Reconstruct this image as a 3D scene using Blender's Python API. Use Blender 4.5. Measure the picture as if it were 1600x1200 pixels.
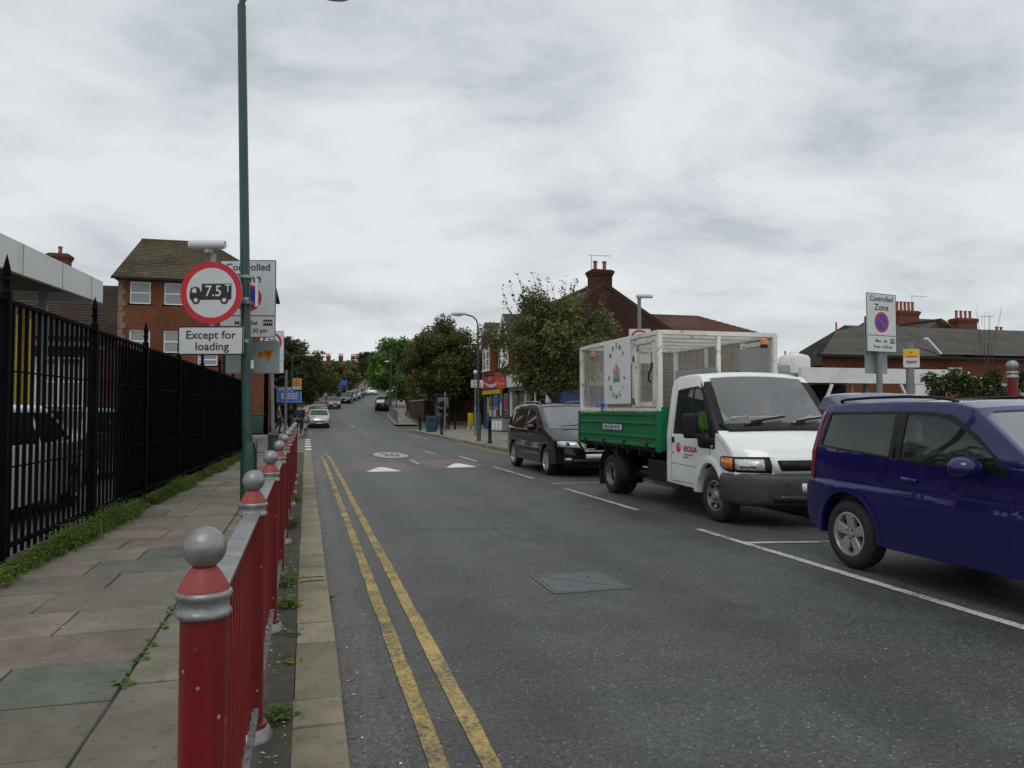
import bpy, bmesh, math, random
from mathutils import Vector, Matrix
rnd = random.Random(7)
R = math.radians
scene = bpy.context.scene
COL = scene.collection
for o in list(bpy.data.objects):
    bpy.data.objects.remove(o)

# ------------------------------------------------------------------ camera
cam = bpy.data.objects.new('camera', bpy.data.cameras.new('camera'))
COL.objects.link(cam)
cam.data.sensor_width = 36.0
cam.data.lens = 36.0 * 1164 / 1600
cam.data.clip_start = 0.05
cam.data.clip_end = 3000
cam.location = (0, 0, 1.52)
cam.rotation_euler = (R(90 + 1.968), 0, -R(15.463))
scene.camera = cam

# ------------------------------------------------------------------ overcast sky
SUN_EL, SUN_AZ = 58.0, 200.0          # elevation, compass bearing of the sun from +Y clockwise
world = bpy.data.worlds.new('World')
scene.world = world
world.use_nodes = True
nt = world.node_tree
nt.nodes.clear()
def wn(t, **k):
    n = nt.nodes.new(t)
    for a, b in k.items(): setattr(n, a, b)
    return n
def wl(a, b): nt.links.new(a, b)
out = wn('ShaderNodeOutputWorld'); bg = wn('ShaderNodeBackground')
bg.inputs['Strength'].default_value = 0.1
sky = wn('ShaderNodeTexSky', sky_type='NISHITA', sun_disc=False)
sky.sun_elevation = R(SUN_EL); sky.sun_rotation = R(SUN_AZ)
sky.air_density = 1.5; sky.dust_density = 3.0
tc = wn('ShaderNodeTexCoord')
sep = wn('ShaderNodeSeparateXYZ'); wl(tc.outputs['Generated'], sep.inputs[0])
zc = wn('ShaderNodeMath', operation='MAXIMUM'); wl(sep.outputs['Z'], zc.inputs[0]); zc.inputs[1].default_value = 0.0
za = wn('ShaderNodeMath', operation='ADD'); wl(zc.outputs[0], za.inputs[0]); za.inputs[1].default_value = 0.27
dx = wn('ShaderNodeMath', operation='DIVIDE'); wl(sep.outputs['X'], dx.inputs[0]); wl(za.outputs[0], dx.inputs[1])
dy = wn('ShaderNodeMath', operation='DIVIDE'); wl(sep.outputs['Y'], dy.inputs[0]); wl(za.outputs[0], dy.inputs[1])
cb = wn('ShaderNodeCombineXYZ'); wl(dx.outputs[0], cb.inputs[0]); wl(dy.outputs[0], cb.inputs[1])
mp = wn('ShaderNodeMapping'); mp.inputs['Rotation'].default_value = (0, 0, R(24)); mp.inputs['Scale'].default_value = (0.8, 1.0, 1)
mp.inputs['Location'].default_value = (3.1, 7.7, 0)
wl(cb.outputs[0], mp.inputs['Vector'])
n1 = wn('ShaderNodeTexNoise'); n1.inputs['Scale'].default_value = 1.35; n1.inputs['Detail'].default_value = 8; n1.inputs['Roughness'].default_value = 0.52; n1.inputs['Distortion'].default_value = 0.35
n2 = wn('ShaderNodeTexNoise'); n2.inputs['Scale'].default_value = 3.4; n2.inputs['Detail'].default_value = 5; n2.inputs['Roughness'].default_value = 0.6; n2.inputs['Distortion'].default_value = 0.3
wl(mp.outputs[0], n1.inputs['Vector']); wl(mp.outputs[0], n2.inputs['Vector'])
mx = wn('ShaderNodeMix', data_type='FLOAT'); mx.inputs[0].default_value = 0.44
wl(n1.outputs['Fac'], mx.inputs[2]); wl(n2.outputs['Fac'], mx.inputs[3])
rp = wn('ShaderNodeValToRGB'); wl(mx.outputs[0], rp.inputs[0])
el = rp.color_ramp.elements
el[0].position = 0.395; el[0].color = (0.49, 0.53, 0.575, 1)
el[1].position = 0.585; el[1].color = (0.80, 0.83, 0.85, 1)
e = rp.color_ramp.elements.new(0.475); e.color = (0.65, 0.69, 0.73, 1)
# brighter air towards the horizon, where the cloud sheet is seen edge-on
hz = wn('ShaderNodeMapRange'); wl(zc.outputs[0], hz.inputs[0])
hz.inputs[1].default_value = 0.0; hz.inputs[2].default_value = 0.30; hz.inputs[3].default_value = 0.55; hz.inputs[4].default_value = 0.0
hm = wn('ShaderNodeMix', data_type='RGBA'); wl(hz.outputs[0], hm.inputs[0]); wl(rp.outputs[0], hm.inputs[6])
hm.inputs[7].default_value = (0.82, 0.845, 0.86, 1)
sc_ = wn('ShaderNodeVectorMath', operation='SCALE'); wl(hm.outputs[2], sc_.inputs[0]); sc_.inputs['Scale'].default_value = 10.0
fm = wn('ShaderNodeMix', data_type='RGBA'); fm.inputs[0].default_value = 0.94
wl(sky.outputs[0], fm.inputs[6]); wl(sc_.outputs[0], fm.inputs[7])
wl(fm.outputs[2], bg.inputs[0]); wl(bg.outputs[0], out.inputs[0])

sun = bpy.data.objects.new('sun', bpy.data.lights.new('sun', 'SUN'))
COL.objects.link(sun)
sun.data.energy = 0.75
sun.data.angle = R(25)
sun.data.color = (1.0, 0.97, 0.93)
az = R(SUN_AZ); elv = R(SUN_EL)
sdir = Vector((math.sin(az) * math.cos(elv), math.cos(az) * math.cos(elv), math.sin(elv)))
sun.rotation_euler = sdir.to_track_quat('Z', 'Y').to_euler()

scene.render.engine = 'CYCLES'
vs = scene.view_settings
vs.view_transform = 'Standard'; vs.look = 'None'; vs.gamma = 1.0; vs.exposure = 0.0; vs.use_curve_mapping = False
scene.cycles.max_bounces = 6
scene.cycles.transparent_max_bounces = 24

# ------------------------------------------------------------------ helpers: objects
def link(o):
    COL.objects.link(o); return o
def tag(o, label=None, cat=None, group=None, kind=None):
    if label: o['label'] = label
    if cat: o['category'] = cat
    if group: o['group'] = group
    if kind: o['kind'] = kind
    return o
def thing(name, label, cat, loc=(0, 0, 0), rz=0.0, group=None):
    o = link(bpy.data.objects.new(name, None))
    o.empty_display_size = 0.2
    o.location = loc; o.rotation_euler = (0, 0, rz)
    return tag(o, label, cat, group)
def sub(name, parent, loc=(0, 0, 0), rot=(0, 0, 0)):
    o = link(bpy.data.objects.new(name, None)); o.parent = parent
    o.location = loc; o.rotation_euler = rot
    return o
def inst(name, mesh, parent=None, loc=(0, 0, 0), rot=(0, 0, 0), scale=(1, 1, 1), mat=None):
    o = link(bpy.data.objects.new(name, mesh)); o.parent = parent
    o.location = loc; o.rotation_euler = rot; o.scale = scale
    if mat:
        o.material_slots[0].link = 'OBJECT'; o.material_slots[0].material = mat
    return o
def copy_tree(o, parent=None, swap=None):
    c = o.copy(); COL.objects.link(c); c.parent = parent
    if swap and c.type == 'MESH':
        for s in c.material_slots:
            if s.material in swap:
                m = swap[s.material]; s.link = 'OBJECT'; s.material = m
    for ch in list(o.children): copy_tree(ch, c, swap)
    return c
def off(o):
    v = Vector((0, 0, 0))
    while o: v += o.location; o = o.parent
    return v

def sharp(bm, ang=35):
    a = math.radians(ang)
    for f in bm.faces: f.smooth = True
    for e in bm.edges:
        if len(e.link_faces) == 2:
            if e.calc_face_angle(0) > a: e.smooth = False

class MB:
    def __init__(s): s.v = []; s.f = []; s.m = []
    def add(s, vs, fs, m=0):
        b = len(s.v); s.v += [tuple(v) for v in vs]
        for f in fs: s.f.append([b + i for i in f]); s.m.append(m)
        return s
    def box(s, x0, x1, y0, y1, z0, z1, m=0):
        if x0 > x1: x0, x1 = x1, x0
        if y0 > y1: y0, y1 = y1, y0
        if z0 > z1: z0, z1 = z1, z0
        v = [(x0,y0,z0),(x1,y0,z0),(x1,y1,z0),(x0,y1,z0),(x0,y0,z1),(x1,y0,z1),(x1,y1,z1),(x0,y1,z1)]
        return s.add(v, [(0,3,2,1),(4,5,6,7),(0,1,5,4),(1,2,6,5),(2,3,7,6),(3,0,4,7)], m)
    def bar(s, p0, p1, w, h=None, m=0, up=(0, 0, 1)):
        h = h or w; p0 = Vector(p0); p1 = Vector(p1); d = (p1 - p0).normalized(); up = Vector(up)
        if abs(d.dot(up)) > 0.98: up = Vector((0, 1, 0))
        a = d.cross(up).normalized() * w / 2; b = a.cross(d).normalized() * h / 2
        v = [p0-a-b, p0+a-b, p0+a+b, p0-a+b, p1-a-b, p1+a-b, p1+a+b, p1-a+b]
        return s.add(v, [(0,1,2,3),(7,6,5,4),(1,0,4,5),(2,1,5,6),(3,2,6,7),(0,3,7,4)], m)
    def cyl(s, p0, p1, r0, r1=None, n=12, m=0, cap=True):
        r1 = r0 if r1 is None else r1
        p0 = Vector(p0); p1 = Vector(p1); d = (p1 - p0).normalized()
        u = Vector((0, 0, 1)) if abs(d.z) < 0.95 else Vector((0, 1, 0))
        a = d.cross(u).normalized(); b = d.cross(a)
        v = []; f = []
        for i in range(n):
            t = 2 * math.pi * i / n; w = a * math.cos(t) + b * math.sin(t)
            v += [p0 + w * r0, p1 + w * r1]
        for i in range(n):
            j = (i + 1) % n; f.append((2*i, 2*i+1, 2*j+1, 2*j))
        if cap:
            f.append([2*i for i in range(n)]); f.append([2*i+1 for i in reversed(range(n))])
        return s.add(v, f, m)
    def tube(s, pts, r, n=8, m=0):
        for i in range(len(pts) - 1):
            ra = r[i] if isinstance(r, (list, tuple)) else r
            rb = r[i+1] if isinstance(r, (list, tuple)) else r
            s.cyl(pts[i], pts[i+1], ra, rb, n, m)
            if i: s.ball(pts[i], ra * 1.0, max(6, n), 5, m)
        return s
    def ball(s, c, r, nu=16, nv=10, m=0, sc=(1, 1, 1)):
        prof = []
        for j in range(nv + 1):
            t = math.pi * j / nv; prof.append((math.sin(t) * r, -math.cos(t) * r))
        return s.lathe(c, prof, nu, m, sc)
    def lathe(s, c, prof, n=20, m=0, sc=(1, 1, 1), axis='z', half=False):
        v = []; f = []; k = len(prof)
        for i in range(n):
            t = math.pi * i / (n - 1) if half else 2 * math.pi * i / n
            for r, z in prof:
                p = (r * math.cos(t) * sc[0], r * math.sin(t) * sc[1], z * sc[2])
                if axis == 'x': p = (p[2], p[0], p[1])
                if axis == 'y': p = (p[1], p[2], p[0])
                v.append((c[0] + p[0], c[1] + p[1], c[2] + p[2]))
        for i in range(n - 1 if half else n):
            j = (i + 1) % n
            for q in range(k - 1):
                f.append((i*k+q, j*k+q, j*k+q+1, i*k+q+1))
        return s.add(v, f, m)
    def poly(s, pts, m=0): return s.add(pts, [list(range(len(pts)))], m)
    def prism(s, pts, vec, m=0):
        n = len(pts); vec = Vector(vec); a = [Vector(p) for p in pts]; b = [p + vec for p in a]
        f = [list(range(n)), [n + i for i in reversed(range(n))]]
        for i in range(n):
            j = (i + 1) % n; f.append((j, i, n + i, n + j))
        return s.add(a + b, f, m)
    def xz(s, pts, y, th=0.002, m=0):     # flat figure on the x-z plane, seen from -y
        return s.prism([(p[0], y, p[1]) for p in pts], (0, th, 0), m)
    def disc(s, cx, cz, r, y, th=0.002, n=40, m=0, r2=None):
        return s.xz([(cx + r * math.cos(2*math.pi*i/n), cz + (r2 or r) * math.sin(2*math.pi*i/n)) for i in range(n)], y, th, m)
    def ring(s, cx, cz, ro, ri, y, th=0.002, n=48, m=0):
        v = []; f = []
        for i in range(n):
            c_, s_ = math.cos(2*math.pi*i/n), math.sin(2*math.pi*i/n)
            v += [(cx+ro*c_, y, cz+ro*s_), (cx+ri*c_, y, cz+ri*s_), (cx+ro*c_, y+th, cz+ro*s_)]
        for i in range(n):
            j = (i+1) % n; f += [(3*i, 3*j, 3*j+1, 3*i+1), (3*i, 3*i+2, 3*j+2, 3*j)]
        return s.add(v, f, m)
    def mesh(s, name, mats, bevel=0.0, smooth=None, fix=True, seg=2):
        me = bpy.data.meshes.new(name)
        me.from_pydata(s.v, [], s.f)
        for mt in (mats if isinstance(mats, (list, tuple)) else [mats]): me.materials.append(mt)
        if any(s.m):
            for p, i in zip(me.polygons, s.m): p.material_index = i
        if fix or bevel or smooth:
            bm = bmesh.new(); bm.from_mesh(me)
            if fix: bmesh.ops.recalc_face_normals(bm, faces=bm.faces)
            if bevel:
                es = [e for e in bm.edges if len(e.link_faces) == 2 and e.calc_face_angle(0) > 0.5]
                bmesh.ops.bevel(bm, geom=es, offset=bevel, segments=seg, profile=0.6, affect='EDGES', clamp_overlap=True)
            if smooth: sharp(bm, smooth)
            bm.to_mesh(me); bm.free()
        me.update()
        return me
    def build(s, name, mats, parent=None, bevel=0.0, smooth=None, world=False, fix=True, seg=2):
        if world and parent:
            w = off(parent); s.v = [(a-w.x, b-w.y, c-w.z) for a, b, c in s.v]
        o = link(bpy.data.objects.new(name, s.mesh(name, mats, bevel, smooth, fix, seg)))
        o.parent = parent
        return o

def lettering(body, size, mat, parent, loc, rot=(R(90), 0, 0), bold=0.0, align='CENTER', sx=1.0, name='lettering', ext=0.0008, space=1.0):
    cu = bpy.data.curves.new(name, 'FONT')
    cu.body = body; cu.size = size; cu.extrude = ext; cu.offset = bold * size
    cu.align_x = align; cu.align_y = 'CENTER'; cu.space_character = space; cu.resolution_u = 3
    t = bpy.data.objects.new(name, cu)
    me = bpy.data.meshes.new_from_object(t)
    bpy.data.objects.remove(t); bpy.data.curves.remove(cu)
    me.materials.clear(); me.materials.append(mat)
    o = link(bpy.data.objects.new(name, me)); o.parent = parent
    o.location = loc; o.rotation_euler = rot; o.scale = (sx, 1, 1)
    return o
def text_bars(lines, width, hgt, mat, parent, x, y, z, name='text_line', seed=1):   # print too small to read
    r = random.Random(seed); m = MB()
    for i in range(lines):
        zz = z - i * hgt * 1.7; w = width * r.uniform(0.7, 1.0); c = -w / 2
        while c < w / 2:
            l = r.uniform(0.6, 1.6) * hgt * 1.6
            m.box(x + c, x + min(c + l, w / 2), y, y + 0.002, zz - hgt / 2, zz + hgt / 2)
            c += l + hgt * 0.6
    return m.build(name, mat, parent)
# ------------------------------------------------------------------ materials
M = {}
def nodes(name):
    m = bpy.data.materials.new(name); m.use_nodes = True
    t = m.node_tree; b = t.nodes['Principled BSDF']
    return m, t, b
def setp(b, rough=0.6, metal=0.0, spec=0.5, coat=0.0):
    b.inputs['Roughness'].default_value = rough; b.inputs['Metallic'].default_value = metal
    b.inputs['Specular IOR Level'].default_value = spec
    b.inputs['Coat Weight'].default_value = coat; b.inputs['Coat Roughness'].default_value = 0.025
def mixrgb(t, fac, a, b, mode='MIX'):
    n = t.nodes.new('ShaderNodeMix'); n.data_type = 'RGBA'; n.blend_type = mode
    for i, v in ((0, fac), (6, a), (7, b)):
        if hasattr(v, 'is_linked') or hasattr(v, 'links'): t.links.new(v, n.inputs[i])
        elif i == 0: n.inputs[0].default_value = v
        else: n.inputs[i].default_value = (*v[:3], 1)
    return n.outputs[2]
def noise(t, vec, scale, detail=4, rough=0.55, dist=0.0):
    n = t.nodes.new('ShaderNodeTexNoise'); n.inputs['Scale'].default_value = scale
    n.inputs['Detail'].default_value = detail; n.inputs['Roughness'].default_value = rough; n.inputs['Distortion'].default_value = dist
    if vec: t.links.new(vec, n.inputs['Vector'])
    return n.outputs['Fac']
def ramp(t, fac, stops):
    n = t.nodes.new('ShaderNodeValToRGB'); t.links.new(fac, n.inputs[0])
    e = n.color_ramp.elements
    while len(e) < len(stops): e.new(0.5)
    for q, (p, c) in zip(e, stops):
        q.position = p; q.color = (*c, 1) if len(c) == 3 else c
    return n.outputs[0]
def g3(v): return (v, v, v)
def coords(t, which='Object'):
    return t.nodes.new('ShaderNodeTexCoord').outputs[which]
def position(t): return t.nodes.new('ShaderNodeNewGeometry').outputs['Position']
def bump(t, b, h, strength=0.3, dist=0.01):
    n = t.nodes.new('ShaderNodeBump'); n.inputs['Strength'].default_value = strength; n.inputs['Distance'].default_value = dist
    t.links.new(h, n.inputs['Height']); t.links.new(n.outputs[0], b.inputs['Normal'])
def sc(c, k): return tuple(min(1, x * k) for x in c[:3])
def pm(name, c, rough=0.6, var=0.15, scale=6, metal=0.0, spec=0.5, coat=0.0, bmp=0.0, bscale=60, dirt=None, dirt_amt=0.5, dscale=3, rndv=0.0, wpos=False):
    m, t, b = nodes(name); setp(b, rough, metal, spec, coat)
    vec = position(t) if wpos else coords(t)
    f = noise(t, vec, scale, 5)
    colr = mixrgb(t, ramp(t, f, [(0.3, g3(0)), (0.7, g3(1))]), sc(c, 1 - var), sc(c, 1 + var))
    if dirt:
        d = ramp(t, noise(t, vec, dscale, 8, 0.65), [(0.52, g3(0)), (0.72, g3(dirt_amt))])
        colr = mixrgb(t, d, colr, dirt)
    if rndv:
        oi = t.nodes.new('ShaderNodeObjectInfo')
        k = ramp(t, oi.outputs['Random'], [(0, g3(1 - rndv)), (1, g3(1 + rndv * 0 + rndv))])
        colr = mixrgb(t, 1.0, colr, k, 'MULTIPLY')
    t.links.new(colr, b.inputs['Base Color'])
    rr = t.nodes.new('ShaderNodeMapRange'); t.links.new(f, rr.inputs[0])
    rr.inputs[3].default_value = max(0.02, rough - 0.1); rr.inputs[4].default_value = min(1, rough + 0.1)
    t.links.new(rr.outputs[0], b.inputs['Roughness'])
    if bmp: bump(t, b, noise(t, vec, bscale, 4), bmp, 0.01)
    M[name] = m
    return m
def asphalt(name, base, chip=0.35, tint=(1, 1, 1), scale=1.0, worn=0.2):
    m, t, b = nodes(name); setp(b, 0.55, 0, 0.5)
    p = position(t)
    big = ramp(t, noise(t, p, 0.35 * scale, 5, 0.6), [(0.3, g3(0)), (0.72, g3(1))])
    c = mixrgb(t, big, sc(base, 0.82), sc(base, 1.22))
    med = ramp(t, noise(t, p, 2.3, 6, 0.65), [(0.35, g3(0.78)), (0.7, g3(1.18))])
    c = mixrgb(t, 1.0, c, med, 'MULTIPLY')
    fine = ramp(t, noise(t, p, 60, 4, 0.75), [(0.30, g3(0.30)), (0.5, g3(0.92)), (0.7, g3(2.0))])
    c = mixrgb(t, 0.85, c, fine, 'MULTIPLY')
    c = mixrgb(t, 1.0, c, ramp(t, noise(t, p, 26, 3, 0.6), [(0.30, g3(0.62)), (0.70, g3(1.42))]), 'MULTIPLY')
    # pale stone chips in the surface dressing
    v = t.nodes.new('ShaderNodeTexVoronoi'); v.voronoi_dimensions = '2D'; v.inputs['Scale'].default_value = 26; t.links.new(p, v.inputs['Vector'])
    chipm = ramp(t, v.outputs['Distance'], [(0.12, g3(1)), (0.20, g3(0))])
    sel = ramp(t, v.outputs['Color'], [(0.71, g3(0)), (0.84, g3(chip * 1.3))])
    k = mixrgb(t, 1.0, chipm, sel, 'MULTIPLY')
    c = mixrgb(t, k, c, (0.45, 0.44, 0.41))
    # tyre-polished tracks and stains
    st = ramp(t, noise(t, p, 0.9, 7, 0.7, 1.0), [(0.54, g3(0)), (0.72, g3(worn))])
    c = mixrgb(t, st, c, (0.045, 0.044, 0.042))
    # wheel paths polished along the lane, ragged at their edges
    sx = t.nodes.new('ShaderNodeSeparateXYZ'); t.links.new(p, sx.inputs[0])
    wv = t.nodes.new('ShaderNodeMath'); wv.operation = 'SINE'
    wm = t.nodes.new('ShaderNodeMath'); wm.operation = 'MULTIPLY_ADD'; t.links.new(sx.outputs[0], wm.inputs[0]); wm.inputs[1].default_value = 3.6; wm.inputs[2].default_value = 0.5
    t.links.new(wm.outputs[0], wv.inputs[0])
    nz = t.nodes.new('ShaderNodeMath'); nz.operation = 'MULTIPLY_ADD'; t.links.new(noise(t, p, 0.7, 6, 0.65), nz.inputs[0]); nz.inputs[1].default_value = 2.4; t.links.new(wv.outputs[0], nz.inputs[2])
    c = mixrgb(t, 1.0, c, ramp(t, nz.outputs[0], [(0.2, g3(0.86)), (1.0, g3(1.12))]), 'MULTIPLY')
    gr = ramp(t, noise(t, p, 0.22, 4, 0.6, 0.6), [(0.42, (0.92, 1.0, 0.97)), (0.6, (1.05, 0.98, 0.93))])
    c = mixrgb(t, 1.0, c, gr, 'MULTIPLY')
    t.links.new(c, b.inputs['Base Color'])
    bump(t, b, noise(t, p, 70, 3, 0.7), 0.5, 0.012)
    M[name] = m
    return m
def stone(name, c, rndv=0.25, moss=0.0, spots=True, scale=1.0):
    m, t, b = nodes(name); setp(b, 0.85, 0, 0.3)
    p = position(t)
    a = ramp(t, noise(t, p, 2.4 * scale, 8, 0.7), [(0.3, g3(0.62)), (0.7, g3(1.22))])
    col = mixrgb(t, 1.0, c, a, 'MULTIPLY')
    f = ramp(t, noise(t, p, 120, 2, 0.7), [(0.3, g3(0.72)), (0.7, g3(1.25))])
    col = mixrgb(t, 0.8, col, f, 'MULTIPLY')
    if spots:   # trodden-in gum and damp marks
        v = t.nodes.new('ShaderNodeTexVoronoi'); v.voronoi_dimensions = '2D'; v.inputs['Scale'].default_value = 6; t.links.new(p, v.inputs['Vector'])
        s = ramp(t, v.outputs['Distance'], [(0.06, g3(0.5)), (0.12, g3(0))])
        col = mixrgb(t, s, col, sc(c, 0.5))
    if moss:
        d = ramp(t, noise(t, p, 3.5, 8, 0.7), [(0.5, g3(0)), (0.68, g3(moss))])
        col = mixrgb(t, d, col, (0.05, 0.065, 0.025))
    oi = t.nodes.new('ShaderNodeObjectInfo')
    k = ramp(t, oi.outputs['Random'], [(0, g3(1 - rndv)), (1, g3(1 + rndv))])
    col = mixrgb(t, 1.0, col, k, 'MULTIPLY')
    t.links.new(col, b.inputs['Base Color'])
    bump(t, b, noise(t, p, 45, 5, 0.7), 0.35, 0.008)
    M[name] = m
    return m
def brick(name, c1, c2, mortar, bw=0.225, bh=0.075, ms=0.011, grime=0.35, flat=False):
    m, t, b = nodes(name); setp(b, 0.9, 0, 0.25)
    p = position(t)
    s = t.nodes.new('ShaderNodeSeparateXYZ'); t.links.new(p, s.inputs[0])
    ad = t.nodes.new('ShaderNodeMath'); ad.operation = 'ADD'; t.links.new(s.outputs[0], ad.inputs[0]); t.links.new(s.outputs[1], ad.inputs[1])
    cb = t.nodes.new('ShaderNodeCombineXYZ'); t.links.new(ad.outputs[0], cb.inputs[0]); t.links.new(s.outputs[2], cb.inputs[1])
    k = t.nodes.new('ShaderNodeTexBrick'); t.links.new(cb.outputs[0], k.inputs['Vector'])
    k.inputs['Scale'].default_value = 1.0; k.inputs['Brick Width'].default_value = bw; k.inputs['Row Height'].default_value = bh
    k.inputs['Mortar Size'].default_value = ms; k.inputs['Color1'].default_value = (*c1, 1); k.inputs['Color2'].default_value = (*c2, 1)
    k.inputs['Mortar'].default_value = (*mortar, 1); k.inputs['Bias'].default_value = -0.1
    col = k.outputs['Color']
    g = ramp(t, noise(t, p, 0.5, 7, 0.65), [(0.35, g3(1 - grime)), (0.7, g3(1.15))])
    col = mixrgb(t, 1.0, col, g, 'MULTIPLY')
    f = ramp(t, noise(t, p, 9, 4, 0.6), [(0.3, g3(0.8)), (0.7, g3(1.2))])
    col = mixrgb(t, 1.0, col, f, 'MULTIPLY')
    t.links.new(col, b.inputs['Base Color'])
    inv = ramp(t, k.outputs['Fac'], [(0, g3(1)), (1, g3(0))])
    bump(t, b, inv, 0.6, 0.01)
    M[name] = m
    return m
def glass(name, tint=(0.55, 0.62, 0.6), refl=0.9, rough=0.02, opaq=0.0, opc=(0.02, 0.025, 0.03), dbl=1.9):
    m = bpy.data.materials.new(name); m.use_nodes = True; t = m.node_tree; t.nodes.clear()
    o = t.nodes.new('ShaderNodeOutputMaterial'); tr = t.nodes.new('ShaderNodeBsdfTransparent'); gl = t.nodes.new('ShaderNodeBsdfGlossy')
    tr.inputs[0].default_value = (*tint, 1); gl.inputs['Roughness'].default_value = rough
    gl.inputs[0].default_value = (refl, refl, refl, 1)
    fr0 = t.nodes.new('ShaderNodeFresnel'); fr0.inputs[0].default_value = 1.5
    fr = t.nodes.new('ShaderNodeMath'); fr.operation = 'MULTIPLY'; fr.use_clamp = True; fr.inputs[1].default_value = dbl; t.links.new(fr0.outputs[0], fr.inputs[0])
    base = tr.outputs[0]
    if opaq:
        df = t.nodes.new('ShaderNodeBsdfDiffuse'); df.inputs[0].default_value = (*opc, 1)
        mm = t.nodes.new('ShaderNodeMixShader'); mm.inputs[0].default_value = opaq
        t.links.new(tr.outputs[0], mm.inputs[1]); t.links.new(df.outputs[0], mm.inputs[2]); base = mm.outputs[0]
    mx = t.nodes.new('ShaderNodeMixShader'); t.links.new(fr.outputs[0], mx.inputs[0])
    t.links.new(base, mx.inputs[1]); t.links.new(gl.outputs[0], mx.inputs[2]); t.links.new(mx.outputs[0], o.inputs[0])
    M[name] = m
    return m
def leaf(name, cols, rough=0.55):
    m, t, b = nodes(name); setp(b, rough, 0, 0.3)
    r_ = t.nodes.new('ShaderNodeNewGeometry').outputs['Random Per Island']
    n = len(cols)
    c = ramp(t, r_, [(i / max(1, n - 1), c_) for i, c_ in enumerate(cols)])
    p = position(t)
    v = ramp(t, noise(t, p, 0.9, 3), [(0.3, g3(0.6)), (0.7, g3(1.3))])
    c = mixrgb(t, 1.0, c, v, 'MULTIPLY')
    t.links.new(c, b.inputs['Base Color'])
    b.inputs['Subsurface Weight'].default_value = 0.0
    tl = t.nodes.new('ShaderNodeBsdfTranslucent'); t.links.new(c, tl.inputs[0])
    ms = t.nodes.new('ShaderNodeMixShader'); ms.inputs[0].default_value = 0.3
    o = t.nodes['Material Output']
    t.links.new(b.outputs[0], ms.inputs[1]); t.links.new(tl.outputs[0], ms.inputs[2]); t.links.new(ms.outputs[0], o.inputs[0])
    M[name] = m
    return m
def emit(name, c, s):
    m, t, b = nodes(name); b.inputs['Base Color'].default_value = (*c, 1)
    b.inputs['Emission Color'].default_value = (*c, 1); b.inputs['Emission Strength'].default_value = s
    M[name] = m; return m
def rust_paint(name, c, rust=0.5, rs=4.0, thr=0.58):
    m, t, b = nodes(name); setp(b, 0.5, 0, 0.4)
    p = coords(t)
    f = noise(t, p, rs, 8, 0.7)
    k = ramp(t, f, [(thr, g3(0)), (thr + 0.10, g3(rust))])
    rc = ramp(t, noise(t, p, 22, 4), [(0.3, (0.06, 0.022, 0.010)), (0.7, (0.24, 0.10, 0.035))])
    d = ramp(t, noise(t, p, 1.7, 7, 0.65), [(0.35, g3(0.80)), (0.65, g3(1.05))])
    base = mixrgb(t, 1.0, c, d, 'MULTIPLY')
    col = mixrgb(t, k, base, rc)
    t.links.new(col, b.inputs['Base Color'])
    M[name] = m; return m
def paint(name, c, rough=0.25, coat=1.0, metal=0.0, dirty=0.25, spec=0.5):
    m, t, b = nodes(name); setp(b, rough, metal, spec, coat)
    p = coords(t)
    s = t.nodes.new('ShaderNodeSeparateXYZ'); t.links.new(p, s.inputs[0])
    # road film thrown up on the lower panels
    n_ = noise(t, p, 3, 6, 0.65)
    ad = t.nodes.new('ShaderNodeMath'); ad.operation = 'MULTIPLY_ADD'; t.links.new(n_, ad.inputs[0]); ad.inputs[1].default_value = 0.5; t.links.new(s.outputs[2], ad.inputs[2])
    k = ramp(t, ad.outputs[0], [(0.45, g3(dirty)), (0.95, g3(dirty * 0.15))])
    col = mixrgb(t, k, c, (0.10, 0.09, 0.075))
    t.links.new(col, b.inputs['Base Color'])
    r_ = t.nodes.new('ShaderNodeMapRange'); t.links.new(k, r_.inputs[0]); r_.inputs[3].default_value = rough; r_.inputs[4].default_value = rough + 0.5
    t.links.new(r_.outputs[0], b.inputs['Roughness'])
    cw = t.nodes.new('ShaderNodeMapRange'); t.links.new(k, cw.inputs[0]); cw.inputs[3].default_value = coat; cw.inputs[4].default_value = 0
    t.links.new(cw.outputs[0], b.inputs['Coat Weight'])
    M[name] = m; return m

asphalt('asphalt', (0.060, 0.063, 0.057))
asphalt('asphalt_patch', (0.058, 0.061, 0.056), chip=0.2)
asphalt('asphalt_old', (0.085, 0.083, 0.074), chip=0.2)
asphalt('brown_dressing', (0.135, 0.085, 0.070), chip=0.2)
stone('slab_grey', (0.220, 0.202, 0.160), 0.2, 0.12); stone('slab_pink', (0.230, 0.186, 0.148), 0.2, 0.08); stone('slab_green', (0.135, 0.148, 0.122), 0.15); stone('slab_buff', (0.225, 0.208, 0.155))
stone('kerb_stone', (0.27, 0.235, 0.165), 0.18, 0.25)
stone('paving_far', (0.26, 0.235, 0.195), 0.0, 0.15)
stone('soil', (0.085, 0.075, 0.055), 0.0, 0.7, False, 3)
stone('joint_dirt', (0.06, 0.055, 0.04), 0.0, 0.8, False, 3)
stone('concrete', (0.36, 0.36, 0.35), 0.0, 0.0, False)
stone('terrain', (0.10, 0.11, 0.06), 0.0, 0.8, False)
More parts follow.
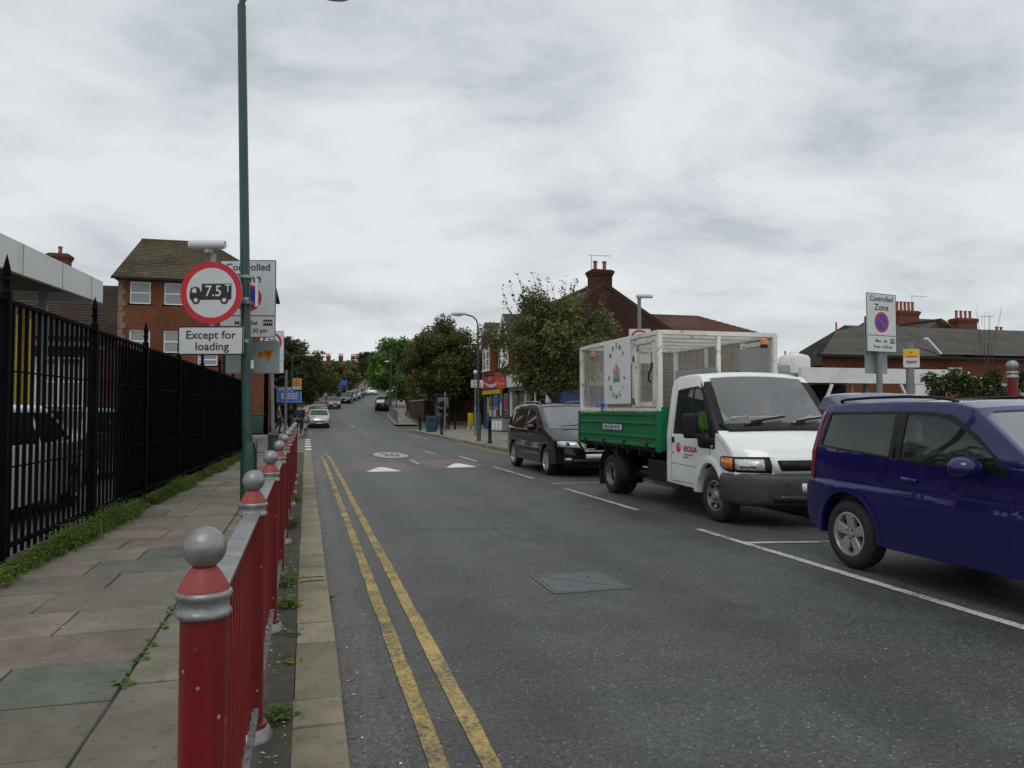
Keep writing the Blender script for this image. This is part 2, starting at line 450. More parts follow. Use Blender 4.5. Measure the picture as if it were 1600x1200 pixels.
def worn_marking(name, c, thr=(0.36, 0.50), under=(0.07, 0.07, 0.068)):
    m, t, b = nodes(name); setp(b, 0.75, 0, 0.3)
    p = position(t)
    f = noise(t, p, 42, 6, 0.75); g = noise(t, p, 3.0, 6, 0.65)
    ad = t.nodes.new('ShaderNodeMath'); ad.operation = 'MULTIPLY_ADD'; t.links.new(f, ad.inputs[0]); ad.inputs[1].default_value = 0.55
    ml = t.nodes.new('ShaderNodeMath'); ml.operation = 'MULTIPLY'; t.links.new(g, ml.inputs[0]); ml.inputs[1].default_value = 0.4
    t.links.new(ml.outputs[0], ad.inputs[2])
    k = ramp(t, ad.outputs[0], [(thr[0], g3(0)), (thr[1], g3(1))])
    v = ramp(t, noise(t, p, 1.2, 5), [(0.3, g3(0.8)), (0.7, g3(1.1))])
    cc = mixrgb(t, 1.0, c, v, 'MULTIPLY')
    t.links.new(mixrgb(t, k, under, cc), b.inputs['Base Color'])
    bump(t, b, noise(t, p, 80, 3), 0.4, 0.01)
    M[name] = m
worn_marking('yellow_line', (0.50, 0.365, 0.125), (0.38, 0.54))
worn_marking('white_line', (0.55, 0.55, 0.52), (0.38, 0.52))
worn_marking('white_fresh', (0.72, 0.73, 0.70), (0.25, 0.40))
worn_marking('red_roundel', (0.34, 0.10, 0.11), (0.36, 0.55))
pm('red_paint', (0.17, 0.008, 0.011), 0.42, 0.15, 5, coat=0.12, dirt=(0.10, 0.025, 0.02), dirt_amt=0.6, spec=0.35)
def chipped(name, c, chip=(0.42, 0.36, 0.33)):      # paint flecked with small knocks
    m, t, b = nodes(name); setp(b, 0.42, 0, 0.35, 0.12); p = coords(t)
    f = ramp(t, noise(t, p, 5, 5), [(0.3, g3(0)), (0.7, g3(1))]); col = mixrgb(t, f, sc(c, .82), sc(c, 1.15))
    d = ramp(t, noise(t, p, 2.2, 8, .7), [(0.5, g3(0)), (0.75, g3(0.5))]); col = mixrgb(t, d, col, (0.07, 0.02, 0.018))
    v = t.nodes.new('ShaderNodeTexVoronoi'); v.inputs['Scale'].default_value = 30; t.links.new(p, v.inputs['Vector'])
    k = mixrgb(t, 1.0, ramp(t, v.outputs['Distance'], [(0.13, g3(1)), (0.20, g3(0))]), ramp(t, v.outputs['Color'], [(0.60, g3(0)), (0.68, g3(0.8))]), 'MULTIPLY')
    t.links.new(mixrgb(t, k, col, chip), b.inputs['Base Color']); M[name] = m
chipped('red_chipped', (0.165, 0.007, 0.010))
pm('red_cap', (0.27, 0.040, 0.034), 0.55, 0.15, 8)
pm('silver_paint', (0.29, 0.29, 0.285), 0.42, 0.2, 9, metal=0.55, dirt=(0.13, 0.12, 0.10), dirt_amt=0.8, dscale=16, bmp=0.25, bscale=55)
pm('black_paint', (0.006, 0.006, 0.008), 0.45, 0.3, 6, spec=0.3)
pm('black_iron', (0.0035, 0.0035, 0.0048), 0.75, 0.3, 6, spec=0.07)
pm('green_post', (0.018, 0.062, 0.052), 0.42, 0.15, 4, coat=0.2, dirt=(0.05, 0.07, 0.06))
pm('grey_post', (0.20, 0.215, 0.22), 0.5, 0.15, 4, metal=0.3)
pm('galv', (0.33, 0.35, 0.35), 0.5, 0.15, 5, metal=0.4)
pm('sign_white', (0.60, 0.61, 0.62), 0.35, 0.05, 3, dirt=(0.42, 0.41, 0.38), dirt_amt=0.35)
pm('board_white', (0.74, 0.75, 0.75), 0.4, 0.05, 3, dirt=(0.5, 0.48, 0.44), dirt_amt=0.4)
pm('sign_grey_back', (0.30, 0.335, 0.335), 0.5, 0.08, 3, dirt=(0.2, 0.2, 0.19))
pm('sign_red', (0.50, 0.012, 0.022), 0.35, 0.05, 4)
pm('sign_blue', (0.012, 0.035, 0.30), 0.35, 0.05, 4)
pm('sign_black', (0.012, 0.012, 0.013), 0.4, 0.1, 4)
pm('sign_yellow', (0.72, 0.42, 0.015), 0.4, 0.05, 4)
pm('sign_orange', (0.55, 0.20, 0.02), 0.5, 0.25, 14)
pm('street_blue', (0.02, 0.13, 0.50), 0.4, 0.08, 4)
pm('lime', (0.20, 0.62, 0.03), 0.5, 0.05, 4)
pm('lamp_head', (0.62, 0.63, 0.62), 0.35, 0.05, 4)
pm('white_paint', (0.70, 0.70, 0.68), 0.5, 0.06, 2, dirt=(0.45, 0.43, 0.38), dirt_amt=0.55, dscale=1.4, wpos=True)
pm('white_frame', (0.85, 0.86, 0.86), 0.4, 0.05, 4)
pm('plastic_black', (0.010, 0.010, 0.012), 0.5, 0.2, 9, spec=0.3)
pm('plastic_grey', (0.042, 0.044, 0.049), 0.55, 0.12, 9, dirt=(0.11, 0.10, 0.09), dirt_amt=0.35)
pm('rubber', (0.017, 0.017, 0.018), 0.75, 0.2, 9, dirt=(0.06, 0.055, 0.05), dirt_amt=0.35)
pm('interior', (0.06, 0.063, 0.066), 0.75, 0.2, 9)
pm('interior_light', (0.30, 0.31, 0.31), 0.8, 0.1, 9)
pm('seat_grey', (0.06, 0.065, 0.075), 0.85, 0.2, 30)
pm('alloy', (0.46, 0.46, 0.46), 0.35, 0.08, 8, metal=0.6)
pm('steel_wheel', (0.26, 0.26, 0.25), 0.5, 0.15, 12, metal=0.4, dirt=(0.10, 0.075, 0.05), dirt_amt=0.7, dscale=14)
pm('chrome', (0.66, 0.67, 0.68), 0.22, 0.05, 4, metal=0.45, coat=0.6)
pm('paper', (0.78, 0.78, 0.76), 0.8, 0.05, 4)
pm('number_plate', (0.80, 0.80, 0.77), 0.4, 0.03, 4)
pm('roof_slate', (0.080, 0.082, 0.088), 0.7, 0.2, 2, wpos=True)
pm('timber', (0.13, 0.085, 0.05), 0.8, 0.25, 3, wpos=True)
pm('blue_board', (0.018, 0.045, 0.17), 0.6, 0.12, 2, wpos=True)
pm('grey_board', (0.24, 0.30, 0.30), 0.6, 0.1, 2, wpos=True)
pm('dark_void', (0.012, 0.012, 0.012), 0.9, 0.2, 2)
pm('shop_red', (0.42, 0.018, 0.035), 0.45, 0.06, 2)
pm('shop_orange', (0.56, 0.085, 0.03), 0.45, 0.06, 2)
pm('yellow_paint', (0.52, 0.37, 0.012), 0.5, 0.08, 2)
pm('bin_green', (0.018, 0.062, 0.045), 0.5, 0.15, 4)
pm('bin_blue', (0.015, 0.055, 0.085), 0.5, 0.15, 4)
pm('teal', (0.03, 0.25, 0.30), 0.5, 0.15, 4)
pm('clay_pot', (0.30, 0.085, 0.045), 0.8, 0.15, 5, wpos=True)
pm('lead', (0.16, 0.17, 0.18), 0.6, 0.2, 3)
pm('curtain', (0.55, 0.57, 0.58), 0.8, 0.12, 12)
pm('bark', (0.065, 0.052, 0.038), 0.9, 0.3, 9, bmp=0.6, bscale=18)
pm('skin', (0.42, 0.24, 0.17), 0.5, 0.06, 9)
pm('skin_dark', (0.16, 0.085, 0.055), 0.5, 0.06, 9)
pm('hair_dark', (0.014, 0.011, 0.009), 0.6, 0.3, 40)
pm('cloth_black', (0.015, 0.016, 0.020), 0.9, 0.3, 20)
pm('cloth_navy', (0.020, 0.024, 0.05), 0.9, 0.3, 20)
pm('cloth_grey', (0.17, 0.18, 0.19), 0.9, 0.2, 20)
pm('cloth_red', (0.30, 0.035, 0.025), 0.9, 0.2, 20)
pm('cloth_pale', (0.45, 0.46, 0.47), 0.9, 0.15, 20)
pm('hi_vis', (0.42, 0.62, 0.04), 0.8, 0.1, 20)
pm('graffiti_wall', (0.30, 0.31, 0.29), 0.9, 0.35, 1.2, dirt=(0.10, 0.16, 0.24), dirt_amt=0.8, dscale=0.9, wpos=True)
pm('litter_white', (0.62, 0.61, 0.58), 0.8, 0.15, 30, wpos=True)
pm('dead_leaf', (0.20, 0.12, 0.05), 0.8, 0.3, 30, wpos=True)
pm('iron_cover', (0.115, 0.12, 0.12), 0.5, 0.2, 7, metal=0.3, bmp=0.2, bscale=90, wpos=True)
brick('brick_red', (0.22, 0.058, 0.030), (0.16, 0.042, 0.024), (0.14, 0.10, 0.075))
brick('brick_orange', (0.215, 0.066, 0.028), (0.160, 0.048, 0.022), (0.125, 0.075, 0.048), grime=0.3)
brick('brick_dark', (0.098, 0.036, 0.022), (0.066, 0.026, 0.018), (0.055, 0.040, 0.030), grime=0.45)
brick('brick_stock', (0.27, 0.20, 0.13), (0.21, 0.15, 0.10), (0.22, 0.20, 0.17))
brick('roof_tile_brown', (0.155, 0.125, 0.075), (0.105, 0.085, 0.055), (0.04, 0.034, 0.025), 0.17, 0.11, 0.010, 0.4)
brick('roof_tile_red', (0.165, 0.070, 0.048), (0.120, 0.052, 0.040), (0.04, 0.025, 0.02), 0.17, 0.11, 0.010, 0.4)
brick('roof_tile_dark', (0.095, 0.062, 0.048), (0.070, 0.048, 0.040), (0.03, 0.025, 0.02), 0.17, 0.11, 0.010, 0.4)
brick('slate_courses', (0.108, 0.098, 0.080), (0.080, 0.074, 0.064), (0.03, 0.03, 0.03), 0.30, 0.16, 0.008, 0.35)
paint('paint_blue', (0.0088, 0.0068, 0.084), 0.35, 1.0, 0.0, 0.015, 0.1)
paint('paint_white', (0.86, 0.88, 0.85), 0.35, 0.8, 0.0, 0.38)
paint('paint_black', (0.006, 0.005, 0.007), 0.3, 1.0, 0.0, 0.03, 0.1)
paint('paint_silver', (0.42, 0.43, 0.44), 0.35, 1.0, 0.5, 0.12)
paint('paint_grey', (0.16, 0.17, 0.18), 0.35, 1.0, 0.4, 0.12)
paint('paint_maroon', (0.14, 0.012, 0.020), 0.3, 1.0, 0.2, 0.12)
paint('paint_red', (0.40, 0.018, 0.018), 0.3, 1.0, 0.0, 0.12)
paint('paint_van_white', (0.80, 0.81, 0.80), 0.35, 0.7, 0.0, 0.2)
rust_paint('tipper_green', (0.004, 0.175, 0.060), 0.8, 3.2, 0.575)
rust_paint('cage_white', (0.76, 0.75, 0.68), 0.95, 5.5, 0.565)
rust_paint('cage_mesh', (0.56, 0.54, 0.46), 0.75, 3.0, 0.56)
rust_paint('chassis_black', (0.014, 0.014, 0.015), 0.5, 3.0, 0.58)
glass('glass_car', (0.40, 0.60, 0.56), 0.9, 0.02, 0.07, (0.09, 0.20, 0.19), 1.3)
glass('glass_dark', (0.16, 0.19, 0.19), 0.95)
glass('glass_screen', (0.88, 0.94, 0.94), 1.0, 0.03, 0.10, (0.60, 0.65, 0.66), 2.4)
glass('glass_house', (0.65, 0.7, 0.7), 0.9, 0.02, 0.45, (0.42, 0.45, 0.46))
glass('glass_shop', (0.45, 0.5, 0.52), 0.9)
glass('lens_clear', (0.85, 0.87, 0.88), 1.0)
pm('lens_orange', (0.60, 0.16, 0.012), 0.25, 0.15, 30, coat=1.0)
pm('lens_red', (0.30, 0.008, 0.018), 0.18, 0.1, 30, coat=1.0)
pm('reflector', (0.58, 0.60, 0.61), 0.25, 0.45, 45, metal=0.25, coat=1.0)
leaf('leaf_dark', [(0.026, 0.040, 0.013), (0.055, 0.075, 0.022), (0.085, 0.088, 0.027), (0.042, 0.060, 0.018)])
leaf('leaf_olive', [(0.062, 0.072, 0.022), (0.120, 0.110, 0.032), (0.165, 0.125, 0.038), (0.085, 0.105, 0.028), (0.11, 0.12, 0.035)])
leaf('leaf_bright', [(0.075, 0.155, 0.028), (0.12, 0.23, 0.040), (0.16, 0.27, 0.055)])
leaf('leaf_mid', [(0.085, 0.105, 0.038), (0.135, 0.150, 0.052), (0.180, 0.185, 0.066), (0.185, 0.155, 0.060)])
leaf('leaf_weed', [(0.085, 0.150, 0.025), (0.14, 0.23, 0.035), (0.20, 0.27, 0.055), (0.10, 0.16, 0.03)])
# ------------------------------------------------------------------ ground, road, pavements
def lerp_table(tab, y):
    if y <= tab[0][0]: return tab[0][1]
    for (a, va), (b, vb) in zip(tab, tab[1:]):
        if y <= b:
            t = (y - a) / (b - a); t = t * t * (3 - 2 * t) * 0.4 + t * 0.6
            return va + (vb - va) * t
    return tab[-1][1]
ZR = [(-200, 0), (58, 0), (78, 0.55), (100, 1.75), (140, 4.15), (180, 6.1), (215, 7.2), (260, 7.6), (2000, 7.6)]
def zr(y): return lerp_table(ZR, y)
XL = [(-50, 0.18), (60, 0.05), (80, 1.0), (100, 2.9), (140, 9.0), (180, 17.5), (230, 30), (300, 48)]
def xl(y): return lerp_table(XL, y)
XR = [(-50, 7.0), (62, 7.2), (80, 8.3), (100, 11.0), (140, 17.0), (180, 25), (230, 37.5), (300, 56)]
def xr(y): return lerp_table(XR, y)

def sheet(name, ys, fa, fb, z, mat, kind='structure', nx=1, parent=None):
    v = []; f = []
    for y in ys:
        a, b = fa(y), fb(y)
        for i in range(nx + 1): v.append((a + (b - a) * i / nx, y, zr(y) + z))
    for j in range(len(ys) - 1):
        for i in range(nx):
            k = j * (nx + 1) + i; f.append((k, k + 1, k + nx + 2, k + nx + 1))
    o = MB().add(v, f).build(name, mat, parent, fix=False)
    if kind: o['kind'] = kind
    return o
yy = [-60, -20, 0, 10, 20, 30, 40, 50, 58, 63, 68, 73, 78, 84, 90, 95, 100, 110, 120, 130, 140, 150, 160, 170, 180, 190, 200, 215, 230, 260, 300, 600, 1500]
sheet('ground', yy, lambda y: -1500, lambda y: 1500, -0.03, M['terrain'])
sheet('road', yy[:-2], xl, xr, 0.0, M['asphalt'])
# side road to the left, opening between the corner and the brick house
MB().poly([(-40, 26.6, -0.004), (0.30, 26.6, -0.004), (0.30, 40.2, -0.004), (-40, 43.5, -0.004)]).build('side_road', M['asphalt_old'])['kind'] = 'structure'
MB().poly([(6.8, 53.0, -0.004), (60, 60.0, -0.004), (60, 67, -0.004), (6.9, 62.5, -0.004)]).build('side_road', M['asphalt_old'])['kind'] = 'structure'
# yard behind the railings and the forecourt on the right
MB().poly([(-40, -10, 0.10), (-2.75, -10, 0.10), (-2.0, 26.2, 0.10), (-40, 26.2, 0.10)]).build('yard', M['asphalt_old'])['kind'] = 'structure'
MB().poly([(9.6, -10, 0.10), (60, -10, 0.10), (60, 37.8, 0.10), (9.6, 37.8, 0.10)]).build('forecourt', M['asphalt_old'])['kind'] = 'structure'

# road patches and seams
def decal(name, pts, mat, z=0.004, parent=None):
    o = MB().poly([(x, y, z) for x, y in pts]).build(name, mat, parent)
    if parent is None: o['kind'] = 'structure'
    return o
decal('road_patch', [(1.2, 9.5), (3.0, 9.2), (3.1, 17.0), (1.25, 17.2)], M['asphalt_patch'], 0.002)
decal('road_patch', [(0.9, 44), (4.6, 43.2), (4.8, 50), (1.0, 51)], M['asphalt_old'], 0.002)
rg = random.Random(12)
decal('road_patch', [(0.18, -3)] + [(0.40 + rg.gauss(0, .035), -3 + q * .35) for q in range(80)] + [(0.18, 25)], M['asphalt_old'], 0.002)

# oil stains that also paint shade under parked vehicles, reinstated trenches and cracks
asphalt('oil_and_shade', (0.050, 0.050, 0.048), chip=0.1)
def blob(cx, cy, rx, ry, seed, mat='oil_and_shade', z=0.003):
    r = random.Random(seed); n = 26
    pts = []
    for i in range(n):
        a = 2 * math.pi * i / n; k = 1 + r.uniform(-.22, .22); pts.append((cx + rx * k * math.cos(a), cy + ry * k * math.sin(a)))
    decal('road_stain_shade', pts, M[mat], z)
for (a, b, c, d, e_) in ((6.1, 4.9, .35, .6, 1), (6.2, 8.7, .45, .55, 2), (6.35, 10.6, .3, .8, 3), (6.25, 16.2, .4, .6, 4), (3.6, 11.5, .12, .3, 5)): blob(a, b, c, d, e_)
def crack(pts, w, seed, mat='joint_dirt'):
    r = random.Random(seed); P = []
    for a, b in zip(pts, pts[1:]):
        n = max(2, int(math.dist(a, b) / .12))
        P += [(a[0] + (b[0]-a[0]) * i / n + r.gauss(0, .012), a[1] + (b[1]-a[1]) * i / n + r.gauss(0, .012)) for i in range(n)]
    v = []; f = []
    for i, p in enumerate(P):
        q = P[min(i+1, len(P)-1)]; o = P[max(i-1, 0)]; d = Vector((q[0]-o[0], q[1]-o[1])).normalized(); k = w * r.uniform(.3, 1)
        v += [(p[0] - d.y * k, p[1] + d.x * k, .0045), (p[0] + d.y * k, p[1] - d.x * k, .0045)]
    for i in range(len(P) - 1): f.append((2*i, 2*i+2, 2*i+3, 2*i+1))
    tag(MB().add(v, f).build('road_crack', M[mat], fix=False), kind='structure')
crack([(2.0, 12.5), (2.5, 10.2), (2.3, 9.0), (2.75, 7.4)], .0045, 1); crack([(4.3, 17.5), (4.0, 13.8), (4.25, 11.2)], .005, 3); crack([(0.9, 27.5), (2.5, 27.9), (6.8, 28.6)], .012, 6); crack([(0.9, 41.5), (6.6, 42.4)], .014, 7); crack([(4.75, 22.0), (4.7, 41)], .010, 8)
marks = tag(link(bpy.data.objects.new('road_marking', None)), None, None); marks['kind'] = 'structure'
def ribbon(name, pts, w, mat, z=0.006, wob=0.0, seed=0):
    r = random.Random(seed); v = []; f = []
    P = []
    for (a, b) in zip(pts, pts[1:]):
        n = max(1, int(math.dist(a, b) / 0.35))
        for i in range(n): P.append((a[0] + (b[0]-a[0]) * i / n, a[1] + (b[1]-a[1]) * i / n))
    P.append(pts[-1])
    for i, p in enumerate(P):
        q = P[min(i + 1, len(P) - 1)]; o = P[max(i - 1, 0)]
        d = Vector((q[0] - o[0], q[1] - o[1])).normalized(); nrm = Vector((-d.y, d.x))
        a = w / 2 + r.uniform(-wob, wob); b = w / 2 + r.uniform(-wob, wob)
        v += [(p[0] + nrm.x * a, p[1] + nrm.y * a, z + zr(p[1])), (p[0] - nrm.x * b, p[1] - nrm.y * b, z + zr(p[1]))]
    for i in range(len(P) - 1): f.append((2*i, 2*i+2, 2*i+3, 2*i+1))
    return MB().add(v, f).build(name, mat, marks)
ribbon('yellow_line', [(0.565, -2), (0.545, 23), (0.50, 24.6), (0.34, 25.9), (0.0, 26.8), (-0.7, 27.3)], 0.088, M['yellow_line'], wob=0.006, seed=1)
ribbon('yellow_line', [(0.785, -2), (0.755, 23.5), (0.72, 25.0), (0.56, 26.5), (0.18, 27.8), (-0.7, 28.4)], 0.088, M['yellow_line'], wob=0.006, seed=2)
ribbon('yellow_line', [(0.30, 46), (0.32, 56)], 0.12, M['yellow_line'], seed=3); ribbon('yellow_line', [(0.62, 46), (0.60, 50)], 0.12, M['yellow_line'], seed=4)
ribbon('yellow_line', [(6.75, 24), (6.72, 33)], 0.09, M['yellow_line'], seed=5); ribbon('yellow_line', [(6.5, 24), (6.47, 32)], 0.09, M['yellow_line'], seed=6)
for a, b in ((1.0, 8.55), (10.4, 13.6), (15.75, 19.3), (21.4, 24.0)):
    ribbon('bay_line', [(4.84, a), (4.82, b)], 0.10, M['white_line'], wob=0.005, seed=int(a * 3))
ribbon('bay_line', [(4.86, 7.52), (7.0, 7.1)], 0.10, M['white_line'], wob=0.006)
ribbon('bay_line', [(4.88, 14.6), (7.0, 14.3)], 0.10, M['white_line'], wob=0.006)
for a, b, x, w in ((20.7, 22.6, 3.05, 0.10), (25.4, 27.6, 4.25, 0.10), (62, 66, 3.8, 0.14)):
    ribbon('centre_dash', [(x, a), (x, b)], w, M['white_line'])
for i in range(5):
    y = 28.9 + i * 2.35
    ribbon('give_way_dash', [(0.10, y), (0.11, y + 1.15)], 0.24, M['white_fresh'])
ribbon('edge_line', [(6.1, 38), (6.0, 47)], 0.10, M['white_line'])
for i in range(4): ribbon('give_way_dash', [(7.6 + i * 1.5, 54.2), (8.3 + i * 1.5, 54.3)], 0.3, M['white_fresh'])
# painted speed roundel
def ell(name, cx, cy, rx, ry, mat, z, hole=0.0):
    n = 48; v = []; f = []
    for i in range(n):
        c_, s_ = math.cos(2*math.pi*i/n), math.sin(2*math.pi*i/n)
        v += [(cx + rx*c_, cy + ry*s_, z), (cx + rx*hole*c_, cy + ry*hole*s_, z)]
    for i in range(n):
        j = (i+1) % n; f.append((2*i, 2*j, 2*j+1, 2*i+1))
    return MB().add(v, f).build(name, mat, marks)
ell('roundel_ring', 2.74, 25.2, 0.70, 2.05, M['red_roundel'], 0.006, 0.82)
ell('roundel_field', 2.74, 25.2, 0.56, 1.66, M['white_line'], 0.007, 0.0)
nm = lettering('20', 0.62, M['asphalt'], marks, (2.74, 25.15, 0.011), (0, 0, 0), 0.03, name='roundel_numeral')
nm.scale = (0.95, 3.4, 1)
# speed cushions with white arrowheads
def cushion(x0, x1, y0, label):
    t = thing('speed_cushion', label, 'speed cushion', ((x0 + x1) / 2, y0 + 1.6, 0), 0, 'speed cushions across the road')
    w = (x1 - x0) / 2; L = 1.6; h = 0.065
    v = [(-w, -L, 0.003), (w, -L, 0.003), (w, L, 0.003), (-w, L, 0.003), (-w + .22, -L + .75, h), (w - .22, -L + .75, h), (w - .22, L - .75, h), (-w + .22, L - .75, h)]
    MB().add(v, [(0,1,5,4), (1,2,6,5), (2,3,7,6), (3,0,4,7), (4,5,6,7)]).build('ramp', M['brown_dressing'], t)
    def pt(x, y): return (x, y, 0.006 + h * min(1, (y + L) / .75))
    p = [(-w * .50, -L + .05), (w * .50, -L + .05), (w * .40, -L + .22), (w * .22, -L + .52), (w * .07, -L + .72), (-w * .07, -L + .72), (-w * .22, -L + .52), (-w * .40, -L + .22)]
    MB().poly([pt(*q) for q in p]).build('arrow_marking', M['white_fresh'], t)
cushion(0.98, 2.72, 18.35, 'brown speed cushion with white arrowhead nearer the yellow lines')
cushion(3.12, 4.78, 19.15, 'brown speed cushion with white arrowhead beside the parking bay line')

# manhole cover
t = thing('manhole_cover', 'square iron manhole cover set flush in the asphalt', 'manhole cover', (2.33, 6.22, 0.0))
m = MB(); s_ = 0.345
for a in ((-s_, s_, -s_, -s_ + .03), (-s_, s_, s_ - .03, s_), (-s_, -s_ + .03, -s_ + .03, s_ - .03), (s_ - .03, s_, -s_ + .03, s_ - .03)): m.box(*a, -0.02, 0.008)
m.build('frame', M['iron_cover'], t)
MB().poly([(-s_, -s_, 0.0022), (s_, -s_, 0.0022), (s_, s_, 0.0022), (-s_, s_, 0.0022)]).build('seat', M['joint_dirt'], t)
for sgn in (0, 1):
    i = s_ - 0.036; g = 0.005
    pts = [(-i, -i), (i - g * 2, -i), (-i, i - g * 2)] if sgn == 0 else [(i, i), (-i + g * 2, i), (i, -i + g * 2)]
    MB().prism([(x, y, 0.003) for x, y in pts], (0, 0, 0.006)).build('cover_plate', M['iron_cover'], t)
    q = -0.14 if sgn == 0 else 0.14
    MB().cyl((q, q, 0.009), (q, q, 0.011), 0.02, n=10).build('key_hole', M['sign_black'], t)

# left pavement: base, slabs and kerbstones
PV = 0.12
pav = tag(MB().prism([(-2.75, -4, -0.02), (-0.045, -4, -0.02), (-0.045, 25.6, -0.02), (-0.6, 26.4, -0.02), (-1.95, 26.5, -0.02)], (0, 0, PV - 0.012 + 0.02)).build('pavement', M['joint_dirt']), kind='structure')
smats = [M['slab_grey'], M['slab_pink'], M['slab_buff'], M['slab_green']]
def slab(x0, x1, y0, y1, mat, r):
    g = 0.006; h = 0.05 + r.uniform(-0.003, 0.004)
    w, d = (x1 - x0) / 2 - g, (y1 - y0) / 2 - g
    tl, tm = r.uniform(-0.003, 0.003), r.uniform(-0.003, 0.003)
    b = 0.006; v = []
    for (sx, sy) in ((-1, -1), (1, -1), (1, 1), (-1, 1)):
        v.append((sx * w, sy * d, 0)); 
    for (sx, sy) in ((-1, -1), (1, -1), (1, 1), (-1, 1)):
        v.append((sx * w, sy * d, h - b + tl * sx + tm * sy))
    for (sx, sy) in ((-1, -1), (1, -1), (1, 1), (-1, 1)):
        v.append((sx * (w - b), sy * (d - b), h + tl * sx + tm * sy))
    f = [(0,1,5,4), (1,2,6,5), (2,3,7,6), (3,0,4,7), (4,5,9,8), (5,6,10,9), (6,7,11,10), (7,4,8,11), (8,9,10,11)]
    o = MB().add(v, f).build('paving_slab', mat, pav, fix=False)
    o.location = ((x0 + x1) / 2, (y0 + y1) / 2, PV - 0.05)
r = random.Random(3)
def fence_x(y): return -2.57 + (y - 7.5) * (0.64 / 16.5)
y = 1.6; row = 0
while y < 25.2:
    d = 0.61
    x1 = -0.89; ws = [0.92, 0.62, 0.92] if row % 2 else [0.62, 0.95, 0.62]
    for w in ws:
        x0 = max(x1 - w, fence_x(y) + 0.12)
        if x1 - x0 < 0.12: break
        k = r.random()
        mat = smats[0] if k < .48 else smats[1] if k < .82 else smats[2] if k < .92 else smats[3]
        if 3.45 < y < 4.2 and x1 > -1.0: mat = smats[3]
        if 6.5 < y < 7.9 and x1 > -1.0: mat = smats[3]
        if 2.5 < y < 3.3 and x1 < -1.4: mat = smats[3]
        slab(x0, x1, y, y + d, mat, r); x1 = x0
    y += d; row += 1
y = 1.3
while y < 25.2:
    d = r.choice([0.42, 0.46, 0.5, 0.61])
    slab(-0.888, -0.33, y, min(y + d, 25.4), smats[0] if r.random() < .55 else smats[2], r); y += d
tag(MB().box(-0.325, -0.045, -4, 25.4, 0.0, PV - 0.004).build('soil_strip', M['soil']), kind='structure')
# kerbstones
kerb = tag(MB().box(-0.04, 0.165, -4, 25.4, -0.05, 0.05).build('kerb', M['joint_dirt']), kind='structure')
def kerbstone(x0, x1, y0, y1, parent, h=PV, mat=None):
    g = 0.005; w, d = (x1 - x0) / 2, (y1 - y0) / 2 - g
    m = MB().box(-w, w, -d, d, -0.04, h + r.uniform(-0.004, 0.006))
    o = m.build('kerbstone', mat or M['kerb_stone'], parent, bevel=0.014, seg=2, smooth=40)
    o.location = ((x0 + x1) / 2 + r.uniform(-.004, .004), (y0 + y1) / 2, 0)
y = 1.2
for d in [0.9, 0.92, 0.45, 0.32, 0.9, 0.44, 0.9, 0.9, 0.6, 0.9] + [0.91] * 30:
    if y > 25: break
    kerbstone(-0.045, 0.185, y, y + d, kerb); y += d
for k in range(5):    # lowered kerb turning into the side road
    a0 = k * 18; ang = R(a0 + 9)
    o = MB().box(-0.11, 0.11, -0.2, 0.2, -0.04, 0.09).build('kerbstone', M['kerb_stone'], kerb, bevel=0.012)
    o.location = (-1.2 + 1.28 * math.cos(ang), y + 0.02 + 1.28 * math.sin(ang) * 0.9, 0); o.rotation_euler = (0, 0, ang)
# yellow kerb blips
for yk in (6.35, 6.5): ribbon('yellow_line', [(-0.03, yk), (0.16, yk)], 0.035, M['yellow_line'], z=PV + 0.009)

# left pavement beyond the side road, right pavement
def pavement(pts, name='pavement', h=PV, mat='paving_far'):
    return tag(MB().prism([(x, y, -0.02) for x, y in pts], (0, 0, h + 0.02)).build(name, M[mat]), kind='structure')
pavement([(-9, 41.3), (-1.2, 40.8), (-0.25, 41.6), (-0.12, 43), (-0.12, 58), (-9, 58)])
m = MB()
sheet('pavement', [58, 63, 68, 73, 78, 84, 90, 95, 100, 110, 120, 130, 140, 150, 160, 180, 200, 230], lambda y: xl(y) - 3.0, lambda y: xl(y) - 0.2, PV, M['paving_far'])
sheet('kerb', [58, 63, 68, 73, 78, 84, 90, 95, 100, 110, 120, 130, 140, 150, 160, 180, 200, 230], lambda y: xl(y) - 0.2, lambda y: xl(y), PV + 0.003, M['kerb_stone'])
pr_ = pavement([(7.22, -6), (13.0, -6), (13.0, 53.6), (9.0, 53.2), (7.6, 52.4), (7.22, 51.2)])
kr = tag(MB().box(7.02, 7.2, -6, 51.2, -0.05, 0.05).build('kerb', M['joint_dirt']), kind='structure')
y = 5.0
while y < 51:
    kerbstone(6.99, 7.215, y, y + 0.9, kr); y += 0.9
for k in range(6):
    ang = R(180 - k * 15 - 8)
    o = MB().box(-0.11, 0.11, -0.26, 0.26, -0.04, PV).build('kerbstone', M['kerb_stone'], kr, bevel=0.012)
    o.location = (9.0 + 1.9 * math.cos(ang), 51.2 + 2.0 * math.sin(ang), 0); o.rotation_euler = (0, 0, ang - R(180) + R(180))
ys2 = [63.5, 68, 73, 78, 84, 90, 95, 100, 110, 120, 130, 140, 150, 160, 180, 200, 230]
sheet('pavement', ys2, lambda y: xr(y) + 0.2, lambda y: xr(y) + 2.0, PV, M['paving_far'])
sheet('kerb', ys2, lambda y: xr(y), lambda y: xr(y) + 0.2, PV + 0.003, M['kerb_stone'])
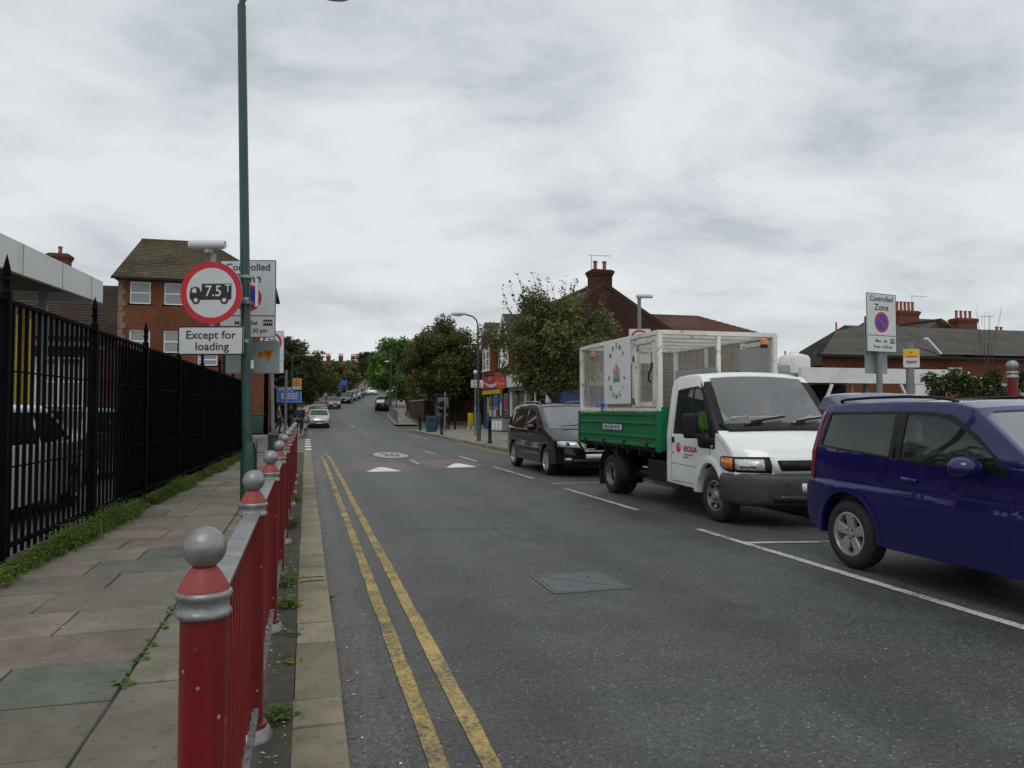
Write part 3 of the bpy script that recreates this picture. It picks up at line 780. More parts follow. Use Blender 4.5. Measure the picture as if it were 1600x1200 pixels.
for (fx, s2) in ((xl, -0.0), (xr, 0.0)):
    v = []; f = []
    ysx = ys2
    for y in ysx: v += [(fx(y) + s2, y, zr(y) - 0.02), (fx(y) + s2, y, zr(y) + PV + 0.003)]
    for i in range(len(ysx) - 1): f.append((2*i, 2*i+2, 2*i+3, 2*i+1))
    tag(MB().add(v, f).build('kerb_face', M['kerb_stone'], fix=False), kind='structure')

# ------------------------------------------------------------------ black iron fence beside the pavement
fence = thing('iron_fence', 'tall black iron fence with spear-topped posts along the pavement', 'fence', (-2.6, 5.0, 0.1))
def fz(i): return 2.50 - 0.012 * i
posts_y = [5.05 + 2.48 * i for i in range(9)]
fo = off(fence)
bar_me = MB().box(-0.014, 0.014, -0.014, 0.014, 0.0, 2.28).mesh('bar', M['black_iron'])
for i, py in enumerate(posts_y):
    x = fence_x(py); zt = fz(i)
    m = MB().box(x - .04, x + .04, py - .04, py + .04, 0.08, zt + 0.06)
    p = m.build('post', M['black_iron'], fence, bevel=0.006, world=True)
    m = MB().lathe((x, py, zt + 0.06), [(0.0, 0), (0.045, 0.0), (0.045, 0.02), (0.026, 0.04), (0.026, 0.10), (0.036, 0.115), (0.036, 0.13), (0.024, 0.15), (0.034, 0.19), (0.032, 0.22), (0.012, 0.31), (0.0, 0.36)], 10)
    m.build('spear_finial', M['black_iron'], p, smooth=40, world=True)
    if i < len(posts_y) - 1:
        qy = posts_y[i + 1]; qx = fence_x(qy)
        for zz, hh, nm_ in ((zt, 0.035, 'top_rail'), (0.30, 0.04, 'bottom_rail'), (zt - 0.62, 0.016, 'middle_rail'), (1.0, 0.016, 'middle_rail')):
            w_ = 0.05 if hh > .02 else 0.016
            MB().bar((x, py + .045, zz), (qx, qy - .045, zz), w_, hh).build(nm_, M['black_iron'], fence, world=True)
        for k in range(1, 16):
            s2 = k / 16
            inst('bar', bar_me, fence, (x + (qx - x) * s2 - fo.x, py + (qy - py) * s2 - fo.y, 0.20 - fo.z), (0, 0, 0), (1, 1, (zt - 0.22) / 2.28))
        if i >= 2:
            y0_ = py + (1.15 if i == 2 else 0.06); s2 = (y0_ - py) / (qy - py)
            MB().bar((x + (qx - x) * s2 - 0.035, y0_, 1.30), (qx - 0.035, qy - .06, 1.30), 0.008, 2.2).build('backing_sheet', M['black_iron'], fence, world=True)
# low plinth under the fence
MB().prism([(fence_x(5) - .12, 5, 0.02), (fence_x(5) + .09, 5, 0.02), (fence_x(25) + .09, 25, 0.02), (fence_x(25) - .12, 25, 0.02)], (0, 0, 0.12)).build('plinth', M['joint_dirt'], fence, world=True)

# ------------------------------------------------------------------ red guard railing at the kerb
rail = thing('guard_railing', 'red and silver guard railing with ball-topped posts along the kerb', 'railing', (-0.215, 1.8, PV))
XRAIL = -0.215
ro = Vector((XRAIL, 1.8, PV))
NP = 10
post_me = MB().lathe((0, 0, 0), [(0, -0.05), (0.080, -0.05), (0.080, 0.02), (0.072, 0.035), (0.066, 0.05), (0.066, 0.06), (0.050, 0.065), (0.0495, 0.93), (0.050, 0.955)], 28).mesh('post', M['red_chipped'], smooth=40)
foot_me = MB().lathe((0, 0, 0), [(0.058, -0.01), (0.092, -0.01), (0.092, 0.012), (0.082, 0.022), (0.08, 0.034), (0.070, 0.045), (0.058, 0.045)], 28).mesh('foot_ring', M['silver_paint'], smooth=50)
col_me = MB().lathe((0, 0, 0), [(0.045, 0.94), (0.056, 0.942), (0.0605, 0.949), (0.057, 0.957), (0.0535, 0.961), (0.053, 0.977), (0.057, 0.982), (0.0615, 0.990), (0.058, 0.998), (0.048, 1.002), (0.045, 1.002)], 32).mesh('collar', M['silver_paint'], smooth=60)
cap_me = MB().lathe((0, 0, 0), [(0.055, 1.000), (0.053, 1.006), (0.034, 1.040), (0.026, 1.050), (0.0, 1.051)], 28).mesh('cap', M['red_cap'], smooth=40)
ball_me = MB().ball((0, 0, 1.092), 0.0465, 28, 18).mesh('ball_finial', M['silver_paint'], smooth=60)
rb_me = MB().box(-0.008, 0.008, -0.012, 0.012, 0.14, 0.945).mesh('bar', M['red_paint'])
for i in range(NP):
    py = 1.8 + 1.62 * i - 1.8
    p = inst('post', post_me, rail, (0, py, 0))
    for nm_, me in (('foot_ring', foot_me), ('collar', col_me), ('cap', cap_me), ('ball_finial', ball_me)): inst(nm_, me, p)
    if i < NP - 1 or True:
        a, b = py + 0.062, py + 1.62 - 0.062
        if i == NP - 1: continue
        MB().box(-0.032, 0.032, a, b, 0.948, 0.960).build('top_rail', M['silver_paint'], rail, bevel=0.003)
        br = MB().box(0.012, 0.034, a, b, 0.105, 0.142).build('bottom_rail', M['silver_paint'], rail)
        n = 15
        for k in range(n):
            yb = a + (b - a) * (k + 0.5) / n
            inst('bar', rb_me, rail, (0, yb, 0))
            MB().box(0.010, 0.030, yb - 0.035, yb - 0.014, 0.142, 0.152).build('lug', M['silver_paint'], br)
# one bare panel before the first post, out of the frame to the left
# ------------------------------------------------------------------ vehicle kit
def arc(cy, cz, r, a0, a1, n=12):
    return [(cy + r * math.cos(R(a0 + (a1 - a0) * i / n)), cz + r * math.sin(R(a0 + (a1 - a0) * i / n))) for i in range(n + 1)]
def inpoly(p, poly):
    x, y = p; c = False; n = len(poly)
    for i in range(n):
        x1, y1 = poly[i]; x2, y2 = poly[(i + 1) % n]
        if (y1 > y) != (y2 > y) and x < (x2 - x1) * (y - y1) / (y2 - y1) + x1: c = not c
    return c
def make_D(W, belt, top, tumble, yF0, yF, taperF, roundF, yR0, yR, taperR, roundR, crown=0.03, ledge=None, low=0.03, pw=4):
    def D(p):
        x, y, z = p; t = x / W; a = abs(t)
        s = 1.0
        if z > belt: s -= tumble * ((z - belt) / (top - belt)) ** 1.15
        elif z < 0.55: s -= low * ((0.55 - z) / 0.55) ** 2
        if ledge:
            l0, l1, lw, sl = ledge; s += lw * max(0, min(1, (l1 - sl * y - z) / (l1 - l0)))
        u = max(0, min(1.2, (y - yF0) / (yF - yF0))); v = max(0, min(1.2, (y - yR0) / (yR - yR0)))
        s *= (1 - taperF * u * u) * (1 - taperR * v * v)
        y2 = y - roundF * u * min(1, a) ** pw + roundR * v * min(1, a) ** pw
        z2 = z + crown * (1 - min(1, a) ** 2) * max(0, min(1, (z - 0.6 * belt) / (top - 0.6 * belt)))
        return Vector((x * s, y2, z2))
    return D
def cuts(bm, planes):
    for co, no in planes:
        g = bm.verts[:] + bm.edges[:] + bm.faces[:]
        bmesh.ops.bisect_plane(bm, geom=g, plane_co=co, plane_no=no, dist=1e-5)
def grid_planes(ys, zs, xs):
    return [((0, y, 0), (0, 1, 0)) for y in ys] + [((0, 0, z), (0, 0, 1)) for z in zs] + [((x, 0, 0), (1, 0, 0)) for x in xs]
def frange(a, b, s):
    n = max(1, int(round((b - a) / s))); return [a + (b - a) * i / n for i in range(n + 1)]
def body_shell(name, outline, W, D, mats, parent, wins=(), screens=(), bev=0.06, bev_low=0.02, step=0.12, low_z=0.5, thick=0.025, black=None, extra=(), sh=38):
    """outline: (y,z) loop; wins: side window polygons (y,z); screens: (A,B,t0,t1,xk) openings on the strip A->B."""
    bm = bmesh.new(); n = len(outline)
    a = [bm.verts.new((W, y, z)) for y, z in outline]; b = [bm.verts.new((-W, y, z)) for y, z in outline]
    bm.faces.new(a); bm.faces.new(list(reversed(b)))
    for i in range(n):
        j = (i + 1) % n; bm.faces.new((a[j], a[i], b[i], b[j]))
    bmesh.ops.recalc_face_normals(bm, faces=bm.faces)
    def rim():
        return [e for e in bm.edges if len(e.link_faces) == 2 and (abs(e.link_faces[0].normal.x) > 0.99) != (abs(e.link_faces[1].normal.x) > 0.99)
                and min(abs(e.link_faces[0].normal.x), abs(e.link_faces[1].normal.x)) < 0.02]
    hi = [e for e in rim() if min(e.verts[0].co.z, e.verts[1].co.z) > low_z]
    bmesh.ops.bevel(bm, geom=hi, offset=bev, segments=4, profile=0.5, affect='EDGES', clamp_overlap=True)
    lo = rim()
    bmesh.ops.bevel(bm, geom=lo, offset=bev_low, segments=2, profile=0.5, affect='EDGES', clamp_overlap=True)
    ys = [p[0] for p in outline]; zs = [p[1] for p in outline]
    pl = grid_planes(frange(min(ys), max(ys), step)[1:-1], frange(min(zs), max(zs), step)[1:-1], [W * k for k in (-0.8, -0.55, -0.28, 0, 0.28, 0.55, 0.8)])
    pl += list(extra)
    for w in wins:
        for i in range(len(w)):
            p, q = w[i], w[(i + 1) % len(w)]
            pl.append(((0, p[0], p[1]), (0, -(q[1] - p[1]), q[0] - p[0])))
    for (A, B, t0, t1, xk) in screens:
        A = Vector((0, *A)); B = Vector((0, *B)); d = B - A
        pl += [(A + d * t0, d), (A + d * t1, d), ((W * xk, 0, 0), (1, 0, 0)), ((-W * xk, 0, 0), (1, 0, 0))]
    cuts(bm, pl)
    bm.normal_update()
    dead = []
    for f in bm.faces:
        c = f.calc_center_median()
        if abs(f.normal.x) > 0.97:
            if any(inpoly((c.y, c.z), w) for w in wins): dead.append(f); continue
        for (A, B, t0, t1, xk) in screens:
            A3 = Vector((0, *A)); d = Vector((0, *B)) - A3; L2 = d.length_squared
            nn = Vector((1, 0, 0)).cross(d).normalized()
            if abs(f.normal.dot(nn)) > 0.98 and abs((c - A3).dot(nn)) < 0.01 and abs(c.x) < W * xk:
                tt = (c - A3).dot(d) / L2
                if t0 < tt < t1: dead.append(f); break
    bmesh.ops.delete(bm, geom=dead, context='FACES')
    if black:
        for f in bm.faces:
            if black(f.calc_center_median(), f.normal): f.material_index = 2
    for v in bm.verts: v.co = D(v.co)
    sharp(bm, sh)
    me = bpy.data.meshes.new(name); bm.to_mesh(me); bm.free()
    for m in mats: me.materials.append(m)
    o = link(bpy.data.objects.new(name, me)); o.parent = parent
    if thick:
        s = o.modifiers.new('shell', 'SOLIDIFY'); s.thickness = thick; s.offset = -1; s.use_rim = True
        if len(mats) > 1: s.material_offset = 1; s.material_offset_rim = 1
    return o
def patch(name, pts3, D, mat, parent, step=0.12, thick=0.006, smooth=38, mats=None):
    """planar polygon in undeformed body space, cut up and bent onto the body; thick pushes it inwards."""
    bm = bmesh.new(); vs_ = [bm.verts.new(p) for p in pts3]; f = bm.faces.new(vs_)
    bm.normal_update(); nn = f.normal.copy()
    mn = [min(p[k] for p in pts3) for k in range(3)]; mxx = [max(p[k] for p in pts3) for k in range(3)]
    pl = []
    for k, ax in enumerate(((1, 0, 0), (0, 1, 0), (0, 0, 1))):
        if mxx[k] - mn[k] > step * 0.7:
            for q in frange(mn[k], mxx[k], step)[1:-1]:
                co = [0, 0, 0]; co[k] = q; pl.append((co, ax))
    cuts(bm, pl)
    for v in bm.verts: v.co = D(v.co)
    bm.normal_update()
    cen = sum((v.co for v in bm.verts), Vector()) / len(bm.verts); nrm = sum((f.normal * f.calc_area() for f in bm.faces), Vector())
    if nrm.dot(cen - Vector((0, min(max(cen.y, -3.2), .3), .5))) < 0: bmesh.ops.reverse_faces(bm, faces=bm.faces[:])
    bm.normal_update(); sharp(bm, smooth)
    me = bpy.data.meshes.new(name); bm.to_mesh(me); bm.free(); me.materials.append(mat)
    o = link(bpy.data.objects.new(name, me)); o.parent = parent
    if thick:
        md = o.modifiers.new('t', 'SOLIDIFY'); md.thickness = thick; md.offset = -1
    return o
def side_patch(name, poly, W, D, mat, parent, offs=0.004, sides=(1, -1), **k):
    r_ = []
    for s in sides:
        r_.append(patch(name, [(s * (W + offs), y, z) for y, z in poly], D, mat, parent, **k))
    return r_
def strip_patch(name, A, B, poly, D, mat, parent, offs=0.004, **k):
    """poly: (x, t) on the strip A->B, lifted by offs along the outward (up/front) normal."""
    A = Vector((0, *A)); B = Vector((0, *B)); d = B - A
    nn = Vector((1, 0, 0)).cross(d).normalized()
    if nn.z < -0.05 or (abs(nn.z) <= 0.05 and nn.y < 0 and k.get('front', True)): nn = -nn
    k.pop('front', None)
    return patch(name, [tuple(A + d * t_ + nn * offs + Vector((x, 0, 0))) for x, t_ in poly], D, mat, parent, **k)
WHEEL_CACHE = {}
def wheel(parent, c, Rt, Rr, w, side, style, rim_mat='alloy', name='wheel'):
    """c: hub centre; side: +1 when the outer face looks to +x."""
    key = (Rt, Rr, w, style)
    if key not in WHEEL_CACHE:
        h = w / 2
        ty = MB().lathe((0, 0, 0), [(Rr, -h + .01), (Rr + .02, -h), (Rt - .035, -h + .004), (Rt - .008, -h + .03), (Rt, -h + .055), (Rt, h - .055), (Rt - .008, h - .03), (Rt - .035, h - .004), (Rr + .02, h), (Rr, h - .01)], 36, axis='x')
        for q in (-.03, .03): pass
        tyre = ty.mesh('tyre', M['rubber'], smooth=50)
        rb = MB().lathe((0, 0, 0), [(Rr + .004, -h + .02), (Rr + .004, h - .008), (Rr - .012, h - .004), (Rr - .022, h - .03), (Rr - .03, -h + .02)], 36, axis='x')
        rb.lathe((0, 0, 0), [(0, h * 0.1), (Rr - .028, h * 0.1)], 24, axis='x', m=1)
        sp = []
        if style == 'five':
            for k in range(5):
                a = 2 * math.pi * k / 5 + math.pi / 2; ca, sa = math.cos(a), math.sin(a)
                def P(rr, off_, x): return (x, rr * ca - off_ * sa, rr * sa + off_ * ca)
                o1, o2 = .036, .050
                v = [P(.03, -o1, h - .03), P(.03, o1, h - .03), P(Rr - .015, o2, h - .012), P(Rr - .015, -o2, h - .012), P(.03, -o1 - .01, h - .075), P(.03, o1 + .01, h - .075), P(Rr - .015, o2 + .008, h - .06), P(Rr - .015, -o2 - .008, h - .06)]
                sp.append(MB().add(v, [(0,1,2,3), (4,7,6,5), (0,4,5,1), (1,5,6,2), (2,6,7,3), (3,7,4,0)]))
            hub = MB().lathe((0, 0, 0), [(0, h - .018), (.03, h - .020), (.062, h - .030), (.070, h - .08)], 20, axis='x')
            for k in range(5):
                a = 2 * math.pi * (k + .5) / 5 + math.pi / 2; hub.cyl((h - .03, .046 * math.cos(a), .046 * math.sin(a)), (h - .018, .046 * math.cos(a), .046 * math.sin(a)), .009, n=6, m=1)
        elif style == 'multi':
            for k in range(7):
                a = 2 * math.pi * k / 7 + math.pi / 2; ca, sa = math.cos(a), math.sin(a)
                def P(rr, off_, x): return (x, rr * ca - off_ * sa, rr * sa + off_ * ca)
                v = [P(.03, -.016, h - .02), P(.03, .016, h - .02), P(Rr - .012, .032, h - .01), P(Rr - .012, -.032, h - .01), P(.03, -.016, h - .07), P(.03, .016, h - .07), P(Rr - .012, .032, h - .06), P(Rr - .012, -.032, h - .06)]
                sp.append(MB().add(v, [(0,1,2,3), (4,7,6,5), (0,4,5,1), (1,5,6,2), (2,6,7,3), (3,7,4,0)]))
            hub = MB().lathe((0, 0, 0), [(0, h - .012), (.04, h - .016), (.055, h - .05)], 16, axis='x')
        else:   # steel disc with hand holes and a proud hub
            d_ = 0.02 if style == 'steel' else -0.07
            hub = MB().lathe((0, 0, 0), [(0, h + d_ - .005), (.05, h + d_ - .008), (.062, h + d_ - .03), (.075, h + d_ - .045), (.12, h + d_ - .055), (Rr - .05, h + d_ - .03), (Rr - .02, h - .06)], 28, axis='x')
            for k in range(6):
                a = 2 * math.pi * k / 6; hub.cyl((h + d_ - .06, (Rr - .062) * math.cos(a), (Rr - .062) * math.sin(a)), (h + d_ - .028, (Rr - .062) * math.cos(a), (Rr - .062) * math.sin(a)), .028, n=10, m=1)
                a += math.pi / 6; hub.cyl((h + d_ - .06, .095 * math.cos(a), .095 * math.sin(a)), (h + d_ - .03, .095 * math.cos(a), .095 * math.sin(a)), .012, n=6)
        WHEEL_CACHE[key] = (tyre, rb.mesh('rim', [M[rim_mat], M['plastic_black']], smooth=40), hub.mesh('hub', [M[rim_mat], M['plastic_black']], smooth=35), [q.mesh('spoke', M[rim_mat], bevel=.006, smooth=50) for q in sp])
    tyre, rim_, hub_, sps = WHEEL_CACHE[key]
    e = sub(name, parent, c, (0, 0, 0 if side > 0 else math.pi))
    inst('tyre', tyre, e); inst('rim', rim_, e); inst('hub', hub_, e)
    for q in sps: inst('spoke', q, e)
    return e
def wrap(name, cols, rows, D, mat, parent, thick=.012):
    v = []; f = []; n = len(rows)
    for c in cols:
        for q in rows:
            z, o_, sh = q if len(q) == 3 else (q[0], q[1], 0)
            if len(c) > 4: z = z + c[4] * (1 if q is rows[-1] else 0) + (c[5] if q is rows[0] else 0)
            v.append(D((c[0] + c[2] * o_, c[1] + c[3] * (o_ + sh), z)))
    for i in range(len(cols) - 1):
        for q in range(n - 1): f.append((i*n+q, i*n+q+1, (i+1)*n+q+1, (i+1)*n+q))
    o = MB().add(v, f).build(name, mat, parent, smooth=50)
    md = o.modifiers.new('t', 'SOLIDIFY'); md.thickness = thick; md.offset = 0
    return o
def front_patch(name, poly, prof, offs, D, mat, parent, thick=.012, step=.1):
    ps = sorted(prof, key=lambda p: p[1])
    def yf(z):
        if z <= ps[0][1]: return ps[0][0]
        for a, b in zip(ps, ps[1:]):
            if z <= b[1]: return a[0] + (b[0] - a[0]) * (z - a[1]) / max(1e-6, b[1] - a[1])
        return ps[-1][0]
    return patch(name, [(x, 0, z) for x, z in poly], lambda p: D((p[0], yf(p[2]) + offs, p[2])), mat, parent, step=step, thick=thick)
def mirror(parent, W, D, y, z, mat, size=(0.10, 0.07, 0.095), sides=(1, -1), arm=0.06, name='mirror'):
    for s in sides:
        p = D((s * W, y, z)); c = (p.x + s * (arm + size[0]), p.y, p.z)
        e = sub(name, parent)
        m = MB().ball(c, 1, 16, 10, sc=(1, 1, 1))
        m.v = [(c[0] + (a - c[0]) * size[0] * 1.1, c[1] + (b - c[1]) * size[1] * (0.6 if b < c[1] else 1.3), c[2] + (d - c[2]) * size[2]) for a, b, d in m.v]
        m.v = [(a, max(b, c[1] - size[1] * .35), d) for a, b, d in m.v]
        m.build('housing', mat, e, smooth=45)
        MB().bar((p.x - s * .01, p.y, p.z - size[2] * .6), (c[0] - s * size[0] * .2, c[1] + .01, c[2] - size[2] * .55), .06, .05).build('arm', mat, e, bevel=.01)
def seat(parent, x, y, z, mat='seat_grey', w=0.25, h=0.62):
    e = sub('seat', parent, (x, y, z))
    MB().box(-w, w, -.05, .45, -.1, .06).build('cushion', M[mat], e, bevel=.05, smooth=50)
    m = MB().box(-w, w, -.07, .07, 0, h); m.v = [(a, b - .22 * c / h, c) for a, b, c in m.v]
    m.build('backrest', M[mat], e, bevel=.05, smooth=50)
    MB().box(-.13, .13, -.31, -.21, h + .05, h + .24).build('headrest', M[mat], e, bevel=.04, smooth=50)

# ------------------------------------------------------------------ small far cars: hatchback / saloon / estate shells with parts
def far_car(name, kind, paint_mat):
    L2 = {'hatch': 3.95, 'estate': 4.45, 'van': 4.7}[kind]; Hh = {'hatch': 1.45, 'estate': 1.47, 'van': 1.85}[kind]
    W = {'hatch': .82, 'estate': .86, 'van': .90}[kind]
    yf, yr = 0.82, 0.82 - L2; wb = L2 - 1.55; bz = Hh * .64
    e = link(bpy.data.objects.new(name, None))
    rr = {'hatch': 0.55, 'estate': .25, 'van': .15}[kind]
    outl = [(yr + .03, .34), (yr, .50), (yr + .03, bz - .02), (yr + .06 + rr * .25, bz + .08), (yr + .10 + rr, Hh - .06), (yr + .35 + rr, Hh), (-.95, Hh), (-.72, Hh - .05), (-.02, bz + .03), (.70, bz - .16), (yf - .02, .60), (yf, .46), (yf - .04, .28), (.42, .24)] + \
        arc(0, .30, .36, -10, 190, 10) + [(-.42, .22), (-wb + .42, .22)] + arc(-wb, .30, .36, -10, 190, 10) + [(-wb - .42, .28)]
    D = make_D(W, bz, Hh, .17, -.2, yf, .10, .22, -wb + .1, yr, .08, .14, .03)
    A, B = (-.72, Hh - .05), (-.02, bz + .03)
    C, E_ = (yr + .06 + rr * .25, bz + .08), (yr + .10 + rr, Hh - .06)
    w1 = [(-.62, bz + .03), (-.80, Hh - .11), (-1.38, Hh - .09), (-1.38, bz + .03)]
    w1[0] = (-.22, bz + .03)
    w2 = [(-1.46, bz + .03), (-1.46, Hh - .09), (yr + .42 + rr, Hh - .10), (yr + .34 + rr * .4, bz + .05)]
    body = body_shell('body', outl, W, D, [paint_mat, M['interior']], e, [w1, w2], [(A, B, .06, .94, .86), (C, E_, .1, .92, .82)], .05, .015, .22, thick=.02)
    side_patch('window', w1, W, D, M['glass_car'], e, -.004, step=.3, thick=0); side_patch('window', w2, W, D, M['glass_car'], e, -.004, step=.3, thick=0)
    strip_patch('windscreen', A, B, [(-W * .86, .06), (W * .86, .06), (W * .86, .94), (-W * .86, .94)], D, M['glass_car'], e, -.004, step=.3, thick=0)
    strip_patch('rear_window', C, E_, [(-W * .82, .1), (W * .82, .1), (W * .82, .92), (-W * .82, .92)], D, M['glass_dark'], e, -.004, step=.3, thick=0)
    for s in (1, -1):
        wheel(e, (s * (W - .10), 0, .30), .30, .19, .18, s, 'steel', 'alloy'); wheel(e, (s * (W - .10), -wb, .30), .30, .19, .18, s, 'steel', 'alloy')
        A2, B2 = (.70, bz - .16), (yf - .02, .60)
        strip_patch('headlamp', A2, B2, [(s * W * .52, .15), (s * W * .97, .10), (s * W * .97, .85), (s * W * .52, .9)], D, M['reflector'], e, .006, step=.2, thick=.01)
        patch('tail_lamp', [(s * W * .72, yr - .012, .62), (s * W * .97, yr - .012, .62), (s * W * .97, yr + .02, bz - .04), (s * W * .72, yr + .02, bz - .04)], D, M['lens_red'], e, step=.2, thick=.01)
    patch('grille', [(-W * .45, yf + .004, .47), (W * .45, yf + .004, .47), (W * .45, yf - .012, .58), (-W * .45, yf - .012, .58)], D, M['plastic_black'], e, step=.2, thick=.01)
    patch('bumper_strip', [(-W * .93, yf + .006, .29), (W * .93, yf + .006, .29), (W * .93, yf + .010, .38), (-W * .93, yf + .010, .38)], D, M['plastic_black'], e, step=.2, thick=.01)
    patch('number_plate', [(-.26, yf + .012, .37), (.26, yf + .012, .37), (.26, yf + .012, .46), (-.26, yf + .012, .46)], D, M['number_plate'], e, step=.3, thick=.006)
    mirror(e, W, D, -.30, bz + .06, paint_mat, (.08, .06, .06), arm=.02)
    MB().box(-W + .12, W - .12, yr + .3, yf - .25, .18, .42).build('underbody', M['plastic_black'], e)
    for x in (-.36, .36): seat(e, x, -1.15, .55)
    MB().box(-.62, .62, -wb + .2, -wb + .38, .45, bz + .05).build('rear_seat', M['seat_grey'], e, bevel=.05)
    MB().box(-W + .14, W - .14, -.45, -.1, .5, bz - .02).build('dashboard', M['interior'], e, bevel=.04)
    return e
# ------------------------------------------------------------------ blue three-door off-roader, foreground right
hx, hy = 5.875, 6.08
car = thing('parked_car', 'dark blue three-door off-roader with roof spoiler in the nearest bay', 'car', (hx, hy, 0), math.pi)
W = 0.85; Hh = 1.585
A, B = (1.34, 1.53), (2.02, 1.04)
hrv = [(-.64, .36), (-.70, .46), (-.715, .76), (-.665, .84), (-.635, 1.10), (-.575, 1.40), (-.545, 1.50), (-.47, 1.565), (0.0, 1.585), (.75, 1.59), (1.15, 1.575), A, B, (2.70, .96), (3.00, .88), (3.10, .74), (3.14, .52), (3.10, .34), (2.82, .30)] + \
    arc(2.36, .33, .405, -5, 185, 16) + [(1.93, .285), (.43, .285)] + arc(0, .33, .405, -5, 185, 16) + [(-.43, .33)]
D = make_D(W, 1.08, 1.59, .155, 1.9, 3.14, .10, .22, -.1, -.715, .045, .10, .03, (.765, .825, .026, .022), .035)
wq = [(-.455, 1.165), (-.375, 1.475), (.545, 1.49), (.545, 1.098)]
wd = [(.655, 1.092), (.655, 1.488), (.95, 1.475), (1.15, 1.435), (1.36, 1.32), (1.60, 1.15), (1.70, 1.035)]
body_shell('body', hrv, W, D, [M['paint_blue'], M['interior']], car, [wq, wd], [(A, B, .08, .97, .84), ((-.635, 1.10), (-.575, 1.40), .05, .95, .80)], .062, .02, .09, .62, extra=[((0, 0, q), (0, .022, 1)) for q in (.760, .765, .825, .830)], sh=20)
# black window surrounds
def frame_ring(name, poly, inset, mat, offs, W=W, D=D, parent=car, sides=(1, -1)):
    cx = sum(p[0] for p in poly) / len(poly); cz = sum(p[1] for p in poly) / len(poly)
    n = len(poly)
    def shrink(p, k):
        d = Vector((p[0] - cx, p[1] - cz)); l = d.length
        return (cx + d.x * (l + k) / l, cz + d.y * (l + k) / l)
    o_ = [shrink(p, inset) for p in poly]; i_ = [shrink(p, -.012) for p in poly]
    for s in sides:
        v = []; f = []
        sub_ = 6
        for q in range(n):
            for k in range(sub_):
                t_ = k / sub_; r2 = (q + 1) % n
                for pl in (o_, i_):
                    y = pl[q][0] + (pl[r2][0] - pl[q][0]) * t_; z = pl[q][1] + (pl[r2][1] - pl[q][1]) * t_
                    v.append(D((s * (W + offs), y, z)))
        N = n * sub_
        for k in range(N): f.append((2*k, 2*((k+1) % N), 2*((k+1) % N)+1, 2*k+1))
        MB().add(v, f).build(name, mat, parent)
frame_ring('window_surround', wq, .042, M['plastic_black'], .003)
frame_ring('window_surround', wd, .042, M['plastic_black'], .0035)
side_patch('pillar_trim', [(.535, 1.09), (.535, 1.50), (.665, 1.50), (.665, 1.08)], W, D, M['plastic_black'], car, .002, thick=.004)
side_patch('rear_side_window', wq, W, D, M['glass_car'], car, -.006, thick=0)
side_patch('door_window', wd, W, D, M['glass_car'], car, -.006, thick=0)
strip_patch('windscreen', A, B, [(-W * .84, .08), (W * .84, .08), (W * .84, .97), (-W * .84, .97)], D, M['glass_screen'], car, -.006, thick=0)
strip_patch('rear_window', (-.635, 1.10), (-.575, 1.40), [(-W * .8, .05), (W * .8, .05), (W * .8, .95), (-W * .8, .95)], D, M['glass_dark'], car, -.006, thick=0, front=False)
# door shut lines
def line_strip(name, pts, w, mat, W=W, D=D, parent=car, offs=.002, sides=(1, -1)):
    for s in sides:
        m = MB()
        P = []
        for a_, b_ in zip(pts, pts[1:]):
            n = max(1, int(math.dist(a_, b_) / .08))
            P += [(a_[0] + (b_[0]-a_[0]) * i / n, a_[1] + (b_[1]-a_[1]) * i / n) for i in range(n)]
        P.append(pts[-1])
        v = []; f = []
        for i, p in enumerate(P):
            q = P[min(i+1, len(P)-1)]; o = P[max(i-1, 0)]; d = Vector((q[0]-o[0], q[1]-o[1])).normalized()
            for k in (1, -1): v.append(D((s * (W + offs), p[0] - d.y * k * w / 2, p[1] + d.x * k * w / 2)))
        for i in range(len(P) - 1): f.append((2*i, 2*i+2, 2*i+3, 2*i+1))
        m.add(v, f).build(name, mat, parent)
line_strip('door_gap', [(.61, 1.07), (.60, .80), (.60, .42), (.66, .36), (1.62, .36), (1.72, .45), (1.76, .80), (1.78, 1.00)], .007, M['sign_black'])
line_strip('sill_gap', [(.45, .40), (1.90, .40)], .006, M['sign_black'])
line_strip('bumper_gap', [(-.60, .82), (-.36, .72)], .007, M['sign_black'])
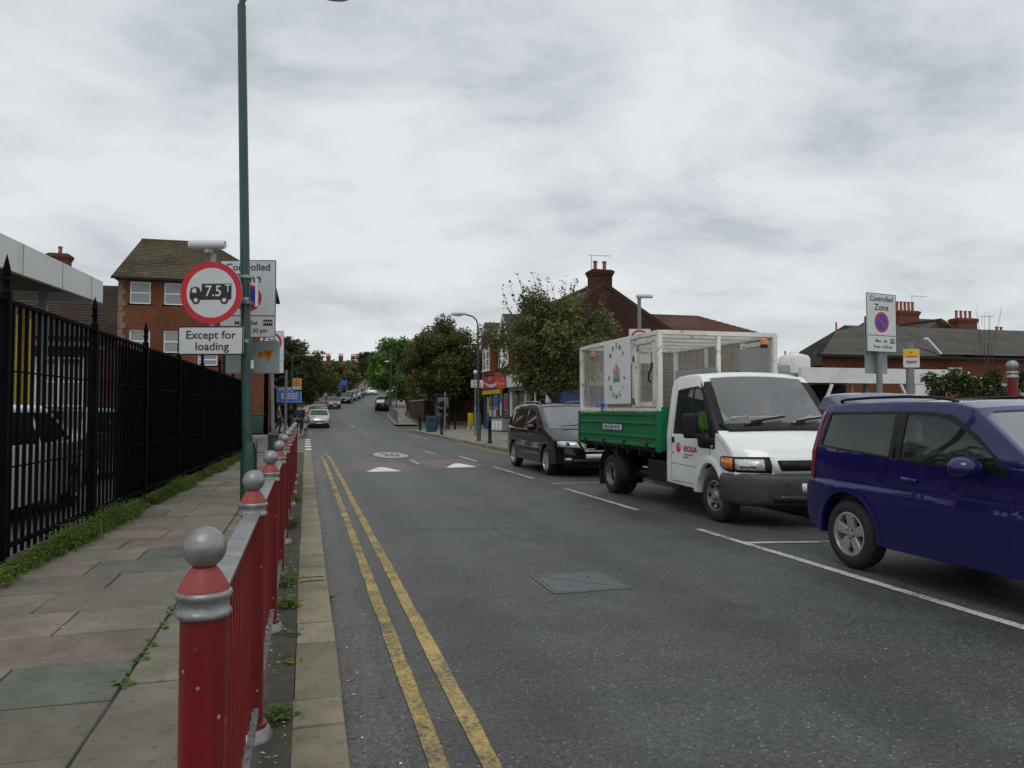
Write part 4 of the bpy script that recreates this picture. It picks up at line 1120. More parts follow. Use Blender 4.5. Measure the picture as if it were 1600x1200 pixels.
# flared wheel arches
for cy in (0, 2.36):
    for s in (1, -1):
        v = []; f = []; n = 22
        for k in range(n + 1):
            a_ = R(-4 + 188 * k / n)
            for rr, ox in ((.405, -.03), (.402, .004), (.425, .010), (.475, .001)):
                v.append(D((s * (W + ox), cy + rr * math.cos(a_), .33 + rr * math.sin(a_))))
        for k in range(n):
            for q in range(3): f.append((4*k+q, 4*k+4+q, 4*k+5+q, 4*k+1+q))
        MB().add(v, f).build('wheel_arch', M['paint_blue'], car, smooth=60)
    MB().lathe((0, cy, .33), [(.412, -.80), (.412, .80)], 28, axis='x', half=True).build('arch_liner', M['plastic_black'], car)
for s in (1, -1):
    wheel(car, (s * .745, 0, .327), .327, .205, .20, s, 'five'); wheel(car, (s * .745, 2.36, .327), .327, .205, .20, s, 'five')
    # tall tail lamp wrapped round the rear corner
    lo = [(-.675, .83), (-.64, 1.12), (-.575, 1.43), (-.545, 1.50)]
    v = []; f = []
    for (y, z) in lo:
        dxk = [(.80, -.006), (.955, -.008), (1.008, .05), (1.008, .115 - (z - .83) * .05)]
        for kx, ky in dxk: v.append(D((s * W * kx, y + ky, z)))
    for i in range(len(lo) - 1):
        for q in range(3): f.append((4*i+q, 4*i+q+1, 4*i+4+q+1, 4*i+4+q))
    o = MB().add(v, f).build('tail_lamp', M['lens_red'], car, smooth=60)
    md = o.modifiers.new('t', 'SOLIDIFY'); md.thickness = .012; md.offset = 0
    # roof rail
    pts = [D((s * W * .90, y, z)) for y, z in ((-.34, 1.60), (-.25, 1.615), (.1, 1.628), (.55, 1.632), (.85, 1.620), (1.02, 1.600), (1.10, 1.575))]
    MB().tube(pts, .014, 8).build('roof_rail', M['plastic_black'], car, smooth=50)
    # front lamps
    strip_patch('headlamp', (2.70, .96), (3.00, .88), [(s * W * .50, .55), (s * W * .95, .35), (s * W * .95, 1.2), (s * W * .50, 1.3)], D, M['reflector'], car, .008, thick=.01)
    side_patch('door_handle', [(.70, .905), (.70, .935), (.86, .925), (.86, .895)], W, D, M['paint_blue'], car, .022, sides=(s,), thick=.02)
# roof spoiler
v = []; f = []; ks = [-1, -.93, -.6, -.2, .2, .6, .93, 1]
prof = [(-.70, 1.545), (-.685, 1.60), (-.635, 1.665), (-.585, 1.672), (-.50, 1.655), (-.38, 1.605), (-.26, 1.578), (-.50, 1.535)]
for k in ks:
    for (y, z) in prof:
        e_ = (.02 if abs(k) > .9 else 0)
        v.append(D((k * W * .965, y + .12 * abs(k) ** 4 * 0 , z - (.02 if abs(k) == 1 else 0))))
n = len(prof)
for i in range(len(ks) - 1):
    for q in range(n): f.append((i*n+q, i*n+(q+1) % n, (i+1)*n+(q+1) % n, (i+1)*n+q))
f.append(list(range(n))); f.append([(len(ks)-1)*n+q for q in reversed(range(n))])
MB().add(v, f).build('roof_spoiler', M['paint_blue'], car, smooth=45)
mirror(car, W, D, 1.47, 1.075, M['paint_blue'], (.125, .095, .088), arm=.035)
MB().box(-.62, .62, -.45, 2.9, .22, .45).build('underbody', M['plastic_black'], car)
MB().cyl((.35, -.60, .30), (.35, .5, .30), .05, n=10).build('exhaust', M['chassis_black'], car)
patch('number_plate', [(-.26, -.722, .52), (.26, -.722, .52), (.26, -.722, .63), (-.26, -.722, .63)], D, M['number_plate'], car, step=.3, thick=.006)
for x in (-.37, .37): seat(car, x, .85, .62)
MB().box(-.60, .60, .02, .20, .60, 1.12).build('rear_seat', M['seat_grey'], car, bevel=.06, smooth=50)
for x in (-.34, .34): MB().box(x - .12, x + .12, -.02, .08, 1.14, 1.30).build('headrest', M['seat_grey'], car, bevel=.04, smooth=50)
MB().box(-.68, .68, 1.55, 1.95, .62, 1.0).build('dashboard', M['interior'], car, bevel=.06)
MB().box(-.7, .7, -.55, 0, .55, .82).build('boot_floor', M['interior'], car)
MB().lathe((-.36, 1.45, .98), [(.17, -.012), (.185, 0), (.17, .012), (.155, 0), (.17, -.012)], 20).build('steering_wheel', M['interior'], car)

# ------------------------------------------------------------------ white cab tipper truck with cage
tr = thing('tipper_truck', 'white cab tipper truck with green dropsides and a white mesh cage', 'truck', (6.335, 9.08, 0), math.pi)
W = .985; Hh = 2.04
A, B = (-.50, 1.985), (.20, 1.25)
cab = [(-1.37, .42), (-1.37, 1.90), (-1.32, 1.975), (-1.20, 2.015), (-.85, 2.035), (-.60, 2.025), A, B, (.48, 1.14), (.70, 1.00), (.80, .88), (.845, .70), (.85, .62), (.80, .42), (.46, .38)] + arc(0, .35, .43, 0, 180, 16) + [(-.45, .40)]
D = make_D(W, 1.12, 2.04, .135, -.35, .85, .045, .36, -1.0, -1.37, .0, .03, .05, None, .02, 2.6)
wdoor = [(-1.13, 1.17), (-1.13, 1.80), (-.56, 1.84), (-.44, 1.80), (-.02, 1.24), (-.02, 1.17)]
def cab_black(c, n):
    if c.z < 1.20 or abs(c.x) < .5 * W: return False
    t = (c.z - 1.25) / (1.985 - 1.25)
    return t < .93 and c.y > -.47 * max(0, t) ** .9 + (-.06) * (1 - t) and c.y < .25 - .68 * t and abs(c.x) > .80 * W
body_shell('cab_body', cab, W, D, [M['paint_white'], M['interior_light'], M['plastic_black']], tr, [wdoor], [(A, B, .04, .97, .86)], .075, .02, .06, .62, black=cab_black)
frame_ring('window_seal', wdoor, .022, M['plastic_black'], .004, W, D, tr)
side_patch('door_window', wdoor, W, D, M['glass_car'], tr, -.006, thick=0)
side_patch('window_divider', [(-.68, 1.17), (-.68, 1.83), (-.64, 1.835), (-.64, 1.17)], W, D, M['plastic_black'], tr, .001, thick=.01)
strip_patch('windscreen', A, B, [(-W * .86, .04), (W * .86, .04), (W * .86, .97), (-W * .86, .97)], D, M['glass_screen'], tr, -.006, thick=0)
# black A-pillar trims and cowl
for s in (1, -1):
    pts = [(-.43, 1.955), (-.50, 1.93), (-.455, 1.83), (-.03, 1.26), (-.02, 1.10), (.10, .985), (.21, .985), (.22, 1.17), (.17, 1.28)]
    patch('pillar_trim', [(s * (W + .004), y, z) for y, z in pts[1:]], D, M['plastic_black'], tr, thick=.008)
    patch('quarter_panel', [(s * (W + .006), y, z) for y, z in ((-.38, 1.0), (-.30, .985), (.20, .985), (.21, 1.12), (-.04, 1.15), (-.42, 1.165))], D, M['plastic_black'], tr, thick=.01)
    MB().ball(D((s * (W + .016), .14, 1.015)), .022, 10, 8).build('side_repeater', M['lens_orange'], tr)
    # mirror on a stubby arm
    e = sub('mirror', tr)
    p = D((s * W, -.22, 1.22))
    MB().box(p.x + s * .10, p.x + s * .30, p.y - .06, p.y + .07, 1.12, 1.47).build('housing', M['plastic_black'], e, bevel=.05, smooth=50, seg=3)
    MB().bar((p.x - s * .02, p.y + .22, 1.08), (p.x + s * .18, p.y + .02, 1.18), .09, .07).build('arm', M['plastic_black'], e, bevel=.015)
    # head lamp cluster wrapped round the corner
    e = sub('headlamp', tr)
    LC = [(1.004, .40, 1, 0, -.02, .10), (1.004, .50, 1, 0, 0, .03), (1.004, .60, 1, 0, 0, .01), (1.004, .70, 1, 0), (1.000, .78, 1, .2), (.985, .825, .8, .6), (.955, .846, .4, .9), (.90, .852, 0, 1), (.80, .853, 0, 1), (.70, .853, 0, 1), (.615, .853, 0, 1)]
    LC = [(s * c[0] * W, c[1], s * c[2], c[3], *(c[4:] if len(c) > 4 else (0, 0))) for c in LC]
    wrap('lamp_bowl', LC, [(.705, .004, .0), (.78, .006, -.010), (.905, .004, -.040)], D, M['plastic_black'], e)
    IC = [(c[0], c[1], c[2], c[3], c[4] * .5, c[5] * .8) for c in LC[0:5]]; IC[0] = (IC[0][0], .43, *IC[0][2:])
    wrap('indicator_lens', IC, [(.735, .012, 0), (.80, .018, -.01), (.885, .012, -.03)], D, M['lens_orange'], e, .006)
    wrap('front_reflector', LC[5:10], [(.735, .013, -.002), (.80, .017, -.012), (.875, .013, -.032)], D, M['reflector'], e, .006)
    wrap('lamp_divider', LC[6:9], [(.765, .022, -.004), (.785, .022, -.008)], D, M['plastic_grey'], e, .006)
strip_patch('cowl_panel', (.14, 1.313), (.30, 1.217), [(-W * .94, 0), (W * .94, 0), (W * .86, 1), (-W * .86, 1)], D, M['plastic_black'], tr, .008, thick=.01)
for x0, x1 in ((.62, -.02), (-.10, -.72)):
    a_ = D((x0, .20, 1.29)); b_ = D((x1, .02, 1.50))
    e = sub('wiper', tr)
    MB().bar(a_ + Vector((0, .02, .01)), a_.lerp(b_, .5) + Vector((0, .035, -.06)), .02).build('arm', M['plastic_black'], e)
    MB().bar(D((x0 - .12, .16, 1.315)) + Vector((0, .02, .02)), D((x1 - .05, .10, 1.38)) + Vector((0, .02, .02)), .016, .03).build('blade', M['plastic_black'], e)
# bumper, grille, plate
BC = [(1.0, .44, 1, 0), (1.0, .56, 1, 0), (1.0, .68, 1, 0), (.998, .78, 1, .3), (.985, .835, .7, .7), (.95, .858, .3, 1), (.88, .865, 0, 1), (.75, .867, 0, 1), (.55, .868, 0, 1), (.3, .868, 0, 1), (0, .868, 0, 1)]
BC = [(c[0] * W, *c[1:]) for c in BC]; BC = BC + [(-c[0], c[1], -c[2], c[3]) for c in reversed(BC[:-1])]
wrap('bumper', BC, [(.28, -.04), (.31, .02), (.36, .035), (.44, .045), (.56, .045), (.63, .035), (.675, .0), (.69, -.04)], D, M['plastic_grey'], tr)
for s in (1, -1):
    for z in (.44, .56): MB().cyl(D((s * .44, .91, z)), D((s * .44, .916, z)), .018, n=10).build('bumper_bolt', M['sign_black'], tr)
patch('air_intake', [(-.62, .910, .33), (.62, .910, .33), (.62, .918, .42), (-.62, .918, .42)], D, M['sign_black'], tr, thick=.01)
patch('grille_surround', [(-.58, .862, .70), (.58, .862, .70), (.62, .830, .90), (-.62, .830, .90)], D, M['paint_white'], tr, thick=.015)
patch('grille', [(-.50, .872, .735), (.50, .872, .735), (.54, .850, .865), (-.54, .850, .865)], D, M['plastic_black'], tr, thick=.01)
patch('number_plate', [(-.26, .922, .47), (.26, .922, .47), (.26, .922, .58), (-.26, .922, .58)], D, M['number_plate'], tr, step=.3, thick=.008)
line_strip('door_gap', [(-1.20, 1.90), (-1.205, .62), (-1.20, .46), (-.50, .46)], .007, M['sign_black'], W, D, tr)
line_strip('door_gap', [(.02, 1.0), (.0, .84)], .007, M['sign_black'], W, D, tr)
line_strip('bonnet_gap', [(.235, 1.165), (.44, 1.07), (.62, .955), (.66, .93)], .006, M['sign_black'], W, D, tr)
line_strip('wing_gap', [(.02, .985), (.02, .86), (-.40, .52), (-.44, .42)], .006, M['plastic_grey'], W, D, tr)
line_strip('body_crease', [(-1.20, .72), (-.46, .70)], .008, M['plastic_grey'], W, D, tr)
side_patch('door_handle', [(-1.17, 1.03), (-1.17, 1.11), (-1.10, 1.11), (-1.10, 1.03)], W, D, M['plastic_black'], tr, .012, thick=.015)
side_patch('door_lock', [(-1.16, .86), (-1.16, .89), (-1.13, .89), (-1.13, .86)], W, D, M['plastic_black'], tr, .004, thick=.004)
for s in (1, -1):
    n = 20; v = []; f = []
    for k in range(n + 1):
        a_ = R(0 + 180 * k / n)
        for rr, ox in ((.43, -.03), (.428, .014), (.46, .022), (.53, .002)): v.append(D((s * (W + ox), rr * math.cos(a_), .36 + rr * math.sin(a_))))
    for k in range(n):
        for q in range(3): f.append((4*k+q, 4*k+4+q, 4*k+5+q, 4*k+1+q))
    MB().add(v, f).build('wheel_arch', M['paint_white'], tr, smooth=60)
    wheel(tr, (s * .86, 0, .35), .35, .205, .215, s, 'steel', 'steel_wheel', 'front_wheel')
    wheel(tr, (s * .865, -3.61, .35), .35, .205, .19, s, 'deep', 'steel_wheel', 'rear_wheel')
    wheel(tr, (s * .645, -3.61, .35), .35, .205, .19, s, 'deep', 'steel_wheel', 'rear_wheel')
    # rear mudguard
    v = []; f = []; n = 14
    for k in range(n + 1):
        a_ = R(-18 + 190 * k / n)
        for ox in (.52, .985): v.append((s * ox, -3.61 + .47 * math.cos(a_), .36 + .47 * math.sin(a_)))
    for k in range(n): f.append((2*k, 2*k+2, 2*k+3, 2*k+1))
    o = MB().add(v, f).build('mudguard', M['plastic_black'], tr, smooth=60); md = o.modifiers.new('t', 'SOLIDIFY'); md.thickness = .02
    MB().box(s * .56, s * .97, -4.10, -4.08, .12, .45).build('mud_flap', M['rubber'], tr)
    MB().box(s * .30, s * .42, -4.75, .5, .50, .68).build('chassis_rail', M['chassis_black'], tr)
MB().lathe((0, 0, .36), [(.437, -.95), (.437, .95)], 28, axis='x', half=True).build('arch_liner', M['plastic_black'], tr)
MB().cyl((-.6, -3.61, .35), (.6, -3.61, .35), .07, n=12).ball((0, -3.61, .35), .16, 14, 10).build('rear_axle', M['chassis_black'], tr)
MB().box(.45, .86, -2.3, -1.55, .36, .72).build('fuel_tank', M['chassis_black'], tr, bevel=.05)
MB().box(-.86, -.45, -2.5, -1.6, .38, .72).build('battery_box', M['chassis_black'], tr, bevel=.03)
MB().cyl((.62, -2.4, .42), (.62, -2.95, .42), .09, n=14).build('air_tank', M['chassis_black'], tr, smooth=40)
MB().box(-.8, .8, -1.3, .6, .30, .50).build('underbody', M['plastic_black'], tr)
# cab interior
for x in (.45, -.15, -.55): seat(tr, x, -.95, .98)
MB().box(-.84, .84, -.32, .03, .85, 1.345).build('dashboard', M['interior'], tr, bevel=.05)
MB().lathe((.42, -.38, 1.22), [(.19, -.012), (.205, 0), (.19, .012), (.175, 0), (.19, -.012)], 20).build('steering_wheel', M['interior'], tr)
for (x, y, rz, w, h) in ((.58, -.02, .3, .15, .10), (.18, -.04, -.5, .13, .09), (-.02, -.06, .1, .16, .10), (-.55, -.05, .8, .14, .12), (-.68, -.02, .2, .12, .09)):
    pp = MB().box(-w, w, -h, h, 0, .012).build('paper_sheet', M['paper'], tr); pp.location = (x, y - .09, 1.385); pp.rotation_euler = (R(20), R(4), rz)
MB().cyl((0, -.9, 2.06), (0, -.9, 2.10), .05, .03, n=12).build('roof_aerial', M['plastic_black'], tr)
MB().box(-.80, -.62, -.62, -.55, 2.0, 2.03).build('roof_marker', M['plastic_black'], tr)
# tipper bed
BW = 1.06; y0, y1 = -1.46, -4.88
MB().box(-BW + .03, BW - .03, y1 + .02, y0 - .02, .86, .93).build('bed_floor', M['chassis_black'], tr)
for k in range(7): MB().box(-BW + .05, BW - .05, y0 - .3 - k * .48, y0 - .36 - k * .48, .76, .86).build('cross_member', M['chassis_black'], tr)
def dropside(x, s):
    e = sub('dropside', tr)
    m = MB().box(x - .012, x + .012, y1 + .06, y0 - .06, .92, 1.47)
    m.build('panel', M['tipper_green'], e)
    for zz, hh in ((1.45, .05), (1.30, .03), (1.08, .035), (.945, .05)):
        MB().box(x, x + s * .035, y1 + .06, y0 - .06, zz - hh / 2, zz + hh / 2).build('rib', M['tipper_green'], e, bevel=.008)
    for k in range(4):
        yk = y0 - .35 - k * .9
        MB().box(x + s * .01, x + s * .05, yk - .03, yk + .03, .86, .99).build('hinge', M['chassis_black'], e)
for s in (1, -1):
    dropside(s * BW, s)
    for yk in (y0, y1): MB().box(s * BW - .035, s * BW + .035, yk - .04, yk + .04, .86, 1.50).build('corner_post', M['tipper_green'], tr, bevel=.006)
MB().box(-BW + .036, BW - .036, y0 - .02, y0 + .02, .88, 1.56).build('headboard', M['tipper_green'], tr)
MB().box(-BW + .036, BW - .036, y1 - .02, y1 + .02, .88, 1.46).build('tailboard', M['tipper_green'], tr)
# reuse sticker on the offside dropside
st = MB().box(BW + .037, BW + .040, -3.62, -2.78, 1.17, 1.265).build('sticker', M['sign_white'], tr)
lettering('REDUCE - REUSE - RECYCLE', .074, M['street_blue'], st, (BW + .0415, -3.20, 1.217), (R(90), 0, R(90)), .03, sx=.76)
# cage
cg = sub('cage', tr)
ZB, ZT = 1.50, 2.76; cw = BW - .03; t_ = .035
def cbar(a, b, w=.055, name='cage_bar', mat='cage_white'):
    MB().bar(a, b, w).build(name, M[mat], cg, bevel=.006)
c0, c1 = y0 - .02, y1 + .03
for s in (1, -1):
    for y in (c0, c1): cbar((s * cw, y, ZB - .12), (s * cw, y, ZT), .075)
    for y in (-2.40, -3.62): cbar((s * cw, y, ZB), (s * cw, y, ZT - .03), .055)
    cbar((s * cw, c0 - .04, ZT - .03), (s * cw, c1 + .04, ZT - .03), .07)
    cbar((s * cw, c0 - .04, ZB + .02), (s * cw, c1 + .04, ZB + .02), .06)
    cbar((s * cw, -1.62, ZB + .10), (s * cw, -1.62, ZT - .14), .07)
    cbar((s * cw, -2.30, ZB + .10), (s * cw, -2.30, ZT - .14), .07)
    cbar((s * cw, -1.58, ZB + .10), (s * cw, -2.34, ZB + .10), .07)
    cbar((s * cw, -1.58, ZT - .14), (s * cw, -2.34, ZT - .14), .07)
for y in (c0, c1): cbar((-cw + .04, y, ZT - .03), (cw - .04, y, ZT - .03), .07)
for y in (-2.1, -2.75, -3.4, -4.05): cbar((-cw + .04, y, ZT - .03), (cw - .04, y, ZT - .03), .05)
cbar((0, c0, ZB + .06), (0, c0, ZT - .06), .06)
cbar((-cw + .04, c0, ZB + .03), (cw - .04, c0, ZB + .03), .05)
def wires(name, P0, U, V, nu, nv, r=.0021):
    m = MB(); P0 = Vector(P0); U = Vector(U); V = Vector(V)
    for i in range(1, nu): m.cyl(P0 + U * i / nu, P0 + U * i / nu + V, r, n=3, cap=False)
    for i in range(1, nv): m.cyl(P0 + V * i / nv, P0 + V * i / nv + U, r, n=3, cap=False)
    o = m.build(name, M['cage_mesh'], cg, fix=False); o['kind'] = 'stuff'
g = .030
for s in (1, -1):
    wires('wire_mesh', (s * cw, c0, ZB), (0, c1 - c0, 0), (0, 0, ZT - ZB - .04), int((c0 - c1) / g), int((ZT - ZB) / g))
wires('wire_mesh', (-cw, c0, ZB), (2 * cw, 0, 0), (0, 0, ZT - ZB - .04), int(2 * cw / g), int((ZT - ZB) / g), .0014)
wires('wire_mesh', (-cw, c1, ZB), (2 * cw, 0, 0), (0, 0, ZT - ZB - .04), int(2 * cw / g), int((ZT - ZB) / g))
wires('wire_mesh', (-cw, c0, ZT - .02), (2 * cw, 0, 0), (0, c1 - c0, 0), int(2 * cw / .05), int((c0 - c1) / .05), .0016)
# plywood-grey board at the far side of the cage, seen through the mesh
MB().box(-cw + .04, -cw + .055, -2.45, -1.55, ZB + .1, ZT - .2).build('inner_board', M['interior_light'], cg)
MB().box(-cw + .04, -cw + .055, -4.75, -3.2, ZB + .05, ZT - .45).build('inner_board', M['galv'], cg)
# latch and hinges
MB().tube([(cw + .06, -1.66, 1.95), (cw + .10, -1.66, 1.99), (cw + .10, -1.64, 2.10), (cw + .06, -1.63, 2.18), (cw + .07, -1.60, 2.26)], .016, 8).build('latch', M['plastic_black'], cg)
for z in (1.66, 2.36): MB().cyl((cw + .03, -2.36, z - .05), (cw + .03, -2.36, z + .05), .022, n=10).build('hinge', M['chassis_black'], cg)
MB().ball((cw + .06, -3.66, 1.62), .055, 10, 8, sc=(.6, 1.1, 1.0)).cyl((cw + .05, -3.70, 1.60), (cw + .05, -3.73, 1.50), .012, n=6).build('blue_tie', M['street_blue'], cg)
# beacons
for (x, y) in ((-.80, c0 + .06), (.84, c1 + .10)):
    e = sub('beacon', tr)
    MB().cyl((x, y, ZT - .24), (x, y, ZT - .19), .06, .06, n=14).build('beacon_base', M['plastic_black'], e)
    MB().lathe((x, y, ZT - .19), [(.055, -.0), (.055, .07), (.04, .10), (0, .105)], 16).build('beacon_lens', M['lens_orange'], e, smooth=50)
# council board
bd = MB().box(cw + .040, cw + .050, -3.60, -2.46, 1.62, 2.755).build('council_board', M['board_white'], cg, bevel=.003)
def circ_text(word, a0, a1, rad, cy, cz, size, flip=False):
    n = len(word)
    for i, ch in enumerate(word):
        a_ = R(a0 + (a1 - a0) * i / (n - 1))
        yy_, zz_ = cy + rad * math.cos(a_) * .86, cz + rad * 1.12 * math.sin(a_)
        o = lettering(ch, size, M['sign_black'], bd, (cw + .0515, yy_, zz_), (0, 0, 0), .028, name='letter')
        tilt = a_ - math.pi / 2 if not flip else a_ + math.pi / 2
        o.rotation_mode = 'QUATERNION'
        base = Matrix(((0, 0, 1), (1, 0, 0), (0, 1, 0)))          # text x -> +y, text y -> +z, faces +x
        o.rotation_quaternion = (base @ Matrix.Rotation(tilt, 3, 'Z')).to_quaternion()
circ_text('BRENT', 140, 40, .40, -3.03, 2.19, .125)
circ_text('COUNCIL', 195, 345, .40, -3.03, 2.19, .125, True)
# crest: two supporters, shield and a green mound
cr = sub('crest', cg)
xf = cw + .0512
def crest(pts, mat, k=0): MB().prism([(xf + k * .0006, -3.03 + y, 2.17 + z) for y, z in pts], (.0012, 0, 0)).build('crest_figure', M[mat], cr)
pm('crest_pink', (0.45, 0.16, 0.20), .5, .3, 60); pm('crest_green', (0.05, 0.28, 0.16), .5, .3, 60); pm('crest_grey', (0.30, 0.27, 0.33), .5, .3, 60)
crest([(-.13, -.17), (.13, -.17), (.15, -.13), (.05, -.10), (-.05, -.10), (-.15, -.13)], 'crest_green')
crest([(-.05, -.10), (.05, -.10), (.07, .03), (-.07, .03)], 'crest_pink')
crest([(-.16, -.12), (-.08, -.12), (-.08, .02), (-.11, .10), (-.15, .05), (-.13, -.02)], 'crest_grey')
crest([(.16, -.12), (.08, -.12), (.08, .02), (.11, .10), (.15, .05), (.13, -.02)], 'crest_grey')
crest([(-.04, .04), (.04, .04), (.06, .10), (.02, .13), (0, .20), (-.02, .13), (-.06, .10)], 'crest_pink', 1)
# door lettering
p = D((W + .004, -.72, .93)); rz = R(90)
lg = sub('door_logo', tr)
def dtext(s_, size, y, z, mat, b=0.02, sx=1.0):
    q = D((W + .006, y, z)); lettering(s_, size, M[mat], lg, (q.x + .002, q.y, q.z), (R(90), 0, rz), b, 'CENTER', sx)
dtext('VEOLIA', .118, -.62, .945, 'sign_red', .018)
text_bars(1, .34, .018, M['grey_post'], lg, 0, 0, 0).matrix_local = Matrix.Translation(D((W + .006, -.66, .865))) @ Matrix.Rotation(R(90), 4, 'Z')
text_bars(1, .22, .018, M['grey_post'], lg, 0, 0, 0, seed=3).matrix_local = Matrix.Translation(D((W + .006, -.74, .825))) @ Matrix.Rotation(R(90), 4, 'Z')
q = D((W + .008, -.965, .96))
o = MB().ring(0, 0, .068, .052, 0, .002).xz([(-.02, -.055), (.02, -.055), (.028, .0), (.0, .045), (-.028, .0)], 0).build('logo_mark', M['sign_red'], lg)
o.location = q; o.rotation_euler = (0, 0, rz)

# ------------------------------------------------------------------ black people carrier behind the truck
mv = thing('people_carrier', 'black people carrier with chrome grille and roof rails behind the tipper truck', 'car', (6.30, 16.58, 0), math.pi)
W = .905; Hh = 1.66
A, B = (-1.02, 1.60), (-.05, 1.08)
mo = [(-3.66, .36), (-3.72, .52), (-3.70, .92), (-3.62, 1.10), (-3.34, 1.50), (-3.14, 1.60), (-2.6, 1.655), (-1.7, 1.665), (-1.25, 1.645), A, B, (.62, .875), (.80, .82), (.87, .66), (.90, .50), (.86, .30), (.48, .27)] + arc(0, .33, .39, -5, 185, 14) + [(-.44, .26), (-2.38, .26)] + arc(-2.80, .33, .39, -5, 185, 14) + [(-3.24, .32)]
D = make_D(W, 1.02, 1.665, .20, -.3, .90, .07, .30, -3.0, -3.72, .07, .12, .035, (.50, .62, .008, 0), .03)
wa = [(-.62, 1.04), (-1.10, 1.44), (-1.30, 1.50), (-1.66, 1.535), (-1.66, 1.04)]
wb_ = [(-1.74, 1.04), (-1.74, 1.54), (-2.62, 1.53), (-2.70, 1.04)]
wc = [(-2.80, 1.06), (-2.72, 1.52), (-3.10, 1.48), (-3.40, 1.10)]
body_shell('body', mo, W, D, [M['paint_black'], M['interior']], mv, [wa, wb_, wc], [(A, B, .06, .96, .86), ((-3.62, 1.10), (-3.34, 1.50), .06, .94, .82)], .06, .02, .11, .6)
for w_ in (wa, wb_, wc):
    side_patch('window', w_, W, D, M['glass_dark'], mv, -.005, thick=0)
strip_patch('windscreen', A, B, [(-W * .86, .06), (W * .86, .06), (W * .86, .96), (-W * .86, .96)], D, M['glass_screen'], mv, -.005, thick=0)
strip_patch('rear_window', (-3.62, 1.10), (-3.34, 1.50), [(-W * .82, .06), (W * .82, .06), (W * .82, .94), (-W * .82, .94)], D, M['glass_dark'], mv, -.005, thick=0)
line_strip('door_gap', [(-.62, 1.0), (-.55, .80), (-.50, .42), (-1.66, .36), (-1.70, 1.0)], .007, M['sign_black'], W, D, mv)
line_strip('door_gap', [(-1.70, .36), (-2.36, .36), (-2.52, .66), (-2.75, .80), (-2.76, 1.02)], .007, M['sign_black'], W, D, mv)
line_strip('chrome_strip', [(-.60, 1.018), (-3.36, 1.045)], .018, M['chrome'], W, D, mv, .005)
side_patch('side_moulding', [(-.48, .55), (-.48, .60), (-2.34, .60), (-2.34, .55)], W, D, M['plastic_black'], mv, .014, thick=.012)
for y in (-1.52, -2.48): side_patch('door_handle', [(y, .90), (y, .93), (y - .17, .935), (y - .17, .905)], W, D, M['paint_black'], mv, .022, thick=.02)
for s in (1, -1):
    wheel(mv, (s * .80, 0, .325), .325, .215, .21, s, 'multi'); wheel(mv, (s * .80, -2.80, .325), .325, .215, .21, s, 'multi')
    pts = [D((s * W * .88, y, z)) for y, z in ((-1.20, 1.645), (-1.30, 1.69), (-1.6, 1.72), (-2.5, 1.72), (-2.95, 1.69), (-3.10, 1.63))]
    MB().tube(pts, .016, 8).build('roof_rail', M['silver_paint'], mv, smooth=50)
    e = sub('headlamp', mv)
    MP = [(.62, .875), (.80, .82), (.87, .66), (.90, .50)]
    front_patch('lamp_bowl', [(s * W * .42, .645), (s * W * .98, .670), (s * W * .985, .80), (s * W * .90, .822), (s * W * .50, .805)], MP, .014, D, M['plastic_black'], e, .02)
    front_patch('lamp_lens', [(s * W * .44, .658), (s * W * .965, .682), (s * W * .97, .795), (s * W * .89, .812), (s * W * .51, .795)], MP, .024, D, M['reflector'], e, .01)
    front_patch('lamp_bulb', [(s * W * .70, .70), (s * W * .78, .705), (s * W * .78, .78), (s * W * .70, .775)], MP, .026, D, M['plastic_grey'], e, .008)
    patch('fog_lamp', [(s * W * .66, .897, .37), (s * W * .82, .897, .37), (s * W * .82, .902, .43), (s * W * .66, .902, .43)], D, M['reflector'], mv, thick=.01)
    patch('tail_lamp', [(s * (W + .004), -3.66, .80), (s * (W + .004), -3.52, .82), (s * (W + .004), -3.44, 1.04), (s * (W + .004), -3.60, 1.06)], D, M['lens_red'], mv, thick=.01)
e = sub('grille', mv)
front_patch('grille_backing', [(-.36, .80), (.36, .80), (.28, .585), (-.28, .585)], MP, .010, D, M['plastic_black'], e, .02)
for k in range(4):
    zz = .775 - k * .045; hw = .335 - k * .018
    front_patch('grille_bar', [(-hw, zz), (hw, zz), (hw - .004, zz - .016), (-hw + .004, zz - .016)], MP, .022, D, M['chrome'], e, .012)
front_patch('grille_trim', [(-.285, .598), (.285, .598), (.278, .578), (-.278, .578)], MP, .022, D, M['chrome'], e, .012)
for s in (1, -1): front_patch('grille_trim', [(s * .365, .80), (s * .345, .80), (s * .270, .58), (s * .29, .58)], MP, .022, D, M['chrome'], e, .012)
c_ = D((0, .845, .72)); o = MB().ring(0, 0, .075, .060, 0, .012).xz([(-.045, .04), (-.03, .04), (0, -.02), (.03, .04), (.045, .04), (0, -.055)], 0, .012).build('badge', M['chrome'], e)
o.location = c_ + Vector((0, .035, .02)); o.rotation_euler = (R(30), 0, math.pi)
patch('number_plate', [(-.26, .912, .42), (.26, .912, .42), (.26, .915, .52), (-.26, .915, .52)], D, M['number_plate'], mv, step=.3, thick=.006)
patch('air_intake', [(-.60, .888, .31), (.60, .888, .31), (.60, .905, .40), (-.60, .905, .40)], D, M['sign_black'], mv, thick=.01)
mirror(mv, W, D, -.78, 1.09, M['paint_black'], (.10, .07, .075), arm=.03)
MB().bar(D((.5, -.04, 1.10)) + Vector((0, .02, .02)), D((-.35, -.10, 1.14)) + Vector((0, .02, .02)), .02).build('wiper', M['plastic_black'], mv)
for cy in (0, -2.8): MB().lathe((0, cy, .33), [(.395, -.84), (.395, .84)], 24, axis='x', half=True).build('arch_liner', M['plastic_black'], mv)
MB().box(-.66, .66, -3.4, .7, .20, .45).build('underbody', M['plastic_black'], mv)
